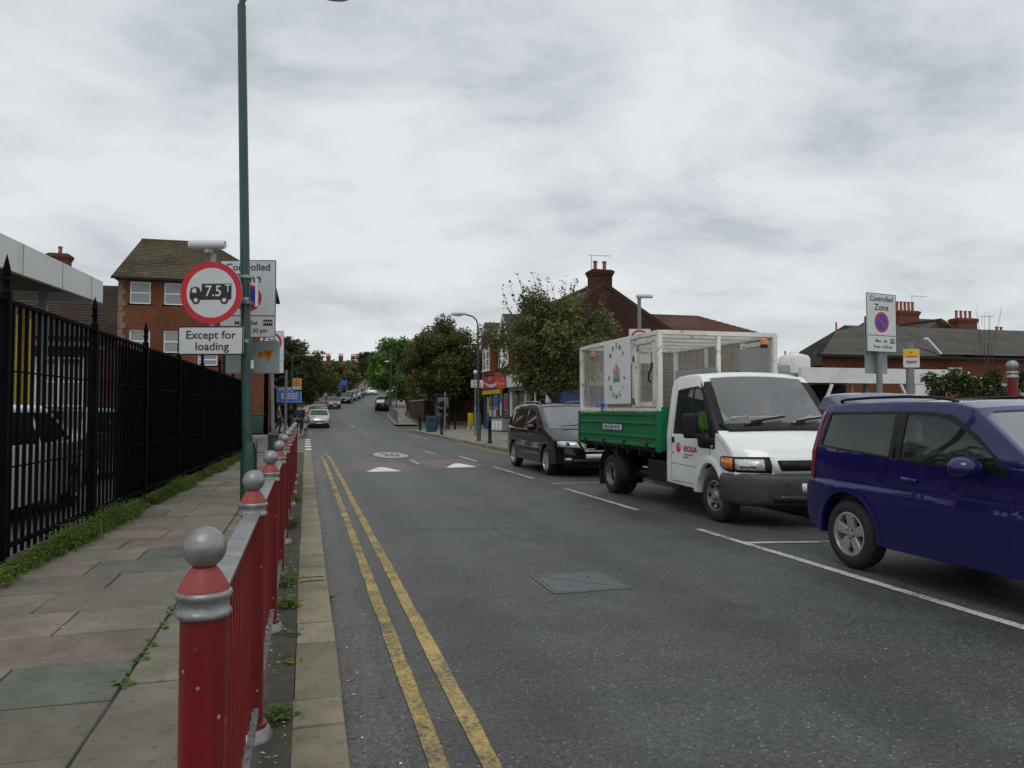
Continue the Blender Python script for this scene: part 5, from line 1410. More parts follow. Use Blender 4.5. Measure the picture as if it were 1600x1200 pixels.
for x in (-.4, .4):
    for y in (-1.45, -2.35): seat(mv, x, y, .62)
MB().box(-.75, .75, -.62, -.2, .55, 1.05).build('dashboard', M['interior'], mv, bevel=.05)
MB().cyl((.05, -.72, 1.40), (.05, -.70, 1.30), .012, n=6).build('windscreen_pendant', M['paper'], mv)
# ------------------------------------------------------------------ street lamps
def lamp_post(label, loc, H, arm, rz, base_h=1.2, lean=(0, 0), r=.058, rb=.085, head=True, mat='green_post', group='street lamps', bend=0.25):
    t = thing('street_lamp', label, 'street lamp', loc, 0, group)
    lx, ly = lean
    MB().lathe((0, 0, 0), [(0, -.05), (rb + .012, -.05), (rb + .012, .02), (rb, .05), (rb, base_h), (r + .012, base_h + .16), (r, base_h + .20), (0, base_h + .2)], 18).build('base', M[mat], t, smooth=40)
    MB().box(rb - .01, rb + .004, -.06, .06, .35, .95).build('access_door', M[mat], t, bevel=.004)
    MB().cyl((lx * (base_h + .18) / H, ly * (base_h + .18) / H, base_h + .18), (lx, ly, H - bend), r, r * .82, 16).build('column', M[mat], t, smooth=40)
    c, s = math.cos(rz), math.sin(rz)
    pts = []
    for k in range(7):
        a = R(90 * k / 6); pts.append((lx + c * bend * (1 - math.cos(a)), ly + s * bend * (1 - math.cos(a)), H - bend + bend * math.sin(a)))
    pts.append((lx + c * arm, ly + s * arm, H + .05))
    MB().tube(pts, r * .62, 10).build('arm', M[mat], t, smooth=50)
    e = sub('lantern', t, (lx + c * (arm + .30), ly + s * (arm + .30), H + .05), (0, 0, rz))
    m = MB().ball((0, 0, .02), .36, 16, 10, sc=(1.0, .36, .26)); m.build('canopy', M['lamp_head'], e, smooth=60)
    m = MB().ball((0.06, 0, -.03), .24, 14, 8, sc=(1.0, .42, .32)); m.build('bowl', M['curtain'], e, smooth=60)
    return t
lp = lamp_post('tall green lamp post carrying the lorry weight limit sign', (-.775, 11.20, PV), 7.47, .95, R(-6), .74, (-.17, .0), .072, .110)
lo_ = off(lp)
# clip-on bus stop style flag and sticker on the post
MB().box(-.02, .012, -.16, .02, 3.02 - .12, 3.42 - .12).build('parking_plate', M['sign_white'], lp).location = (.095, -.03, -.05)
MB().cyl((-.055, 0, 2.90), (-.055, 0, 2.94), .094, n=16).build('band', M['galv'], lp); MB().cyl((-.058, 0, 3.27), (-.058, 0, 3.31), .094, n=16).build('band', M['galv'], lp)
MB().box(.02, .06, -.098, -.088, 1.98, 2.10).build('sticker', M['sign_white'], lp)

def sign_box(name, w, h, parent, loc, mat='sign_white', th=.012, border=None, bw=.012, rad=.03, back='sign_grey_back'):
    """rounded plate on the x-z plane facing -y with an optional border ring"""
    def rr(w, h, r, n=5):
        p = []
        for cx, cz, a0 in ((w/2-r, h/2-r, 0), (-w/2+r, h/2-r, 90), (-w/2+r, -h/2+r, 180), (w/2-r, -h/2+r, 270)):
            for i in range(n + 1):
                a = R(a0 + 90 * i / n); p.append((cx + r * math.cos(a), cz + r * math.sin(a)))
        return p
    m = MB().xz(rr(w, h, rad), 0, th)
    o = m.build(name, M[mat], parent); o.location = loc
    if border:
        a, b = rr(w, h, rad), rr(w - 2 * bw, h - 2 * bw, max(.004, rad - bw))
        v = []; f = []; n = len(a)
        for i in range(n): v += [(a[i][0], -.0015, a[i][1]), (b[i][0], -.0015, b[i][1])]
        for i in range(n):
            j = (i + 1) % n; f.append((2*i, 2*j, 2*j+1, 2*i+1))
        MB().add(v, f).build('border', M[border], o)
    MB().xz(rr(w - .004, h - .004, rad), th + .0005, .003).build('back_skin', M[back], o)
    return o
def sign_on(mb_parent_plate, builder): builder(mb_parent_plate)

# ------------------------------------------------------------------ 7.5 t weight limit sign, bracketed off the lamp post
s7 = thing('weight_limit_sign', 'round red-ringed lorry sign reading 7.5T with Except for loading plate', 'traffic sign', (-1.285, 11.08, 2.35), R(-17))
zc0 = 0.0
pl = MB().disc(0, .80, .436, 0, .014).build('plate', M['sign_white'], s7)
MB().disc(0, .80, .43, .0145, .003).build('back_skin', M['sign_grey_back'], pl)
MB().ring(0, .80, .436, .350, -.0015).build('red_ring', M['sign_red'], pl)
lorry = MB()
lorry.xz([(-.305, .73), (-.305, .80), (-.285, .87), (-.20, .885), (-.165, .86), (-.155, .82), (-.135, .82), (-.135, .925), (.285, .925), (.285, .715), (.27, .70), (-.29, .70)], -.003, .002)
lorry.build('lorry_silhouette', M['sign_black'], pl)
MB().xz([(-.275, .80), (-.262, .855), (-.215, .862), (-.205, .80)], -.004, .001).build('lorry_window', M['sign_white'], pl)
for cx in (-.215, .185):
    MB().disc(cx, .695, .056, -.0045, .002, 24).build('lorry_wheel', M['sign_black'], pl); MB().disc(cx, .695, .030, -.006, .002, 20).build('lorry_wheel_hub', M['sign_white'], pl)
lettering('7.5', .215, M['sign_white'], pl, (.03, -.006, .815), bold=.008, sx=.92)
lettering('T', .15, M['sign_white'], pl, (.235, -.006, .855), bold=.008)
p2 = sign_box('supplementary_plate', .925, .405, s7, (0, 0, .13), border='sign_black', bw=.020, rad=.035)
lettering('Except for', .158, M['sign_black'], p2, (0, -.003, .075), bold=.010, sx=1.06)
lettering('loading', .158, M['sign_black'], p2, (.02, -.003, -.085), bold=.010, sx=1.06)
MB().cyl((0, .05, -.02), (0, .05, 1.36), .038, n=14).build('stub_post', M['galv'], s7, smooth=40)
for z in (.72, .13): MB().bar((0, .075, z), (.50, .07, z), .045).build('bracket', M['galv'], s7)
e = sub('sign_light', s7, (-.04, -.06, 1.40))
MB().box(-.03, .03, -.02, .12, -.05, .04).build('bracket', M['galv'], e)
m = MB().lathe((0, 0, .06), [(0, -.25), (.055, -.25), (.062, -.22), (.062, .22), (.055, .25), (0, .25)], 14, axis='x', sc=(1, 1.0, 1)); m.build('lantern', M['lamp_head'], e, smooth=50)

# ------------------------------------------------------------------ controlled zone signs
def zone_sign(label, loc, rz, w, h, pole_top, pole_r=.045, low=None, group='controlled parking zone signs', back=None):
    t = thing('zone_sign', label, 'parking sign', loc, rz, group)
    MB().cyl((0, .07, -.05), (0, .07, pole_top), pole_r, n=14).build('post', M['grey_post'], t, smooth=40)
    zc = pole_top - h / 2
    p = sign_box('plate', w, h, t, (0, 0, zc), border='sign_black', bw=.011, rad=.012)
    k = h / 1.17
    lettering('Controlled', .150 * k, M['sign_black'], p, (0, -.003, .475 * k), bold=.010, sx=w / .84 / k * 1.0)
    lettering('Zone', .185 * k, M['sign_black'], p, (0, -.003, .305 * k), bold=.010, sx=w / .84 / k)
    cz = .012 * k; ro_ = .205 * k
    MB().disc(0, cz, ro_ * .9, -.0022, .001).build('blue_disc', M['sign_blue'], p)
    MB().ring(0, cz, ro_, ro_ * .80, -.0034).build('red_ring', M['sign_red'], p)
    a = R(-45); d = Vector((math.cos(a), math.sin(a))); nn = Vector((-d.y, d.x)); q = ro_ * .84; ww = ro_ * .10
    MB().xz([(d.x*q+nn.x*ww, cz+d.y*q+nn.y*ww), (-d.x*q+nn.x*ww, cz-d.y*q+nn.y*ww), (-d.x*q-nn.x*ww, cz-d.y*q-nn.y*ww), (d.x*q-nn.x*ww, cz+d.y*q-nn.y*ww)], -.0030, .001).build('red_bar', M['sign_red'], p)
    MB().box(-w/2+.012, w/2-.012, -.0025, -.001, -.262*k, -.250*k).build('divider', M['sign_black'], p)
    lettering('Mon - Sat', .088 * k, M['sign_black'], p, (-.02 * k, -.003, -.365 * k), bold=.008)
    MB().box(.235*k, .375*k, -.0025, -.001, -.405*k, -.315*k).build('panel', M['sign_black'], p)
    lettering('HW', .075 * k, M['sign_white'], p, (.305 * k, -.0035, -.362 * k), bold=.012)
    lettering('8 am - 6.30 pm', .088 * k, M['sign_black'], p, (.03 * k, -.003, -.482 * k), bold=.008)
    for z in (zc + h * .3, zc - h * .3): MB().bar((-w * .4, .02, z), (w * .4, .02, z), .03).build('rail', M['galv'], t)
    return t, zc
zt, zc = zone_sign('left controlled zone sign on a grey post hidden behind the lamp post', (-.86, 11.86, PV), R(-15.5), .845, 1.175, 3.66)
q = sign_box('reverse_sign', .82, .50, zt, (.03, .155, 2.20), mat='sign_grey_back', th=.012, rad=.02)
for cx, cz, rr_ in ((.14, .045, .055), (.20, .06, .05), (.24, .055, .045), (.27, .075, .045), (.25, .0, .035), (.235, -.04, .03), (.11, .035, .04)): MB().disc(cx, cz, rr_, -.002, .001, 16).build('graffiti_tag', M['sign_orange'], q)
MB().box(-.36, .36, -.01, 0, -.252, -.235).build('channel', M['grey_post'], q)
zone_sign('right controlled zone sign on a grey post behind the blue off-roader', (10.42, 11.60, PV), R(10), .80, 1.10, 3.58, .055)
# blank back of a second plate on the same right-hand post
zr_ = [o for o in bpy.data.objects if o.name.startswith('zone_sign')][-1]
sign_box('reverse_plate', .60, 1.08, zr_, (.04, .16, 2.62), mat='sign_grey_back', th=.012, rad=.012)

# ------------------------------------------------------------------ 20 zone sign further along
z20 = thing('speed_zone_sign', 'white 20 ZONE sign on a grey post above a stubby pot base', 'traffic sign', (-1.03, 25.8, PV), R(-14))
MB().lathe((0, 0, 0), [(0, -.02), (.17, -.02), (.17, .50), (.185, .52), (.185, .58), (.15, .62), (.07, .66), (0, .66)], 18).build('base', M['plastic_grey'], z20, smooth=35)
MB().cyl((0, 0, .6), (-.05, 0, 2.7), .055, .05, 12).cyl((-.05, 0, 2.69), (-.05, 0, 4.0), .045, n=12).build('post', M['grey_post'], z20, smooth=40)
p = sign_box('plate', .78, 1.40, z20, (-.05, -.07, 3.30), rad=.02, border='grey_post', bw=.008)
MB().ring(0, .32, .32, .245, -.002).build('red_ring', M['sign_red'], p)
lettering('20', .30, M['sign_black'], p, (0, -.003, .32), bold=.012)
lettering('ZONE', .20, M['sign_black'], p, (0, -.003, -.16), bold=.008)
MB().box(-.37, .37, -.0025, -.001, -.30, -.288).build('divider', M['sign_black'], p)

# second sign with its own lamp behind the truck
z21 = thing('speed_zone_sign', 'red-ringed sign with sign light rising behind the truck cage', 'traffic sign', (8.62, 18.3, PV), R(-15))
MB().cyl((0, .05, -.05), (0, .05, 4.45), .05, n=12).build('post', M['grey_post'], z21, smooth=40)
p = sign_box('plate', .60, .95, z21, (0, 0, 3.10), rad=.02, border='sign_black', bw=.01)
MB().ring(0, .20, .245, .19, -.002).build('red_ring', M['sign_red'], p)
lettering('20', .23, M['sign_black'], p, (0, -.003, .20), bold=.012); lettering('ZONE', .15, M['sign_black'], p, (0, -.003, -.17), bold=.008)
e = sub('sign_light', z21, (.13, 0, 4.45)); MB().lathe((0, 0, 0), [(0, -.22), (.05, -.22), (.06, -.18), (.06, .18), (.05, .22), (0, .22)], 12, axis='x').build('lantern', M['lamp_head'], e, smooth=50)

# yellow permit sign on the right
ys_ = thing('bay_sign', 'small yellow and white bay sign on a grey post by the forecourt', 'parking sign', (11.36, 11.9, PV), R(-22))
MB().cyl((0, .05, -.05), (0, .05, 2.72), .075, n=12).build('post', M['grey_post'], ys_, smooth=40)
p = sign_box('plate', .30, .36, ys_, (0, -.03, 2.40), rad=.02)
MB().xz([(-.145, .0), (.145, .0), (.145, .17), (-.145, .17)], -.0022, .001).build('yellow_panel', M['sign_yellow'], p)
text_bars(1, .22, .020, M['sign_black'], p, 0, -.005, .035, seed=4); text_bars(2, .24, .018, M['sign_black'], p, 0, -.005, -.06, seed=5)
MB().disc(0, .11, .020, -.004, .001, 12).build('emblem', M['sign_red'], p)

# blue direction sign and yellow warning board across the side road
bs = thing('direction_sign', 'blue two-part direction sign on a tall grey post across the side road', 'traffic sign', (-1.15, 46.1, PV), R(-3))
MB().cyl((0, .05, -.05), (0, .05, 3.75), .085, n=12).build('post', M['grey_post'], bs, smooth=40)
p = sign_box('main_panel', 1.40, .62, bs, (.20, 0, 2.15), mat='street_blue', border='sign_white', bw=.02, rad=.03); text_bars(3, 1.2, .075, M['sign_white'], p, 0, -.004, .17, seed=8)
p = sign_box('top_panel', .95, .22, bs, (-.05, 0, 2.62), mat='street_blue', border='sign_white', bw=.018, rad=.03); text_bars(1, .8, .07, M['sign_white'], p, 0, -.004, .0, seed=9)
yw = thing('warning_sign', 'yellow board with a red warning triangle below the far lamp', 'traffic sign', (-.60, 54, PV), R(-3))
MB().cyl((0, .05, -.05), (0, .05, 3.7), .05, n=10).build('post', M['green_post'], yw)
p = sign_box('plate', .62, .82, yw, (0, -.02, 3.18), mat='sign_yellow', rad=.02)
MB().xz([(-.26, -.12), (.26, -.12), (0, .34)], -.002, .001).build('triangle', M['sign_red'], p); MB().xz([(-.17, -.07), (.17, -.07), (0, .23)], -.0035, .001).build('triangle_field', M['sign_white'], p)
MB().box(-.06, .06, -.006, -.004, -.04, .08).build('warning_symbol', M['sign_black'], p); MB().xz([(-.26, -.35), (.26, -.35), (.26, -.18), (-.26, -.18)], -.002, .001).build('text_panel', M['sign_white'], p)

# lamps further off
lamp_post('green lamp post on the right pavement with a curved arm over the road', (7.45, 32.5, PV), 5.62, .55, R(172), 1.1, (-.05, 0), .055, .095, bend=.45)
lamp_post('lamp post on the left beyond the yellow warning board', (-1.0, 58.5, PV), 5.45, .95, R(-4), 1.2, bend=.3)
lamp_post('lamp post on the right in front of the bright green tree', (xr(96) + .6, 96, zr(96) + PV), 5.9, .9, R(185), 1.2, bend=.5)
lamp_post('left of two far lamps above the parked cars on the hill', (xl(128) - .8, 128, zr(128) + PV), 6.2, 1.0, R(0), 1.2, bend=.5)
lamp_post('right of two far lamps above the parked cars on the hill', (xr(150) + 1.0, 150, zr(150) + PV), 6.4, 1.2, R(180), 1.2, bend=.5)
tp = thing('telegraph_pole', 'thin brown telegraph pole in front of the bright green tree', 'pole', (9.0, 83, zr(83)))
MB().cyl((0, 0, 0), (.05, 0, 7.6), .13, .09, 10).build('shaft', M['bark'], tp); MB().bar((-.5, 0, 7.2), (.6, 0, 7.2), .09).build('crossarm', M['bark'], tp)

# belisha-style sign post near the right lamp: round lamp and bus stop board
bb = thing('crossing_post', 'slim post with a pale round lamp and white board beside the right lamp', 'post', (8.75, 39.0, PV))
MB().cyl((0, 0, -.03), (0, 0, 1.6), .06, n=10).cyl((0, 0, 1.59), (0, 0, 3.3), .035, n=10).build('shaft', M['grey_post'], bb)
MB().ball((0, 0, 3.40), .115, 14, 10).build('lamp_globe', M['lamp_head'], bb, smooth=60)
p = sign_box('board', .66, .40, bb, (.08, -.06, 2.78), rad=.02); text_bars(2, .52, .06, M['shop_red'], p, -.02, -.004, .10, seed=3); text_bars(1, .52, .07, M['bin_green'], p, 0, -.004, -.12, seed=5)

# bollards
def bollard(loc, label, h=1.0):
    t = thing('bollard', label, 'bollard', loc, 0, 'black bollards on the right pavement')
    MB().lathe((0, 0, 0), [(0, -.03), (.10, -.03), (.10, .06), (.075, .10), (.068, h * .78), (.085, h * .80), (.085, h * .84), (.068, h * .86), (.066, h * .96), (.045, h), (0, h)], 14).build('shaft', M['black_paint'], t, smooth=40)
    MB().lathe((0, 0, 0), [(.0675, h * .88), (.0705, h * .885), (.0705, h * .935), (.067, h * .94)], 14).build('band', M['sign_black'], t)
bollard((7.35, 30.0, PV), 'tallest black bollard, nearest the lamp post and the people carrier', 1.12)
bollard((7.35, 41.4, PV), 'black bollard just right of the blue litter bin', 1.15)
bollard((7.4, 49.8, PV), 'black bollard just left of the blue litter bin', 1.05)
bollard((10.2, 52.0, PV), 'black bollard between the phone kiosk and the crossing post', 1.0)
bollard((11.6, 51.8, PV), 'black bollard in front of the yellow grit box', 1.0)
bollard((9.3, 63.2, PV), 'left of the two black bollards beyond the side road', 1.0)
bollard((10.1, 63.4, PV), 'right of the two black bollards beyond the side road', 1.0)
lb = thing('litter_bin', 'dark blue square litter bin at the corner of the right pavement', 'bin', (7.65, 46.8, PV))
MB().box(-.30, .30, -.28, .28, .02, .92).build('body', M['bin_blue'], lb, bevel=.03, smooth=40); MB().box(-.33, .33, -.31, .31, .92, .99).build('lid', M['bin_blue'], lb, bevel=.03)
MB().box(-.2, .2, -.289, -.281, .62, .80).build('opening', M['sign_black'], lb)
gb = thing('grit_box', 'tall yellow advertising stand on the pavement before the dark wall', 'stand', (11.45, 52.6, PV))
MB().box(-.20, .20, -.08, .08, .22, 1.15).build('panel', M['yellow_paint'], gb, bevel=.05, smooth=40)
for x in (-.16, .16): MB().box(x - .05, x + .05, -.12, .12, 0, .22).build('foot', M['sign_white'], gb)
pk = thing('phone_kiosk', 'dark glazed phone kiosk under the brown-green tree', 'phone box', (9.15, 51.4, PV))
for x in (-.42, .42):
    for y in (-.42, .42): MB().box(x - .04, x + .04, y - .04, y + .04, 0, 2.3).build('corner_post', M['black_paint'], pk)
MB().box(-.50, .50, -.50, .50, 2.3, 2.46).build('roof', M['black_paint'], pk, bevel=.03)
for z0_, z1_ in ((.35, 1.18), (1.24, 2.25)): MB().box(-.375, .375, -.43, -.41, z0_, z1_).build('pane', M['glass_shop'], pk)
MB().box(-.38, .38, .38, .40, .1, 2.28).build('back_panel', M['grey_board'], pk); MB().box(-.12, .12, .22, .375, 1.0, 1.5).build('telephone', M['sign_black'], pk)
st_ = thing('thin_post', 'thin pale post standing right of the phone kiosk', 'post', (8.4, 46.1, PV)); MB().cyl((0, 0, 0), (0, 0, 2.5), .045, n=8).build('shaft', M['grey_post'], st_); MB().cyl((0, 0, 2.5), (0, 0, 2.53), .055, n=8).build('cap', M['grey_post'], st_)
wb2 = thing('wheeled_bin', 'dark green wheeled bin standing by the brick house corner', 'bin', (-2.6, 44.0, PV))
m = MB().box(-.36, .36, -.36, .36, .08, 1.1); m.v = [(a * (1 if c > .5 else .8), b * (1 if c > .5 else .8), c) for a, b, c in m.v]
m.build('body', M['bin_green'], wb2, bevel=.03, smooth=40); MB().box(-.40, .40, -.40, .40, 1.1, 1.18).build('lid', M['bin_green'], wb2, bevel=.03)
for x in (-.3, .3): MB().cyl((x - .03, .3, .1), (x + .03, .3, .1), .1, n=12).build('wheel', M['rubber'], wb2)
# red ball-topped post on the far right with its railing
rp_ = thing('ball_topped_post', 'red post with silver ball behind the blue off-roader', 'post', (13.0, 11.15, PV))
MB().cyl((0, 0, 0), (0, 0, 2.02), .085, n=20).build('shaft', M['red_paint'], rp_, smooth=40)
MB().lathe((0, 0, 2.0), [(0, 0), (.10, 0), (.108, .02), (.10, .04), (.09, .05), (.09, .08), (.105, .10), (.10, .12), (.05, .15), (0, .15)], 20).build('collar', M['silver_paint'], rp_, smooth=50)
MB().ball((0, 0, 2.24), .105, 20, 14).build('ball_finial', M['silver_paint'], rp_, smooth=60)
# arched red railing panel joined to that post
MB().tube([(.08, 0, 1.45), (.25, 0, 1.60), (.5, 0, 1.75), (.9, 0, 1.85), (1.4, 0, 1.85)], .05, 8).build('arched_rail', M['red_paint'], rp_, smooth=50)
for k in range(6): MB().cyl((.25 + k * .2, 0, .15), (.25 + k * .2, 0, 1.6 + .04 * k), .012, n=6).build('bar', M['red_paint'], rp_)
# ------------------------------------------------------------------ buildings
def window(parent, x0, x1, z0, z1, y, axis='y', d=.10, sash=True, mat_frame='white_frame', curtain=True, sill=True, out=-1, name='window', bars=()):
    """opening on a wall plane: axis 'y' wall at y facing out*y; axis 'x' wall at x=y facing out*x. Coordinates in world."""
    e = sub(name, parent); w = off(parent)
    def bx(a0, a1, d0, d1, b0, b1, nm, mat):
        m = MB()
        d0, d1 = y + out * d0, y + out * d1
        if axis == 'y': m.box(a0, a1, d0, d1, b0, b1)
        else: m.box(d0, d1, a0, a1, b0, b1)
        m.v = [(p[0] - w.x, p[1] - w.y, p[2] - w.z) for p in m.v]
        o = link(bpy.data.objects.new(nm, m.mesh(nm, M[mat]))); o.parent = e
        return o
    t = .06
    fr = MB()
    bx(x0, x1, -.02, .03, z0, z0 + t, 'frame', mat_frame); bx(x0, x1, -.02, .03, z1 - t, z1, 'frame', mat_frame)
    bx(x0, x0 + t, -.02, .03, z0 + t, z1 - t, 'frame', mat_frame); bx(x1 - t, x1, -.02, .03, z0 + t, z1 - t, 'frame', mat_frame)
    if sash: bx(x0 + t, x1 - t, -.015, .035, (z0 + z1) / 2 - .03, (z0 + z1) / 2 + .03, 'glazing_bar', mat_frame)
    for b in bars: bx(b - .03, b + .03, -.014, .034, z0 + t, z1 - t, 'glazing_bar', mat_frame)
    bx(x0 + t, x1 - t, -.012, .012, z0 + t, z1 - t, 'pane', 'glass_house')
    if curtain: bx(x0 + t, x1 - t, -.10, -.06, z0 + t, z1 - t, 'curtain', 'curtain')
    if sill: bx(x0 - .08, x1 + .08, .0, .10, z0 - .08, z0 - .001, 'sill', mat_frame)
    return e
def wall_with_holes(name, parent, a0, a1, b0, b1, pos, axis, holes, mat, depth=.22, out=-1):
    """rectangular wall built of blocks leaving true openings; holes (a0,a1,b0,b1)"""
    As = sorted({a0, a1, *[h[0] for h in holes], *[h[1] for h in holes]}); Bs = sorted({b0, b1, *[h[2] for h in holes], *[h[3] for h in holes]})
    m = MB()
    def cell(i, j):
        ca, cb_ = (As[i] + As[i+1]) / 2, (Bs[j] + Bs[j+1]) / 2
        return not any(h[0] < ca < h[1] and h[2] < cb_ < h[3] for h in holes)
    def P(a, b, d):
        q = pos - out * d
        return (a, q, b) if axis == 'y' else (q, a, b)
    na, nb = len(As) - 1, len(Bs) - 1
    for i in range(na):
        for j in range(nb):
            if not cell(i, j): continue
            m.poly([P(As[i], Bs[j], 0), P(As[i+1], Bs[j], 0), P(As[i+1], Bs[j+1], 0), P(As[i], Bs[j+1], 0)])
            for (di, dj, e0, e1) in ((-1, 0, (i, j), (i, j+1)), (1, 0, (i+1, j), (i+1, j+1)), (0, -1, (i, j), (i+1, j)), (0, 1, (i, j+1), (i+1, j+1))):
                ii, jj = i + di, j + dj
                if not (0 <= ii < na and 0 <= jj < nb) or not cell(ii, jj):
                    m.poly([P(As[e0[0]], Bs[e0[1]], 0), P(As[e1[0]], Bs[e1[1]], 0), P(As[e1[0]], Bs[e1[1]], depth), P(As[e0[0]], Bs[e0[1]], depth)])
    return m.build(name, mat, parent, world=True, fix=False)
def chimney(parent, x, y, z0, z1, w, d, pots, mat='brick_dark', name='chimney', pot_mat='clay_pot', ph=.45, along='x'):
    e = sub(name, parent)
    MB().box(x - w/2, x + w/2, y - d/2, y + d/2, z0, z1 - .35).box(x - w/2 - .05, x + w/2 + .05, y - d/2 - .05, y + d/2 + .05, z1 - .35, z1 - .22).box(x - w/2 - .10, x + w/2 + .10, y - d/2 - .10, y + d/2 + .10, z1 - .22, z1 - .06).box(x - w/2, x + w/2, y - d/2, y + d/2, z1 - .06, z1).build('stack', M[mat], e, world=True)
    for k in range(pots):
        tt = (k + .5) / pots - .5
        px, py = (x + tt * (w - .05), y) if along == 'x' else (x, y + tt * (d - .05))
        MB().lathe((px, py, z1), [(0, 0), (.13, 0), (.105, .06), (.10, ph - .1), (.125, ph - .08), (.125, ph), (.09, ph), (.085, ph - .1), (0, ph - .1)], 12).build('pot', M[pot_mat], e, smooth=40, world=True)
def aerial(parent, x, y, z, h, l=1.2, ang=0):
    e = sub('aerial', parent)
    m = MB().cyl((x, y, z), (x, y, z + h), .018, n=6); c, s = math.cos(ang), math.sin(ang)
    m.build('mast', M['galv'], e, world=True)
    m = MB().cyl((x - .15 * c, y - .15 * s, z + h), (x + l * c, y + l * s, z + h + .04), .012, n=5)
    for k in range(8):
        q = -.1 + (l + .05) * k / 7; m.cyl((x + q * c - s * .18, y + q * s + c * .18, z + h), (x + q * c + s * .18, y + q * s - c * .18, z + h), .007, n=4)
    m.build('boom', M['galv'], e, world=True)

# ---- brick house on the left corner
hs = thing('brick_house', 'three-storey red brick house with brown hipped tile roof on the left corner', 'house', (-6, 44, 0))
X0, X1, Y0, Y1, ZE = -9.75, -2.05, 44.0, 52.0, 8.66
holes = []
for zz in (7.24, 4.62, 1.1):
    for xx in (-9.20, -7.50, -5.75, -4.05):
        if zz == 1.1 and xx == -4.05: continue
        if zz == 4.62 and xx == -5.75: holes.append((xx, xx + 1.0, 3.95, 4.60)); continue
        holes.append((xx, xx + 1.03, zz, zz + (1.20 if zz > 2 else 1.3)))
wall_with_holes('front_wall', hs, X0, X1, 0, ZE, Y0, 'y', holes, M['brick_orange'])
for h in holes: window(hs, h[0], h[1], h[2], h[3], Y0 + .10, 'y')
wall_with_holes('side_wall', hs, Y0, Y1, 0, ZE, X1, 'x', [(45.4, 46.5, 4.6, 5.9), (48.6, 49.7, 4.6, 5.9), (45.4, 46.5, 7.2, 8.4), (48.6, 49.7, 7.2, 8.4), (46.6, 47.6, .1, 2.2)], M['brick_orange'], out=1)
for a, b in ((45.4, 4.6), (48.6, 4.6), (45.4, 7.2), (48.6, 7.2)): window(hs, a, a + 1.1, b, b + (1.3 if b < 6 else 1.2), X1 - .1, 'x', out=1)
MB().box(X1 - .14, X1 - .08, 46.6, 47.6, .1, 2.2).build('door', M['bin_green'], hs, world=True)
MB().box(X0, X0 + .2, Y0 + .25, Y1, 0, ZE).box(X0 + .2, X1 - .25, Y1 - .2, Y1, 0, ZE).build('rear_wall', M['brick_orange'], hs, world=True)
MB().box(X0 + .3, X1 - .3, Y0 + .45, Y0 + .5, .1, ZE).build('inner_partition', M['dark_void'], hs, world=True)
# quoins up the left corner
for k in range(28):
    w_ = .34 if k % 2 else .22
    MB().box(X0 - .02, X0 + w_, Y0 - .02, Y0 + .1, .1 + k * .305, .1 + k * .305 + .28).build('quoin', M['brick_stock'], hs, world=True)
e = .30; zr0 = 11.55; yr_ = 48.0
v = [(X0 - e, Y0 - e, ZE - .05), (X1 + e, Y0 - e, ZE - .05), (X1 + e, Y1 + e, ZE - .05), (X0 - e, Y1 + e, ZE - .05), (X0 + .25, yr_, zr0), (X1 - 3.4, yr_, zr0)]
v[4] = (-9.45, yr_, zr0); v[5] = (-5.75, yr_, zr0 + .02)
roof = MB().add(v, [(0, 1, 5, 4), (1, 2, 5), (2, 3, 4, 5), (3, 0, 4), (0, 3, 2, 1)]).build('roof', M['roof_tile_brown'], hs, world=True)
# projecting tile courses
def courses(parent, A, B, C, Dd, n, mat, th=.05):
    A, B, C, Dd = map(Vector, (A, B, C, Dd)); nn = (B - A).cross(Dd - A).normalized()
    if nn.z < 0: nn = -nn
    for k in range(n):
        t0, t1 = k / n, (k + 1.04) / n
        a, b, c, d = A.lerp(Dd, t0), B.lerp(C, t0), B.lerp(C, min(1, t1)), A.lerp(Dd, min(1, t1))
        o = nn * th
        MB().add([a + o, b + o, c + nn * .012, d + nn * .012, a, b, c - nn * .01, d - nn * .01], [(0,1,2,3), (4,7,6,5), (0,4,5,1), (1,5,6,2), (2,6,7,3), (3,7,4,0)]).build('tile_course', M[mat], parent, world=True)
courses(roof, v[0], v[1], v[5], v[4], 22, 'roof_tile_brown', .045)
courses(roof, v[1], v[2], v[5], v[5], 18, 'roof_tile_brown', .045)
MB().bar(v[4], v[5], .2, .14).build('ridge_tile', M['roof_tile_brown'], roof, world=True)
MB().bar(v[5], v[1], .2, .12).build('hip_tile', M['roof_tile_brown'], roof, world=True)
MB().box(X0 - e, X1 + e, Y0 - e - .10, Y0 - e, ZE - .15, ZE - .04).build('gutter', M['black_paint'], hs, world=True)
MB().box(-4.45, -4.3, Y0 - .14, Y0 - .06, 0, ZE - .1).build('downpipe', M['black_paint'], hs, world=True)
# low wing to the left, behind the forecourt
wg = thing('brick_outbuilding', 'low dark red building with steep tile roof left of the brick house', 'building', (-14, 47, 0))
MB().box(-20, -9.9, 46, 52, 0, 5.6).build('wall', M['brick_red'], wg, world=True)
rf = MB().add([(-20.2, 45.7, 5.5), (-9.85, 45.7, 5.5), (-9.85, 49, 8.9), (-20.2, 49, 8.9), (-9.85, 52.3, 5.5), (-20.2, 52.3, 5.5)], [(0,1,2,3), (3,2,4,5), (1,4,2), (0,3,5), (0,5,4,1)]).build('roof', M['roof_tile_dark'], wg, world=True)
courses(rf, (-20.2, 45.7, 5.5), (-9.85, 45.7, 5.5), (-9.85, 49, 8.9), (-20.2, 49, 8.9), 20, 'roof_tile_dark', .04)
chimney(wg, -13.85, 48.5, 8.4, 10.55, 1.0, .8, 1, 'brick_red')

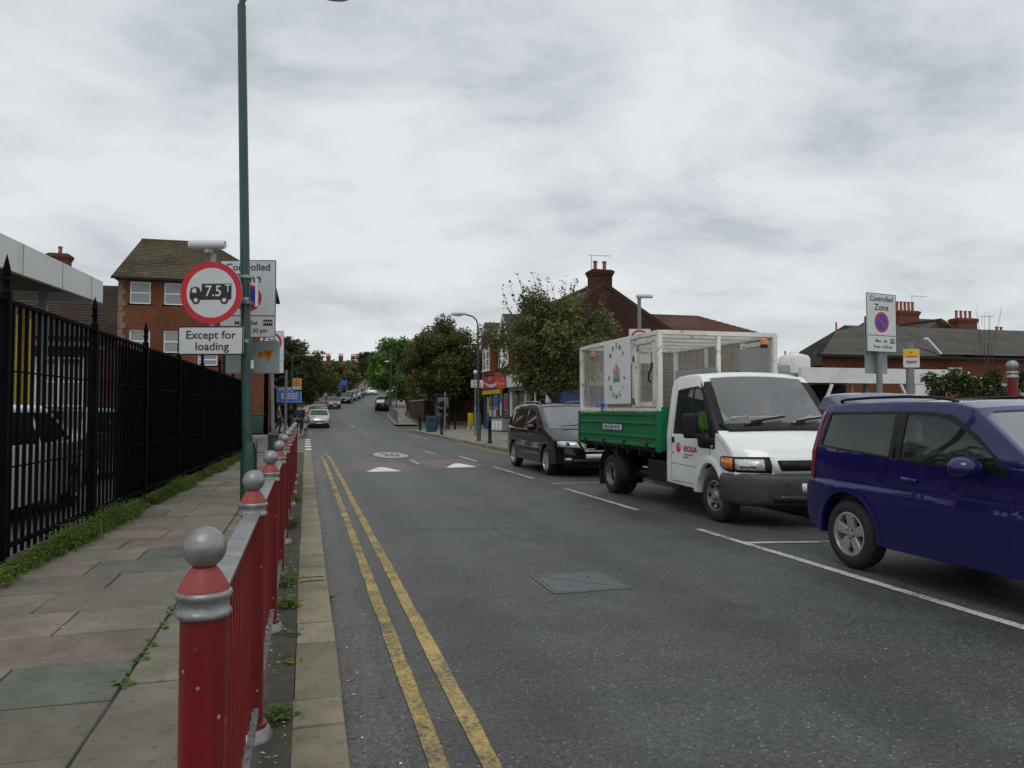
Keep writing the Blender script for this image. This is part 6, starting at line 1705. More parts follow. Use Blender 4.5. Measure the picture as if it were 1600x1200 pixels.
# ---- white canopy of the yard behind the fence
cn = thing('yard_canopy', 'long white canopy fascia over a dark forecourt behind the iron fence', 'canopy', (-9, 15, 0))
def canp(y): return 4.66 + (y - 15.2) * .055
xa, xb, ya, yb = -5.25, -14.0, 7.0, 23.0
fa = []
for x in (xa, xa - .12):
    fa += [(x - (y - 15) * .03, y, canp(y) - d) for y, d in ((ya, 0), (yb, 0), (yb, .60), (ya, .60))]
MB().add(fa, [(0,1,2,3), (7,6,5,4), (0,4,5,1), (1,5,6,2), (2,6,7,3), (3,7,4,0)]).build('fascia', M['white_paint'], cn, world=True)
MB().add([(xb, yb, canp(yb) - .0), (xa - .37, yb, canp(yb)), (xa - .37, yb, canp(yb) - .6), (xb, yb, canp(yb) - .6)] + [(xb, yb - .12, canp(yb)), (xa - .37, yb - .12, canp(yb)), (xa - .37, yb - .12, canp(yb) - .6), (xb, yb - .12, canp(yb) - .6)], [(0,1,2,3), (7,6,5,4), (0,4,5,1), (1,5,6,2), (2,6,7,3), (3,7,4,0)]).build('end_fascia', M['white_paint'], cn, world=True)
MB().add([(xa - .2, ya, canp(ya) - .15), (xa - .45, yb - .15, canp(yb) - .15), (xb, yb - .15, canp(yb) - .15), (xb, ya, canp(ya) - .15), (xa - .2, ya, canp(ya) - .35), (xa - .45, yb - .15, canp(yb) - .35), (xb, yb - .15, canp(yb) - .35), (xb, ya, canp(ya) - .35)], [(0,1,2,3), (7,6,5,4), (0,4,5,1), (1,5,6,2), (2,6,7,3), (3,7,4,0)]).build('deck', M['timber'], cn, world=True)
for (x, y) in ((-6.2, 9.6), (-6.5, 21.5), (-12.5, 9.5), (-12.5, 21.5)): MB().box(x - .09, x + .09, y - .09, y + .09, .1, canp(y) - .35).build('column', M['sign_grey_back'], cn, world=True)
for (x, y) in ((-6.5, 19.5), (-6.5, 20.35)): MB().box(x - .09, x + .09, y - .09, y + .09, .4, 3.7).build('yellow_column', M['yellow_paint'], cn, world=True)
for k in range(6):
    yk = ya + 1.2 + k * 2.7; xk = xa - (yk - 15) * .03
    MB().box(xk, xk + .006, yk - .008, yk + .008, canp(yk) - .59, canp(yk) - .01).build('panel_joint', M['lead'], cn, world=True)
# office front behind the canopy
of = thing('garage_office', 'white-framed garage office windows seen between the fence bars', 'building', (-12, 24.5, 0))
MB().box(-20, -6.3, 25.2, 26.2, .1, 3.4).build('wall', M['brick_red'], of, world=True)
for k in range(9):
    x = -7.8 - k * 1.55
    window(of, x, x + 1.3, 1.6, 3.1, 25.18, 'y', sill=True, curtain=k % 3 == 0, bars=(x + .65,))
MB().box(-20, -6.4, 25.0, 25.19, 1.05, 1.25).build('white_band', M['white_paint'], of, world=True)
MB().box(-20, -6.2, 24.7, 26.3, 3.4, 3.52).build('flat_roof', M['lead'], of, world=True)
for k, c in ((0, 'blue_board'), (4, 'shop_red')): MB().box(-7.6 - k * 1.1, -6.9 - k * 1.1, 25.0, 25.12, .55, 1.1).build('notice', M[c], of, world=True)

# ---- terrace end with shops on the right
te = thing('shop_terrace', 'dark brick terrace end with chimney, shopfronts facing the road', 'building', (16, 45, 0))
GY, FX = 38.0, 12.8
gable = [(FX, 0), (FX, 6.15), (15.7, 8.42), (19.65, 5.95), (19.65, 0)]
MB().prism([(x, GY, z) for x, z in gable], (0, .3, 0)).build('gable_wall', M['brick_dark'], te, world=True)
MB().box(19.65, 26.4, GY + .05, GY + .3, 0, 5.75).build('rear_wing_wall', M['brick_dark'], te, world=True)
MB().box(26.2, 26.4, GY + .3, 54, 0, 5.4).build('rear_wing_end', M['brick_dark'], te, world=True)
# front wall with first-floor windows
LY = 54.0
fh = []
for yb_ in (39.2, 42.0, 44.4, 46.8, 49.0, 51.6): fh.append((yb_, yb_ + 1.1, 4.25, 5.85))
wall_with_holes('front_wall', te, GY + .3, LY, 3.85, 6.15, FX, 'x', fh, M['brick_orange'])
for h in fh: window(te, h[0], h[1], h[2], h[3], FX + .1, 'x', out=-1)
MB().box(FX + .1, FX + .3, GY + .3, LY, 0, .25).build('stall_riser', M['brick_dark'], te, world=True)
# main roof slopes
rf = MB().add([(FX - .3, GY - .05, 5.98), (FX - .3, LY, 5.98), (15.7, LY, 8.50), (15.7, GY - .05, 8.50), (19.85, GY - .05, 5.92), (19.85, LY, 5.92)], [(0,3,2,1), (3,4,5,2)]).build('roof', M['slate_courses'], te, world=True)
md = rf.modifiers.new('t', 'SOLIDIFY'); md.thickness = .10; md.offset = -1
MB().bar((15.7, GY - .04, 8.56), (15.7, LY, 8.56), .22, .14).build('ridge_tile', M['roof_tile_red'], rf, world=True)
for a, b in (((FX - .3, GY + .1, 6.05), (15.7, GY + .1, 8.55)), ((15.7, GY + .1, 8.55), (19.85, GY + .1, 5.98))): MB().bar(a, b, .34, .12).build('coping', M['brick_dark'], rf, world=True)
# rear wing roof, brown-red tiles
rw = MB().add([(19.3, GY - .1, 6.05), (26.7, GY - .1, 5.72), (26.7, 46.5, 5.5), (24.0, 42.5, 7.5), (20.0, 42.5, 7.5), (19.3, 46.5, 6.05)], [(0,1,3,4), (1,2,3), (2,5,4,3), (5,0,4)]).build('rear_wing_roof', M['roof_tile_red'], te, world=True)
courses(rw, (19.3, GY - .1, 6.05), (26.7, GY - .1, 5.72), (24.0, 42.5, 7.5), (20.0, 42.5, 7.5), 12, 'roof_tile_red', .04)
MB().box(20.4, 23.4, 42.05, 42.3, 7.18, 7.34).build('flashing', M['white_paint'], rw, world=True)
chimney(te, 15.75, GY + .55, 7.6, 9.28, 1.15, .8, 2, 'brick_dark', ph=.52)
aerial(te, 15.15, GY + .3, 8.9, 1.15, 1.15, 0.0)
# gabled bays above the shops
for yb_ in (40.3, 45.2, 50.2):
    MB().prism([(FX - .45, yb_, 3.95), (FX - .45, yb_ + 2.6, 3.95), (FX - .45, yb_ + 2.6, 6.0), (FX - .45, yb_ + 1.3, 7.5), (FX - .45, yb_, 6.0)], (.46, 0, 0)).build('bay', M['brick_orange'], te, world=True)
    window(te, yb_ + .35, yb_ + 1.2, 4.3, 5.85, FX - .46, 'x', out=-1, curtain=True); window(te, yb_ + 1.4, yb_ + 2.25, 4.3, 5.85, FX - .46, 'x', out=-1, curtain=True)
    for s in (0, 1):
        a = (FX - .55, yb_ - .12 + s * 2.84, 5.92); b = (FX - .55, yb_ + 1.3, 7.62)
        MB().bar(a, b, .12, .22).build('barge_board', M['white_paint'], te, world=True)
        pr = MB().add([(FX - .6, a[1], a[2] + .06), (FX - .6, b[1], b[2] + .06), (FX + 2.2, b[1], b[2] + .06), (FX + 1.0, a[1], a[2] + .06)], [(0, 1, 2, 3)]).build('bay_roof', M['slate_courses'], te, world=True)
        md = pr.modifiers.new('t', 'SOLIDIFY'); md.thickness = .08
# lean-to boards on the gable
MB().box(13.2, 15.6, GY - .10, GY - .01, .1, 2.55).build('blue_hoarding', M['blue_board'], te, world=True)
# --- shop: newsagent with red fascia
MB().box(FX + .3, 24, LY - .3, LY, 0, 6.0).build('far_wall', M['brick_dark'], te, world=True)
def shop_parts(y0, y1, fascia, pil):
    MB().box(FX - .05, FX + .25, y0, y0 + .22, .12, 3.4).build('pilaster', M[pil], te, world=True); MB().box(FX - .05, FX + .25, y1 - .22, y1, .12, 3.4).build('pilaster', M[pil], te, world=True)
    MB().box(FX + 2.0, FX + 2.1, y0 + .2, y1 - .2, .2, 3.2).build('shop_back_wall', M['interior_light'], te, world=True)
    MB().box(FX + .3, FX + 2.0, y0 + .2, y1 - .2, .12, .16).build('shop_floor', M['timber'], te, world=True)
shop_parts(46.8, 53.9, 'shop_red', 'blue_board')
fs = MB().box(FX - .25, FX + .1, 46.9, 53.8, 3.0, 4.05).build('fascia_sign', M['shop_red'], te, world=True); fs.location = (0, 0, 0)
w0 = off(te)
wv = []
N = 24
for k in range(N + 1):
    t_ = k / N; y_ = 53.5 - t_ * 6.3; z_ = 3.40 + .22 * math.sin(t_ * 5.2 + 2.4) ; hw = .10 * math.sin(math.pi * min(1, t_ * .95 + .05)) + .012
    wv.append((y_, z_, hw))
v = []; f = []
for y_, z_, hw in wv: v += [(FX - .256, y_, z_ + hw), (FX - .256, y_, z_ - hw)]
for k in range(N): f.append((2*k, 2*k+2, 2*k+3, 2*k+1))
MB().add(v, f).build('white_wave', M['sign_white'], te, world=True)
for k, (yy_, w_) in enumerate(((51.4, .5), (51.2, 1.1), (51.3, .8))):
    MB().box(FX - .258, FX - .254, yy_ - w_ / 2, yy_ + w_ / 2, 3.86 - k * .13, 3.92 - k * .13).build('sign_print', M['sign_white'], te, world=True)
MB().box(FX - .20, FX + .0, 48.6, 53.9, 2.62, 2.92).build('yellow_blind', M['yellow_paint'], te, world=True)
MB().box(FX - .01, FX + .02, 47.1, 53.6, .2, .75).build('blue_riser', M['blue_board'], te, world=True)
for y0_, y1_ in ((47.1, 48.6), (48.75, 49.7), (49.85, 51.6), (51.75, 53.6)): 
    MB().box(FX + .02, FX + .05, y0_, y1_, .76, 2.6).build('shop_window', M['glass_shop'], te, world=True)
    MB().box(FX - .02, FX + .08, y1_, y1_ + .15, .12, 2.62).build('mullion', M['blue_board'], te, world=True)
for (y_, z_, h_, w_, c) in ((52.8, 1.3, 1.1, .5, 'yellow_paint'), (52.0, 1.0, .5, .9, 'sign_white'), (50.6, 1.9, .5, .8, 'street_blue'), (49.2, 1.1, .9, .4, 'sign_white'), (47.8, 1.5, .7, .8, 'shop_red'), (50.9, 1.0, .5, .7, 'cloth_pale')):
    MB().box(FX + .005, FX + .018, y_ - w_/2, y_ + w_/2, z_, z_ + h_).build('window_poster', M[c], te, world=True)
# projecting orange lightbox
lbx = thing('lightbox_sign', 'orange projecting lightbox at the end of the red shop fascia', 'shop sign', (FX - .6, 46.75, 2.85))
MB().box(-.30, .26, -.09, .09, .02, .68).build('box', M['shop_orange'], lbx, bevel=.02)
lettering('Coca-Cola', .15, M['sign_white'], lbx, (-.02, -.095, .36), bold=.01, sx=.74)
# --- white shop next door
shop_parts(38.9, 46.6, 'white_paint', 'white_paint')
MB().box(FX - .30, FX + .1, 38.9, 46.6, 2.95, 3.75).build('white_fascia', M['white_paint'], te, world=True)
MB().box(FX - .22, FX, 39.1, 46.4, 2.7, 2.94).build('shutter_box', M['timber'], te, world=True)
for y0_, y1_ in ((39.3, 41.2), (41.4, 43.2), (44.9, 46.3)):
    MB().box(FX + .02, FX + .05, y0_, y1_, .55, 2.7).build('shop_window', M['glass_shop'], te, world=True); MB().box(FX - .02, FX + .08, y1_, y1_ + .12, .12, 2.7).build('mullion', M['white_paint'], te, world=True)
MB().box(FX + .03, FX + .09, 43.4, 44.7, .12, 2.7).build('shop_door', M['timber'], te, world=True)
MB().box(FX - .02, FX + .02, 39.2, 43.2, .12, .54).build('stall_riser', M['white_paint'], te, world=True)
# ice-cream chest outside the shop
ic = thing('freezer_chest', 'grey freezer chest outside the shop with red fascia', 'freezer', (12.1, 46.0, PV), R(12))
MB().box(-.45, .45, -.9, .9, .05, .85).build('cabinet', M['galv'], ic, bevel=.03); MB().box(-.46, .46, -.92, .92, .85, .95).build('lid', M['plastic_grey'], ic, bevel=.02)
for k in range(3): MB().box(-.50, -.45, -.75 + k * .5, -.45 + k * .5, .12, .7).build('stacked_paper', M['paper'], ic)
# --- back of a road sign before the gable wall
bk = thing('sign_back', 'grey back of a road sign on a post before the blue hoarding', 'traffic sign', (12.75, 33.4, PV))
MB().cyl((.3, 0, 0), (.3, 0, 3.4), .07, n=10).build('post', M['grey_post'], bk); MB().box(-.95, 1.4, .05, .08, 2.55, 3.1).build('lower_plate', M['grey_board'], bk); MB().box(-.95, 1.4, .05, .08, 3.14, 3.4).build('upper_plate', M['grey_board'], bk)

# ---- forecourt canopy and brick hall on the right
fc = thing('forecourt_canopy', 'low white canopy with dark open front on the right forecourt', 'canopy', (19.5, 23, 0))
MB().box(16.4, 22.65, 22.0, 22.15, 2.45, 2.98).build('fascia', M['white_paint'], fc, world=True)
MB().box(16.5, 22.5, 22.16, 27.5, 2.62, 2.80).build('deck', M['galv'], fc, world=True)
MB().box(21.2, 22.6, 22.02, 22.14, .1, 2.44).build('white_pier', M['white_paint'], fc, world=True)
MB().box(16.4, 22.6, 27.3, 27.5, .1, 2.6).build('back_wall', M['dark_void'], fc, world=True)
for x0_, x1_ in ((17.3, 18.3), (18.7, 19.5)): MB().box(x0_, x1_, 27.2, 27.29, 1.4, 2.5).build('brick_panel', M['brick_orange'], fc, world=True)
for a, b in (((17.6, 21.95, 2.4), (16.9, 21.95, .9)), ((20.5, 21.95, 2.4), (21.3, 21.95, .9)), ((19.3, 23, 2.5), (19.3, 23, .1))): MB().bar(a, b, .08).build('strut', M['white_paint'], fc, world=True)
for x in (16.6, 19.9): MB().box(x, x + .12, 23, 23.12, .1, 2.6).build('column', M['galv'], fc, world=True)
tk = thing('water_tank', 'white round tank standing on the forecourt canopy', 'tank', (17.15, 23.4, 2.82))
MB().lathe((0, 0, 0), [(0, 0), (.55, 0), (.55, .55), (.48, .66), (.18, .74), (.16, .80), (0, .80)], 20).build('drum', M['white_paint'], tk, smooth=40); MB().cyl((-.3, .1, .6), (-.3, .1, .84), .04, n=8).build('vent', M['galv'], tk)
sb = thing('storage_box', 'grey steel cabinet beside the forecourt canopy', 'cabinet', (15.9, 23.3, .1))
MB().box(-.65, .65, -.5, .5, 0, 3.0).build('body', M['galv'], sb, bevel=.02); MB().box(-.6, .0, -.515, -.501, .2, 2.8).build('door', M['grey_post'], sb)

hl = thing('brick_hall', 'long low red brick hall with slate roofs behind the forecourt', 'building', (30, 32, 0))
HY = 30.0
MB().prism([(23.5, HY, 0), (60, HY, 0), (60, 44, 0), (34.8, 44, 0)], (0, 0, 4.15)).build('wall', M['brick_orange'], hl, world=True)
MB().add([(23.2, HY - .3, 4.05), (31.6, HY - .3, 4.15), (34.0, 37.5, 7.0), (28.8, 35.5, 5.95), (28.9, 36.4, 4.05), (36, 41, 4.15)], [(0,1,2,3), (0,3,4), (1,5,2), (3,2,5,4)]).build('hip_roof', M['slate_courses'], hl, world=True)
MB().add([(30.2, HY - .3, 4.25), (60, HY - .3, 4.25), (60, 37, 6.6), (30.6, 37, 6.5), (60, 44, 4.2), (30.2, 44, 4.2)], [(0,1,2,3), (3,2,4,5), (0,3,5)]).build('long_roof', M['slate_courses'], hl, world=True)
MB().bar((23.0, HY - .38, 4.05), (60, HY - .38, 4.15), .12, .12).build('gutter', M['black_paint'], hl, world=True)
MB().bar((29.2, HY - .36, 5.0), (29.95, HY - .45, 4.25), .26, .10).build('white_flashing', M['white_paint'], hl, world=True)
window(hl, 30.9, 31.7, 3.25, 3.62, HY - .02, 'y', sash=False, curtain=False)
MB().cyl((28.8, 35.5, 5.9), (28.8, 35.5, 6.45), .05, n=6).build('finial', M['clay_pot'], hl, world=True)
# terrace roofs behind the hall
tb = thing('rear_terrace', 'slate-roofed terrace with chimney stacks rising behind the brick hall', 'building', (46, 46, 0))
MB().box(41.5, 75, 46, 54, 0, 6.2).build('wall', M['brick_red'], tb, world=True)
def gab(x0_, x1_, z0_, z1_):
    MB().add([(x0_, 45.6, z0_), (x1_, 45.6, z0_), ((x0_+x1_)/2, 45.8, z1_), (x0_, 56, z0_), (x1_, 56, z0_), ((x0_+x1_)/2, 56, z1_)], [(0,2,5,3), (2,1,4,5), (0,1,2)]).build('roof', M['slate_courses'], tb, world=True)
MB().add([(41.0, 45.6, 6.0), (50.5, 45.6, 6.0), (50.5, 50, 9.0), (44.0, 50, 9.0), (41.0, 54, 6.0), (50.5, 54, 6.0)], [(0,1,2,3), (0,3,4), (3,2,5,4)]).build('roof', M['slate_courses'], tb, world=True)
MB().add([(50.4, 45.6, 6.0), (75, 45.6, 6.0), (75, 50, 8.2), (50.4, 50, 8.2)], [(0,1,2,3)]).build('roof', M['slate_courses'], tb, world=True)
MB().add([(39.6, 41.6, 5.7), (46.2, 41.6, 5.7), (42.2, 41.8, 7.7), (39.6, 49, 5.7), (46.2, 49, 5.7), (42.2, 49, 7.7)], [(0,2,5,3), (2,1,4,5), (0,1,2)]).build('gable_roof', M['slate_courses'], tb, world=True)
MB().bar((42.2, 41.5, 7.75), (42.2, 49, 7.75), .2, .12).build('ridge_tile', M['roof_tile_red'], tb, world=True)
MB().bar((42.2, 41.55, 7.72), (46.3, 41.5, 5.72), .16, .2).build('verge', M['brick_red'], tb, world=True)
chimney(tb, 45.9, 48.6, 8.0, 9.35, 1.9, .9, 5, 'brick_red', ph=.75)
chimney(tb, 52.1, 49.0, 7.6, 9.0, 1.9, .9, 4, 'brick_red', ph=.65)
chimney(tb, 57.5, 50.5, 7.4, 7.9, 1.0, .9, 2, 'brick_red', ph=.75)
aerial(tb, 46.6, 48.6, 9.3, 1.3, 1.6, 0.1); aerial(tb, 59.4, 49.0, 7.4, 2.2, 1.4, .1); aerial(tb, 53.6, 48.6, 8.4, .8, 1.2, 0)
# far chimney terrace between truck cage and tank
ft = thing('far_terrace', 'distant terrace roof with a row of red chimney pots above the forecourt', 'building', (68, 95, 0))
MB().box(58, 90, 95, 103, 0, 7.0).build('wall', M['brick_stock'], ft, world=True)
MB().add([(57.6, 94.6, 6.8), (90, 94.6, 6.8), (90, 99, 8.6), (57.6, 99, 8.6), (57.6, 103.4, 6.8), (90, 103.4, 6.8)], [(0,1,2,3), (3,2,4,5), (0,3,5)]).build('roof', M['slate_courses'], ft, world=True)
chimney(ft, 62.2, 98, 8.0, 9.3, 2.6, 1.0, 6, 'brick_red', ph=.8); chimney(ft, 66.4, 98, 8.0, 9.0, 2.4, 1.0, 5, 'brick_red', ph=.7)
# graffiti wall behind the shrubs
gw = thing('graffiti_wall', 'painted grey wall behind the shrubs on the far right', 'wall', (24, 21, 0))
MB().box(22.7, 30, 21.0, 21.25, .1, 2.35).build('panel', M['graffiti_wall'], gw, world=True); MB().box(22.66, 30, 20.96, 21.29, 2.35, 2.45).build('coping', M['concrete'], gw, world=True)

# ---- distant houses on the hill
for (x, y, w, h, lab) in ((10.5, 236, 10, 6.8, 'left far red brick terrace on the hilltop with tall chimneys'), (22.5, 252, 12, 5.6, 'right far pale terrace on the hilltop with red chimneys')):
    z = zr(y); t = thing('hilltop_terrace', lab, 'building', (x, y, z), 0, 'far houses on the hilltop')
    MB().box(-w/2, w/2, 0, 8, 0, h).build('wall', M['brick_red' if w == 10 else 'brick_stock'], t)
    MB().add([(-w/2-.2, -.3, h), (w/2+.2, -.3, h), (w/2+.2, 4, h+2.6), (-w/2-.2, 4, h+2.6), (w/2+.2, 8.3, h), (-w/2-.2, 8.3, h)], [(0,1,2,3), (3,2,4,5), (1,4,2), (0,3,5)]).build('roof', M['roof_tile_red'], t)
    for k in range(3):
        cx = -w/2 + 1.2 + k * (w - 2.4) / 2
        MB().box(cx - .7, cx + .7, 3.6, 4.6, h + 1.5, h + 4.2).build('chimney', M['brick_red'], t)
        for q in range(3): MB().cyl((cx - .45 + q * .45, 4.1, h + 4.2), (cx - .45 + q * .45, 4.1, h + 5.0), .14, n=8).build('chimney_pot', M['clay_pot'], t)
    for k in range(5):
        for zz in (1.0, 3.8):
            xx = -w/2 + .8 + k * (w - 1.6) / 5
            f_ = MB().box(xx, xx + 1.0, -.05, .02, zz, zz + 1.5).build('window', M['white_frame'], t); MB().box(xx + .1, xx + .9, -.07, -.05, zz + .1, zz + 1.4).build('pane', M['glass_house'], f_)
# garden wall on the right beyond the side road
rwl = thing('garden_wall', 'dark red brick garden wall under the trees beyond the right side road', 'wall', (12.5, 66, 0))
MB().box(11.0, 11.3, 71.5, 82, 0, 2.4).build('road_side', M['brick_dark'], rwl, world=True); MB().box(11.3, 40, 71.5, 71.8, 0, 3.2).build('corner_side', M['brick_dark'], rwl, world=True)
MB().box(10.95, 11.35, 71.4, 82, 2.4, 2.5).build('coping', M['concrete'], rwl, world=True)
MB().box(17.6, 20.8, 71.35, 71.46, 2.32, 2.62).build('pale_nameboard', M['sign_white'], rwl, world=True)
rr2 = thing('red_hoarding', 'red boarding on the right, coloured dark for shade under the trees', 'hoarding', (12.3, 83, zr(83)))
MB().box(0, .2, -3, 12, 0, 2.2).build('boards', M['brick_dark'], rr2); MB().box(-.05, .25, -3, 12, 2.2, 2.3).build('cap', M['timber'], rr2)  # dark brick colour puts the shade of the trees into the boards
# iron pedestrian guard rail on the far right corner
gr = thing('corner_guardrail', 'grey tubular guardrail along the kerb beyond the right side road', 'railing', (8.1, 66, 0))
for k in range(9):
    y_ = 65 + k * 2.0; x_ = xr(y_) + .35; z_ = zr(y_) + PV
    MB().cyl((x_, y_, z_), (x_, y_, z_ + 1.05), .03, n=8).build('post', M['grey_post'], gr, world=True)
    if k < 8:
        y2_ = y_ + 2; x2_ = xr(y2_) + .35; z2_ = zr(y2_) + PV
        for dz in (1.03, .15): MB().cyl((x_, y_, z_ + dz), (x2_, y2_, z2_ + dz), .022, n=6).build('rail', M['grey_post'], gr, world=True)
        for q in range(1, 12):
            s2 = q / 12; MB().cyl((x_ + (x2_-x_)*s2, y_ + 2*s2, z_ + (z2_-z_)*s2 + .15), (x_ + (x2_-x_)*s2, y_ + 2*s2, z_ + (z2_-z_)*s2 + 1.03), .008, n=4).build('bar', M['grey_post'], gr, world=True)
# low garden wall and lime shop panels on the left pavement
lw = thing('shop_hut', 'small shop with lime green door panels behind the pedestrians', 'building', (-4.6, 60, 0))
MB().box(-7.5, -2.6, 60, 66, 0, 3.3).build('wall', M['timber'], lw, world=True); MB().box(-7.7, -2.4, 59.7, 66.2, 3.3, 3.45).build('roof', M['lead'], lw, world=True)
for x0_, c in ((-4.6, 'lime'), (-3.3, 'lime')): MB().box(x0_, x0_ + .55, 59.93, 59.99, .15, 2.1).build('door_panel', M[c], lw, world=True)
MB().box(-3.95, -3.4, 59.92, 59.99, .6, 2.0).build('shop_window', M['sign_white'], lw, world=True); MB().box(-4.7, -2.7, 59.85, 59.99, 2.35, 2.95).build('name_board', M['bin_blue'], lw, world=True)
bk2 = thing('bus_shelter', 'small blue shelter fascia far up the left side of the hill', 'shelter', (xl(122) - 1.6, 122, zr(122)))
MB().box(-1.6, 1.6, 0, 2.0, 2.3, 3.1).build('fascia', M['street_blue'], bk2, bevel=.02)
for x in (-1.5, 1.5): MB().box(x - .05, x + .05, .1, .2, 0, 2.3).build('post', M['grey_post'], bk2)
MB().box(-1.5, 1.5, 1.9, 1.95, .2, 2.3).build('pane', M['glass_shop'], bk2)
# ------------------------------------------------------------------ trees and plants
def leaf_cloud(name, centres, n, size, mat, parent, seed, flat=.4):
    r = random.Random(seed); v = []; f = []
    tot = sum(c[3] ** 2 for c in centres)
    for (cx, cy, cz, rad, dens) in [(*c[:4], c[4] if len(c) > 4 else 1) for c in centres]:
        k = int(n * rad * rad / tot * dens)
        for _ in range(k):
            # biased to the shell of each clump
            while True:
                d = Vector((r.gauss(0, 1), r.gauss(0, 1), r.gauss(0, 1)))
                if d.length > .1: break
            d.normalize(); q = rad * (r.random() ** .45) * (1 + r.gauss(0, .10))
            p = Vector((cx, cy, cz)) + Vector((d.x * q, d.y * q, d.z * q * .85))
            s = size * r.uniform(.6, 1.35)
            a = Vector((r.gauss(0, 1), r.gauss(0, 1), r.gauss(0, 1) * flat)).normalized()
            b = a.cross(Vector((r.gauss(0, 1), r.gauss(0, 1), r.gauss(0, 1)))).normalized()
            w = b * s * .42; l = a * s
            i = len(v)
            v += [p - l * .5, p + w * .9 - l * .05, p + l * .55 - Vector((0, 0, s * .12)), p - w * .9 - l * .05]
            f.append((i, i + 1, i + 2, i + 3))
    me = bpy.data.meshes.new(name); me.from_pydata(v, [], f); me.materials.append(M[mat]); me.update()
    o = link(bpy.data.objects.new(name, me)); o.parent = parent
    return o
def limbs(m, p, d, length, rad, depth, r, tips, spread=.55):
    p = Vector(p); d = Vector(d).normalized()
    n = 3; q = p
    for i in range(n):
        d2 = (d + Vector((r.gauss(0, .12), r.gauss(0, .12), r.gauss(0, .06)))).normalized()
        e = q + d2 * length / n; r0 = rad * (1 - .35 * i / n); r1 = rad * (1 - .35 * (i + 1) / n)
        m.cyl(q, e, r0, r1, 7 if depth > 1 else 5, cap=False); q = e; d = d2
        if depth > 0 and i > 0:
            for _ in range(2 if depth > 1 else 1):
                nd = (d + Vector((r.uniform(-1, 1), r.uniform(-1, 1), r.uniform(-.1, .6))) * spread * 1.3).normalized()
                limbs(m, q, nd, length * r.uniform(.55, .75), r1 * .6, depth - 1, r, tips, spread)
    tips.append(q)
def tree(name, label, base, H, trunk_h, rad, crown, leaf_mat, n, size, seed, group=None, squash=1.0, clump=.35, twigs=False, cat='tree', nclump=46, lean=(0, 0)):
    r = random.Random(seed); t = thing(name, label, cat, base, 0, group)
    m = MB(); tips = []
    m.cyl((0, 0, -.1), (lean[0] * .5, lean[1] * .5, trunk_h * .5), rad * 1.25, rad, 10, cap=False); m.cyl((lean[0] * .5, lean[1] * .5, trunk_h * .5), (lean[0], lean[1], trunk_h), rad, rad * .85, 10, cap=False)
    rx, ry, rz_ = crown; cz = H - rz_
    for k in range(7):
        a = 2 * math.pi * k / 7 + r.random(); dr = Vector((math.cos(a) * rx / rz_ * .7, math.sin(a) * ry / rz_ * .7, .75 + r.random() * .5))
        limbs(m, (lean[0], lean[1], trunk_h * r.uniform(.75, 1.0)), dr, (H - trunk_h) * .40, rad * .5, 2, r, tips)
    m.build('trunk', M['bark'], t, smooth=60, fix=False)
    cl = []
    for k in range(nclump):
        while True:
            d = Vector((r.uniform(-1, 1), r.uniform(-1, 1), r.uniform(-1, 1)))
            if .25 < d.length < 1: break
        s = 1 - .18 * max(0, d.z)
        cl.append((lean[0] + d.x * rx * .92 * s, lean[1] + d.y * ry * .92 * s, cz + d.z * rz_ * .88, clump * min(rx, rz_) * r.uniform(.65, 1.15), r.uniform(.6, 1.2)))
    leaf_cloud('crown', cl, n, size, leaf_mat, t, seed + 1)
    if twigs:
        tm = MB(); lv = []
        for k in range(twigs):
            a = r.uniform(0, 2 * math.pi); q = r.uniform(.2, .95)
            p0 = Vector((lean[0] + rx * q * math.cos(a) * .7, ry * q * math.sin(a) * .6, cz + rz_ * .45 * (1 - q * .5)))
            p1 = p0 + Vector((r.gauss(0, .25) + .55 * q * math.cos(a) - .2, r.gauss(0, .2), r.uniform(.8, 2.1)))
            tm.cyl(p0, p1, .014, .005, 4, cap=False)
            for _ in range(18):
                u = r.uniform(.15, 1.05); c = p0.lerp(p1, u); lv.append((c.x + r.gauss(0, .05), c.y + r.gauss(0, .05), c.z + r.gauss(0, .04), .05, 1))
        tm.build('twigs', M['bark'], t, fix=False)
        leaf_cloud('twig_leaves', lv, int(len(lv) * 1.6), size * .9, leaf_mat, t, seed + 5)
    return t
# street tree in front of the terrace
tree('street_tree', 'olive green street tree before the brick gable, with wispy upright twigs', (10.0, 29.3, PV), 6.45, 2.0, .19, (3.0, 2.4, 2.3), 'leaf_mid', 27000, .125, 11, None, clump=.28, twigs=46, nclump=80, lean=(-.05, 0))
tree('autumn_tree', 'large brown-tinged tree overhanging the right side road', (12.4, 67, 0), 9.9, 2.4, .30, (4.5, 4.2, 4.3), 'leaf_olive', 34000, .21, 21, 'trees along the road', nclump=80, clump=.26)
tree('dark_hedge_tree', 'dark low tree filling the gap beneath the brown-tinged tree', (15.5, 66.5, 0), 7.4, 1.6, .22, (4.4, 3.0, 3.4), 'leaf_dark', 14000, .22, 25, 'trees along the road', nclump=60, clump=.30)
tree('bright_tree', 'bright yellow-green tree behind the telegraph pole', (13.6, 100, zr(100)), 9.8, 2.4, .32, (4.6, 5.0, 4.5), 'leaf_bright', 20000, .30, 31, 'trees along the road', nclump=80, clump=.26, lean=(-1.3, 0))
tree('mid_tree', 'green tree on the right between the bright and brown trees', (14.2, 84, zr(84)), 8.2, 2.2, .28, (3.6, 4.0, 3.6), 'leaf_mid', 14000, .26, 33, 'trees along the road', nclump=60, clump=.28)
tree('dark_tree', 'tall dark green tree on the left behind the warning board', (-2.7, 70, zr(70)), 8.2, 2.2, .34, (4.5, 4.6, 4.2), 'leaf_dark', 34000, .24, 41, 'trees along the road', nclump=80, clump=.26)
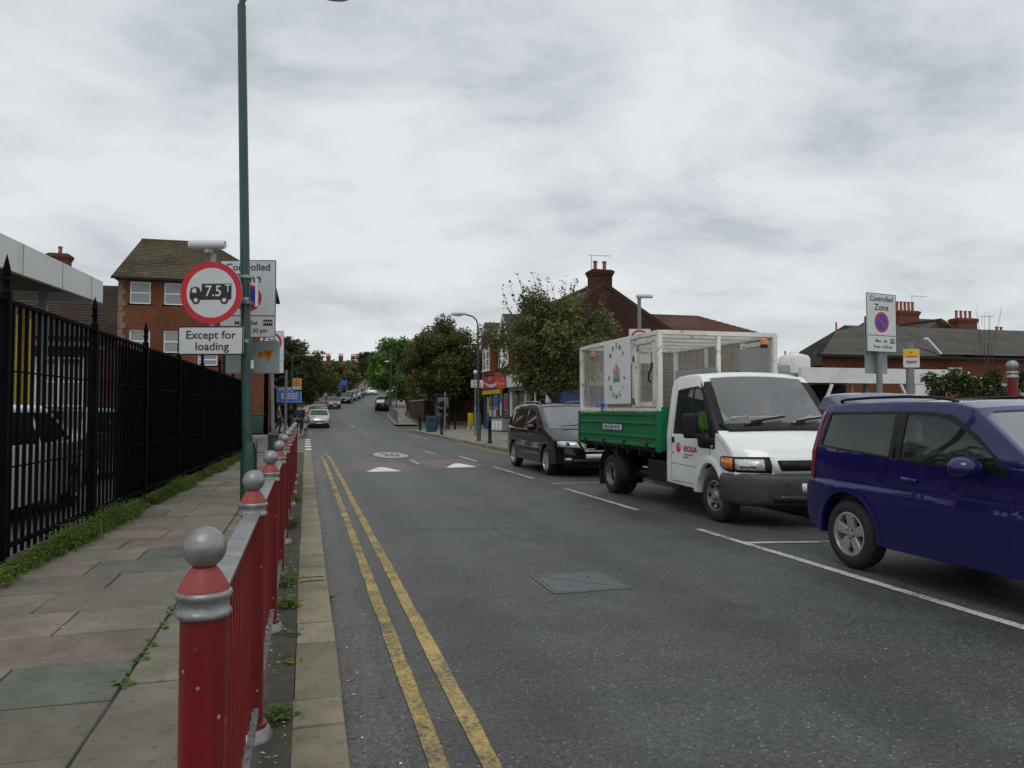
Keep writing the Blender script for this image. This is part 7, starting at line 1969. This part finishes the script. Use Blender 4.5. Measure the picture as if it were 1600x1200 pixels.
tree('dark_tree', 'second dark tree on the left, leaning over the pavement', (-1.0, 82, zr(82)), 8.0, 2.0, .3, (4.3, 4.4, 3.4), 'leaf_olive', 16000, .26, 43, 'trees along the road', nclump=70, clump=.26)
tree('dark_tree', 'third dark tree on the left, behind the blue direction sign', (-7.5, 64, zr(64)), 8.6, 2.0, .3, (4.0, 4.0, 3.9), 'leaf_dark', 16000, .26, 45, 'trees along the road', nclump=60, clump=.28)
tree('hill_tree', 'rounded tree on the left of the hill above the parked cars', (5.5, 132, zr(132)), 6.2, 1.8, .3, (4.6, 4.0, 2.9), 'leaf_mid', 9000, .36, 51, 'trees on the hill')
tree('hill_tree', 'low tree above the blue shelter on the hill', (0.5, 112, zr(112)), 6.2, 1.6, .3, (5.0, 4.0, 3.0), 'leaf_olive', 9000, .36, 52, 'trees on the hill')
tree('hill_tree', 'dark tree on the hill directly over the pale parked cars', (15.0, 182, zr(182)), 9.4, 2.0, .35, (6.0, 5.0, 4.6), 'leaf_dark', 12000, .46, 53, 'trees on the hill')
tree('hill_tree', 'tree on the hill left of the bright green tree', (23.0, 175, zr(175)), 8.6, 2.0, .35, (5.5, 5.0, 4.2), 'leaf_olive', 10000, .46, 54, 'trees on the hill')
tree('hill_tree', 'tree closing the street at the top of the hill', (29.0, 205, zr(205)), 9.0, 2.0, .35, (8.0, 5.0, 4.4), 'leaf_mid', 10000, .55, 55, 'trees on the hill')
tree('hill_tree', 'green tree at the right verge behind the black parked cars', (17.5, 122, zr(122)), 9.5, 2.2, .35, (5.0, 5.0, 4.6), 'leaf_bright', 12000, .40, 56, 'trees on the hill')
tree('hill_tree', 'dark tree low on the right verge of the hill', (26.5, 148, zr(148)), 9.0, 2.2, .35, (5.5, 5.0, 4.5), 'leaf_dark', 10000, .42, 57, 'trees on the hill')
# far woodland on the skyline at both sides
far = []
rr_ = random.Random(5)
for k in range(90):
    x = rr_.uniform(-170, 230); y = rr_.uniform(300, 420)
    far.append((x, y, zr(y) + rr_.uniform(2, 6.5), rr_.uniform(4, 7), 1))
tag(leaf_cloud('distant_wood', far, 26000, 1.3, 'leaf_dark', None, 77), 'distant line of trees along the horizon behind the houses', 'trees', kind='stuff')
# shrubs on the far right
def shrub(label, base, crown, mat, n, size, seed, flowers=False, stems=0):
    r = random.Random(seed); t = thing('shrub', label, 'shrub', base, 0, 'shrubs by the forecourt')
    m = MB()
    for k in range(8):
        a = r.uniform(0, 6.28); m.cyl((0, 0, -.05), (crown[0] * .5 * math.cos(a), crown[1] * .5 * math.sin(a), crown[2] * r.uniform(.9, 1.5)), .03, .01, 5, cap=False)
    for k in range(stems):
        a = r.uniform(0, 6.28); top = Vector((crown[0] * r.uniform(-.6, .6), r.uniform(-.3, .3), crown[2] * 2 + r.uniform(.3, 1.3)))
        mid = top * .55 + Vector((r.gauss(0, .1), 0, 0)); m.cyl((0, 0, 0), mid, .011, .007, 5, cap=False); m.cyl(mid, top + Vector((r.gauss(0, .18), 0, -.2)), .007, .003, 4, cap=False)
    m.build('stems', M['bark'], t, fix=False)
    cl = [(r.uniform(-.8, .8) * crown[0], r.uniform(-.8, .8) * crown[1], crown[2] * r.uniform(.35, 1.7), .34 * min(crown), 1) for k in range(30)]
    leaf_cloud('crown', cl, n, size, mat, t, seed)
    if flowers: leaf_cloud('flowers', [(c[0], c[1] - .1, c[2] + .1, c[3], 1) for c in cl], n // 40, size * .55, 'paper', t, seed + 3)
shrub('leafy shrub with small white flowers left of the red ball-topped post', (16.0, 15.2, .1), (1.1, .7, 1.35), 'leaf_dark', 8000, .085, 61, True)
shrub('dark shrub with bare whippy stems above the blue off-roader', (17.3, 15.6, .1), (1.0, .7, 1.55), 'leaf_dark', 8000, .085, 63, False, 14)
# weeds along the foot of the fence
def weeds(name, label, pts, mat='leaf_weed', parent=None):
    r = random.Random(91); v = []; f = []
    for (x, y, z, hmax, n, sx, sy) in pts:
        for _ in range(n):
            px, py = x + r.gauss(0, sx), y + r.uniform(-sy, sy); h = hmax * r.uniform(.25, 1.0) ** 1.3
            kind = r.random()
            if kind < .45:        # grass blade
                a = r.uniform(0, 6.28); b = h * r.uniform(.2, .6); w = .004 + .003 * r.random()
                i = len(v); ca, sa = math.cos(a), math.sin(a)
                v += [(px - sa * w, py + ca * w, z), (px + sa * w, py - ca * w, z), (px + ca * b * .4 + sa * w * .7, py + sa * b * .4 - ca * w * .7, z + h * .6), (px + ca * b * .4 - sa * w * .7, py + sa * b * .4 + ca * w * .7, z + h * .6), (px + ca * b, py + sa * b, z + h)]
                f += [(i, i+1, i+2, i+3), (i+3, i+2, i+4)]
            else:                 # small broad leaves up a stalk
                for q in range(4):
                    zz = z + h * (q + 1) / 4; s = r.uniform(.010, .026); a = r.uniform(0, 6.28); ca, sa = math.cos(a), math.sin(a); i = len(v)
                    ox, oy = px + r.gauss(0, .02), py + r.gauss(0, .02)
                    v += [(ox, oy, zz), (ox + ca * s - sa * s * .6, oy + sa * s + ca * s * .6, zz + s * .4), (ox + ca * s * 2.1, oy + sa * s * 2.1, zz + s * .2), (ox + ca * s + sa * s * .6, oy + sa * s - ca * s * .6, zz + s * .4)]
                    f.append((i, i+1, i+2, i+3))
    me = bpy.data.meshes.new(name); me.from_pydata(v, [], f); me.materials.append(M[mat]); me.update()
    o = link(bpy.data.objects.new(name, me))
    return tag(o, label, 'weeds', kind='stuff')
pts = []
r = random.Random(17)
for k in range(150):
    y = 5.6 + 18.5 * k / 150; x = fence_x(y) + .10
    b = max(.08, min(1, .55 + .5 * math.sin(y * 2.3) * math.sin(y * .9 + 1) + r.uniform(-.35, .35)))
    if y < 10: b = max(b, .45)
    pts.append((x + .05 + .05 * b, y, .115, .05 + .20 * b ** 1.5 * (1.0 if y < 14 else .8), int(190 * b), .035 + .05 * b, .10))
weeds('verge_weeds', 'green weeds and grass growing along the foot of the iron fence', pts)
pts = [(-.13, 2.6, PV, .035, 6, .02, .04), (-.10, 3.6, PV, .05, 26, .022, .05), (-.08, 4.4, PV, .03, 10, .02, .05), (-.1, 5.6, PV, .06, 60, .035, .10), (-.15, 6.4, PV, .08, 90, .04, .22), (-.06, 4.9, PV, .03, 10, .02, .06), (-.16, 9.4, PV, .12, 120, .04, .25), (-.14, 12, PV, .10, 90, .04, .3), (-.87, 5.7, PV, .02, 14, .008, .5), (-.88, 4.6, PV, .014, 16, .006, .4), (.19, 6.1, .01, .04, 14, .01, .05)]
weeds('kerb_weeds', 'small green weeds in the dirt strip behind the kerbstones', pts)
moss = MB()
# loose litter and leaves
def scatter(name, label, n, region, size, mat, seed, z):
    r = random.Random(seed); m = MB()
    for _ in range(n):
        x, y = region(r); s = size * r.uniform(.4, 1.3); a = r.uniform(0, 6.28); ca, sa = math.cos(a), math.sin(a); l = s * r.uniform(.8, 2.0)
        p = [(x + ca * l, y + sa * l, z + .001), (x - sa * s * .5, y + ca * s * .5, z + .004 + s * .2 * r.random()), (x - ca * l * .8, y - sa * l * .8, z + .001), (x + sa * s * .5, y - ca * s * .5, z + .003)]
        m.poly(p)
    return tag(m.build(name, M[mat], fix=False), label, 'litter', kind='stuff')
scatter('gutter_litter', 'scraps of pale litter in the gutter and on the road', 110, lambda r: (r.choice([r.gauss(.24, .03), r.uniform(.22, .5)]), r.uniform(2.2, 22)), .010, 'litter_white', 3, .004)
scatter('road_litter', 'tiny pale bits scattered over the asphalt', 150, lambda r: (r.uniform(.9, 6.5), r.uniform(2.2, 22)), .006, 'litter_white', 4, .004)
scatter('strip_litter', 'pale scraps lying in the dirt strip by the railing', 130, lambda r: (r.uniform(-.22, -.06), r.uniform(2, 9)), .009, 'litter_white', 5, PV)
scatter('fallen_leaves', 'brown fallen leaves along the kerb', 90, lambda r: (r.choice([r.gauss(.25, .04), r.uniform(-.2, -.06)]), r.uniform(2.5, 20)), .014, 'dead_leaf', 6, .006)
scatter('paving_litter', 'small pale scraps lying on the paving slabs', 26, lambda r: (r.uniform(-2.2, -.4), r.uniform(2.5, 20)), .012, 'litter_white', 8, PV + .006)
# ------------------------------------------------------------------ people
def skinned(name, joints, edges, mat, parent, lvl=2, root=0):
    me = bpy.data.meshes.new(name); me.from_pydata([j[0] for j in joints], edges, []); me.materials.append(mat)
    o = link(bpy.data.objects.new(name, me)); o.parent = parent
    bm = bmesh.new(); bm.from_mesh(me); lay = bm.verts.layers.skin.verify()
    bm.verts.ensure_lookup_table()
    for i, v in enumerate(bm.verts):
        v[lay].radius = joints[i][1] if isinstance(joints[i][1], tuple) else (joints[i][1], joints[i][1]); v[lay].use_root = (i == root)
    bm.to_mesh(me); bm.free()
    sk = o.modifiers.new('skin', 'SKIN'); sk.use_smooth_shade = True
    ss = o.modifiers.new('sub', 'SUBSURF'); ss.levels = lvl; ss.render_levels = lvl
    return o
def person(label, loc, rz, skin, top, legs, hair, stride=0.18, seated=False, armL=None, armR=None, H=1.72, bag=None, group='people on the left pavement', scarf=None):
    k = H / 1.75
    t = thing('person', label, 'person', loc, rz, group)
    def S(p): return (p[0] * k, p[1] * k, p[2] * k)
    hip = .93; hx_ = .095
    if seated:
        legsL = [(-.10, .45, .93), (-.10, .48, .50)]; legsR = [(.10, .45, .93), (.10, .48, .50)]; hip = .93
    else:
        legsL = [(-hx_, stride * .55, .50), (-hx_, stride * .2, .08)]; legsR = [(hx_, -stride * .3, .50), (hx_, -stride, .10)]
    aL = armL or [(-.25, -.03, 1.16), (-.27, .08, .92)]; aR = armR or [(.25, .03, 1.16), (.27, .12, .92)]
    J = [((0, 0, hip), .125), ((0, 0, 1.15), .125), ((0, 0, 1.38), .13), ((0, 0, 1.50), .055), ((0, .015, 1.60), .085), ((0, .02, 1.70), .07),
         ((-.18, 0, 1.42), .065), (aL[0], .047), (aL[1], .036), ((.18, 0, 1.42), .065), (aR[0], .047), (aR[1], .036),
         ((-hx_, .0, hip - .06), .09), (legsL[0], .062), (legsL[1], .042), ((hx_, 0, hip - .06), .09), (legsR[0], .062), (legsR[1], .042)]
    E = [(0,1),(1,2),(2,3),(3,4),(4,5),(2,6),(6,7),(7,8),(2,9),(9,10),(10,11),(0,12),(12,13),(13,14),(0,15),(15,16),(16,17)]
    b = skinned('body', [(S(p), r_ * k) for p, r_ in J], E, M[skin], t)
    Jt = [((0, 0, hip - .04), (.165, .125)), ((0, 0, 1.15), (.155, .125)), ((0, 0, 1.38), (.175, .125)), ((0, 0, 1.46), .085),
          ((-.185, 0, 1.41), .078), (aL[0], .062), (tuple(Vector(aL[0]).lerp(Vector(aL[1]), .85)), .05), ((.185, 0, 1.41), .078), (aR[0], .062), (tuple(Vector(aR[0]).lerp(Vector(aR[1]), .85)), .05)]
    skinned('jacket', [(S(p), tuple(q * k for q in r_) if isinstance(r_, tuple) else r_ * k) for p, r_ in Jt], [(0,1),(1,2),(2,3),(2,4),(4,5),(5,6),(2,7),(7,8),(8,9)], M[top], t)
    Jl = [((0, 0, hip + .02), (.15, .12)), ((-hx_, .0, hip - .08), .10), (legsL[0], .075), (legsL[1], .058), ((hx_, 0, hip - .08), .10), (legsR[0], .075), (legsR[1], .058)]
    skinned('trousers', [(S(p), tuple(q * k for q in r_) if isinstance(r_, tuple) else r_ * k) for p, r_ in Jl], [(0,1),(1,2),(2,3),(0,4),(4,5),(5,6)], M[legs], t)
    m = MB().ball((0, 0, 0), 1, 16, 10); m.v = [(a * .092 * k, b_ * .105 * k - .012 * k, max(c * .10, -.05 + .05 * (b_ > .3)) * k) for a, b_, c in m.v if True]
    h_ = m.build('hair', M[hair], t, smooth=60); h_.location = S((0, .005, 1.715))
    MB().ball((0, .105, 1.655), .022, 8, 6).build('nose', M[skin], t).scale = (k, k, k)
    for x in (-.035, .035): MB().ball((x, .092, 1.685), .011, 8, 6).build('eye', M['hair_dark'], t).scale = (k, k, k)
    for s, lp_ in ((-1, legsL[1]), (1, legsR[1])):
        MB().ball((0, 0, 0), 1, 10, 8, sc=(.048 * k, .13 * k, .055 * k)).build('shoe', M['cloth_black'], t, smooth=60).location = S((lp_[0], lp_[1] + .06, lp_[2] - .035))
    if not seated:
        for s, ap in ((-1, aL[1]), (1, aR[1])):     # hand with five curled fingers
            e = sub('hand', t, S(ap))
            MB().ball((0, .01, -.05), .045, 10, 8, sc=(.5, .9, 1.1)).build('palm', M[skin], e, smooth=60)
            for q in range(4): MB().tube([(0, -.025 + q * .018, -.085), (-s * .008, -.024 + q * .018, -.12), (-s * .022, -.022 + q * .018, -.145 + abs(q - 1.5) * .006)], .0085, 6).build('finger', M[skin], e, smooth=60)
            MB().tube([(0, .04, -.04), (-s * .012, .062, -.075), (-s * .018, .058, -.10)], .0095, 6).build('thumb', M[skin], e, smooth=60)
    if bag: MB().box(-.16 * k, .16 * k, -.30 * k, -.12 * k, 1.02 * k, 1.46 * k).build('backpack', M[bag], t, bevel=.05, smooth=50, seg=3)
    return t
person('person in dark clothes with a pale back panel standing nearest the kerb', (-.36, 43.5, PV), R(8), 'skin', 'cloth_black', 'cloth_black', 'hair_dark', .10, H=1.66, bag='cloth_navy')
person('person in a black coat just left of the one nearest the kerb', (-.95, 47.5, PV), R(150), 'skin_dark', 'cloth_black', 'cloth_navy', 'hair_dark', .22, H=1.74)
person('person in grey striding between the two sign posts', (-1.55, 46.0, PV), R(-70), 'skin', 'cloth_grey', 'cloth_navy', 'hair_dark', .32, H=1.70)
person('person in navy walking left of the direction sign post', (-2.2, 47.2, PV), R(100), 'skin_dark', 'cloth_navy', 'cloth_black', 'hair_dark', .28, H=1.72)
person('person in a red jacket beside the silver parked hatchback', (-.30, 55.5, PV), R(170), 'skin', 'cloth_red', 'cloth_black', 'hair_dark', .15, H=1.70)
# two people in the truck cab
dv = person('driver in a yellow high-visibility vest at the truck window', (6.335 - .45, 9.08 + .98, .10), math.pi, 'skin_dark', 'hi_vis', 'cloth_navy', 'hair_dark', seated=True, armL=[(-.24, .20, 1.22), (-.16, .48, 1.22)], armR=[(.28, .16, 1.24), (.30, .44, 1.16)], H=1.66, group='people in the truck cab')
ps = person('passenger in dark clothes on the far side of the truck cab', (6.335 + .52, 9.08 + 1.0, .10), math.pi, 'skin', 'cloth_navy', 'cloth_black', 'hair_dark', seated=True, H=1.62, group='people in the truck cab')

# ------------------------------------------------------------------ parked cars further away
WHITE = M['paint_silver']
protoH = far_car('parked_car', 'hatch', M['paint_silver']); protoE = far_car('parked_car', 'estate', M['paint_silver'])
used = {'hatch': False, 'estate': False}
def park(kind, x, y, rz, pm_, label, group):
    src = protoH if kind == 'hatch' else protoE
    if not used[kind]:
        o = src; used[kind] = True
        if pm_ != 'paint_silver':
            for c in list(o.children_recursive):
                if c.type == 'MESH':
                    for s in c.material_slots:
                        if s.material == M['paint_silver']: s.link = 'OBJECT'; s.material = M[pm_]
    else:
        o = copy_tree(src, None, None)
        for c in list(o.children_recursive):
            if c.type == 'MESH':
                base = c.data.materials
                for i, s in enumerate(c.material_slots):
                    if base[i] == M['paint_silver']: s.link = 'OBJECT'; s.material = M[pm_]
    o.location = (x, y, zr(y) + .002); sl = math.atan((zr(y + 2) - zr(y - 2)) / 4)
    o.rotation_euler = (sl if abs(rz) < 1 else -sl, 0, rz)
    tag(o, label, 'car', group)
g1 = 'cars parked up the left side of the street'; g2 = 'cars parked on the right side of the hill'; g3_ = 'cars in the fenced yard'
PI = math.pi
park('hatch', 1.02, 61.2, PI, 'paint_silver', 'silver hatchback, nearest of the cars parked on the left', g1)
park('estate', 1.05, 66.5, PI, 'paint_grey', 'grey estate parked directly behind the silver hatchback', g1)
park('hatch', xl(97) + .75, 97, PI + .1, 'paint_maroon', 'dark maroon hatchback parked alone past the left side street', g1)
for i, (y, c, l) in enumerate(((113, 'paint_black', 'black hatchback at the near end of the row on the hill'), (119, 'paint_grey', 'grey hatchback second in the row on the hill'), (125, 'paint_silver', 'silver hatchback third in the row on the hill'), (131, 'paint_black', 'dark hatchback fourth in the row on the hill'), (137, 'paint_red', 'red hatchback at the far end of the row on the hill'))):
    park('hatch', xl(y) + 1.0, y, PI - .17, c, l, g1)
park('estate', 12.0, 142, PI - .2, 'paint_van_white', 'white estate driving down the hill', g2)
park('estate', 16.4, 150, PI - .2, 'paint_silver', 'silver estate coming down the hill behind the white one', g2)
park('hatch', 21.4, 166, PI - .2, 'paint_grey', 'grey hatchback furthest up the hill', g2)
park('estate', xr(95) - 1.1, 95, -.12, 'paint_black', 'black estate, nearest parked car on the right of the hill', g2)
park('hatch', xr(101) - 1.05, 101, -.14, 'paint_black', 'black hatchback parked beyond the black estate on the right', g2)
park('hatch', xr(107) - 1.05, 107, -.15, 'paint_grey', 'grey hatchback parked third on the right of the hill', g2)
park('estate', -4.15, 12.5, R(-2), 'paint_van_white', 'pale silver car parked close behind the iron fence', g3_)
park('hatch', -7.0, 13.4, R(-10), 'paint_red', 'red hatchback behind the silver car in the yard', g3_)
park('hatch', -4.6, 18.6, R(-3), 'paint_grey', 'grey hatchback further along behind the iron fence', g3_)
for o in bpy.data.objects:
    if o.name.startswith('parked_car') and o.get('group') == g3_: o.location.z = .105; o.rotation_euler.x = 0
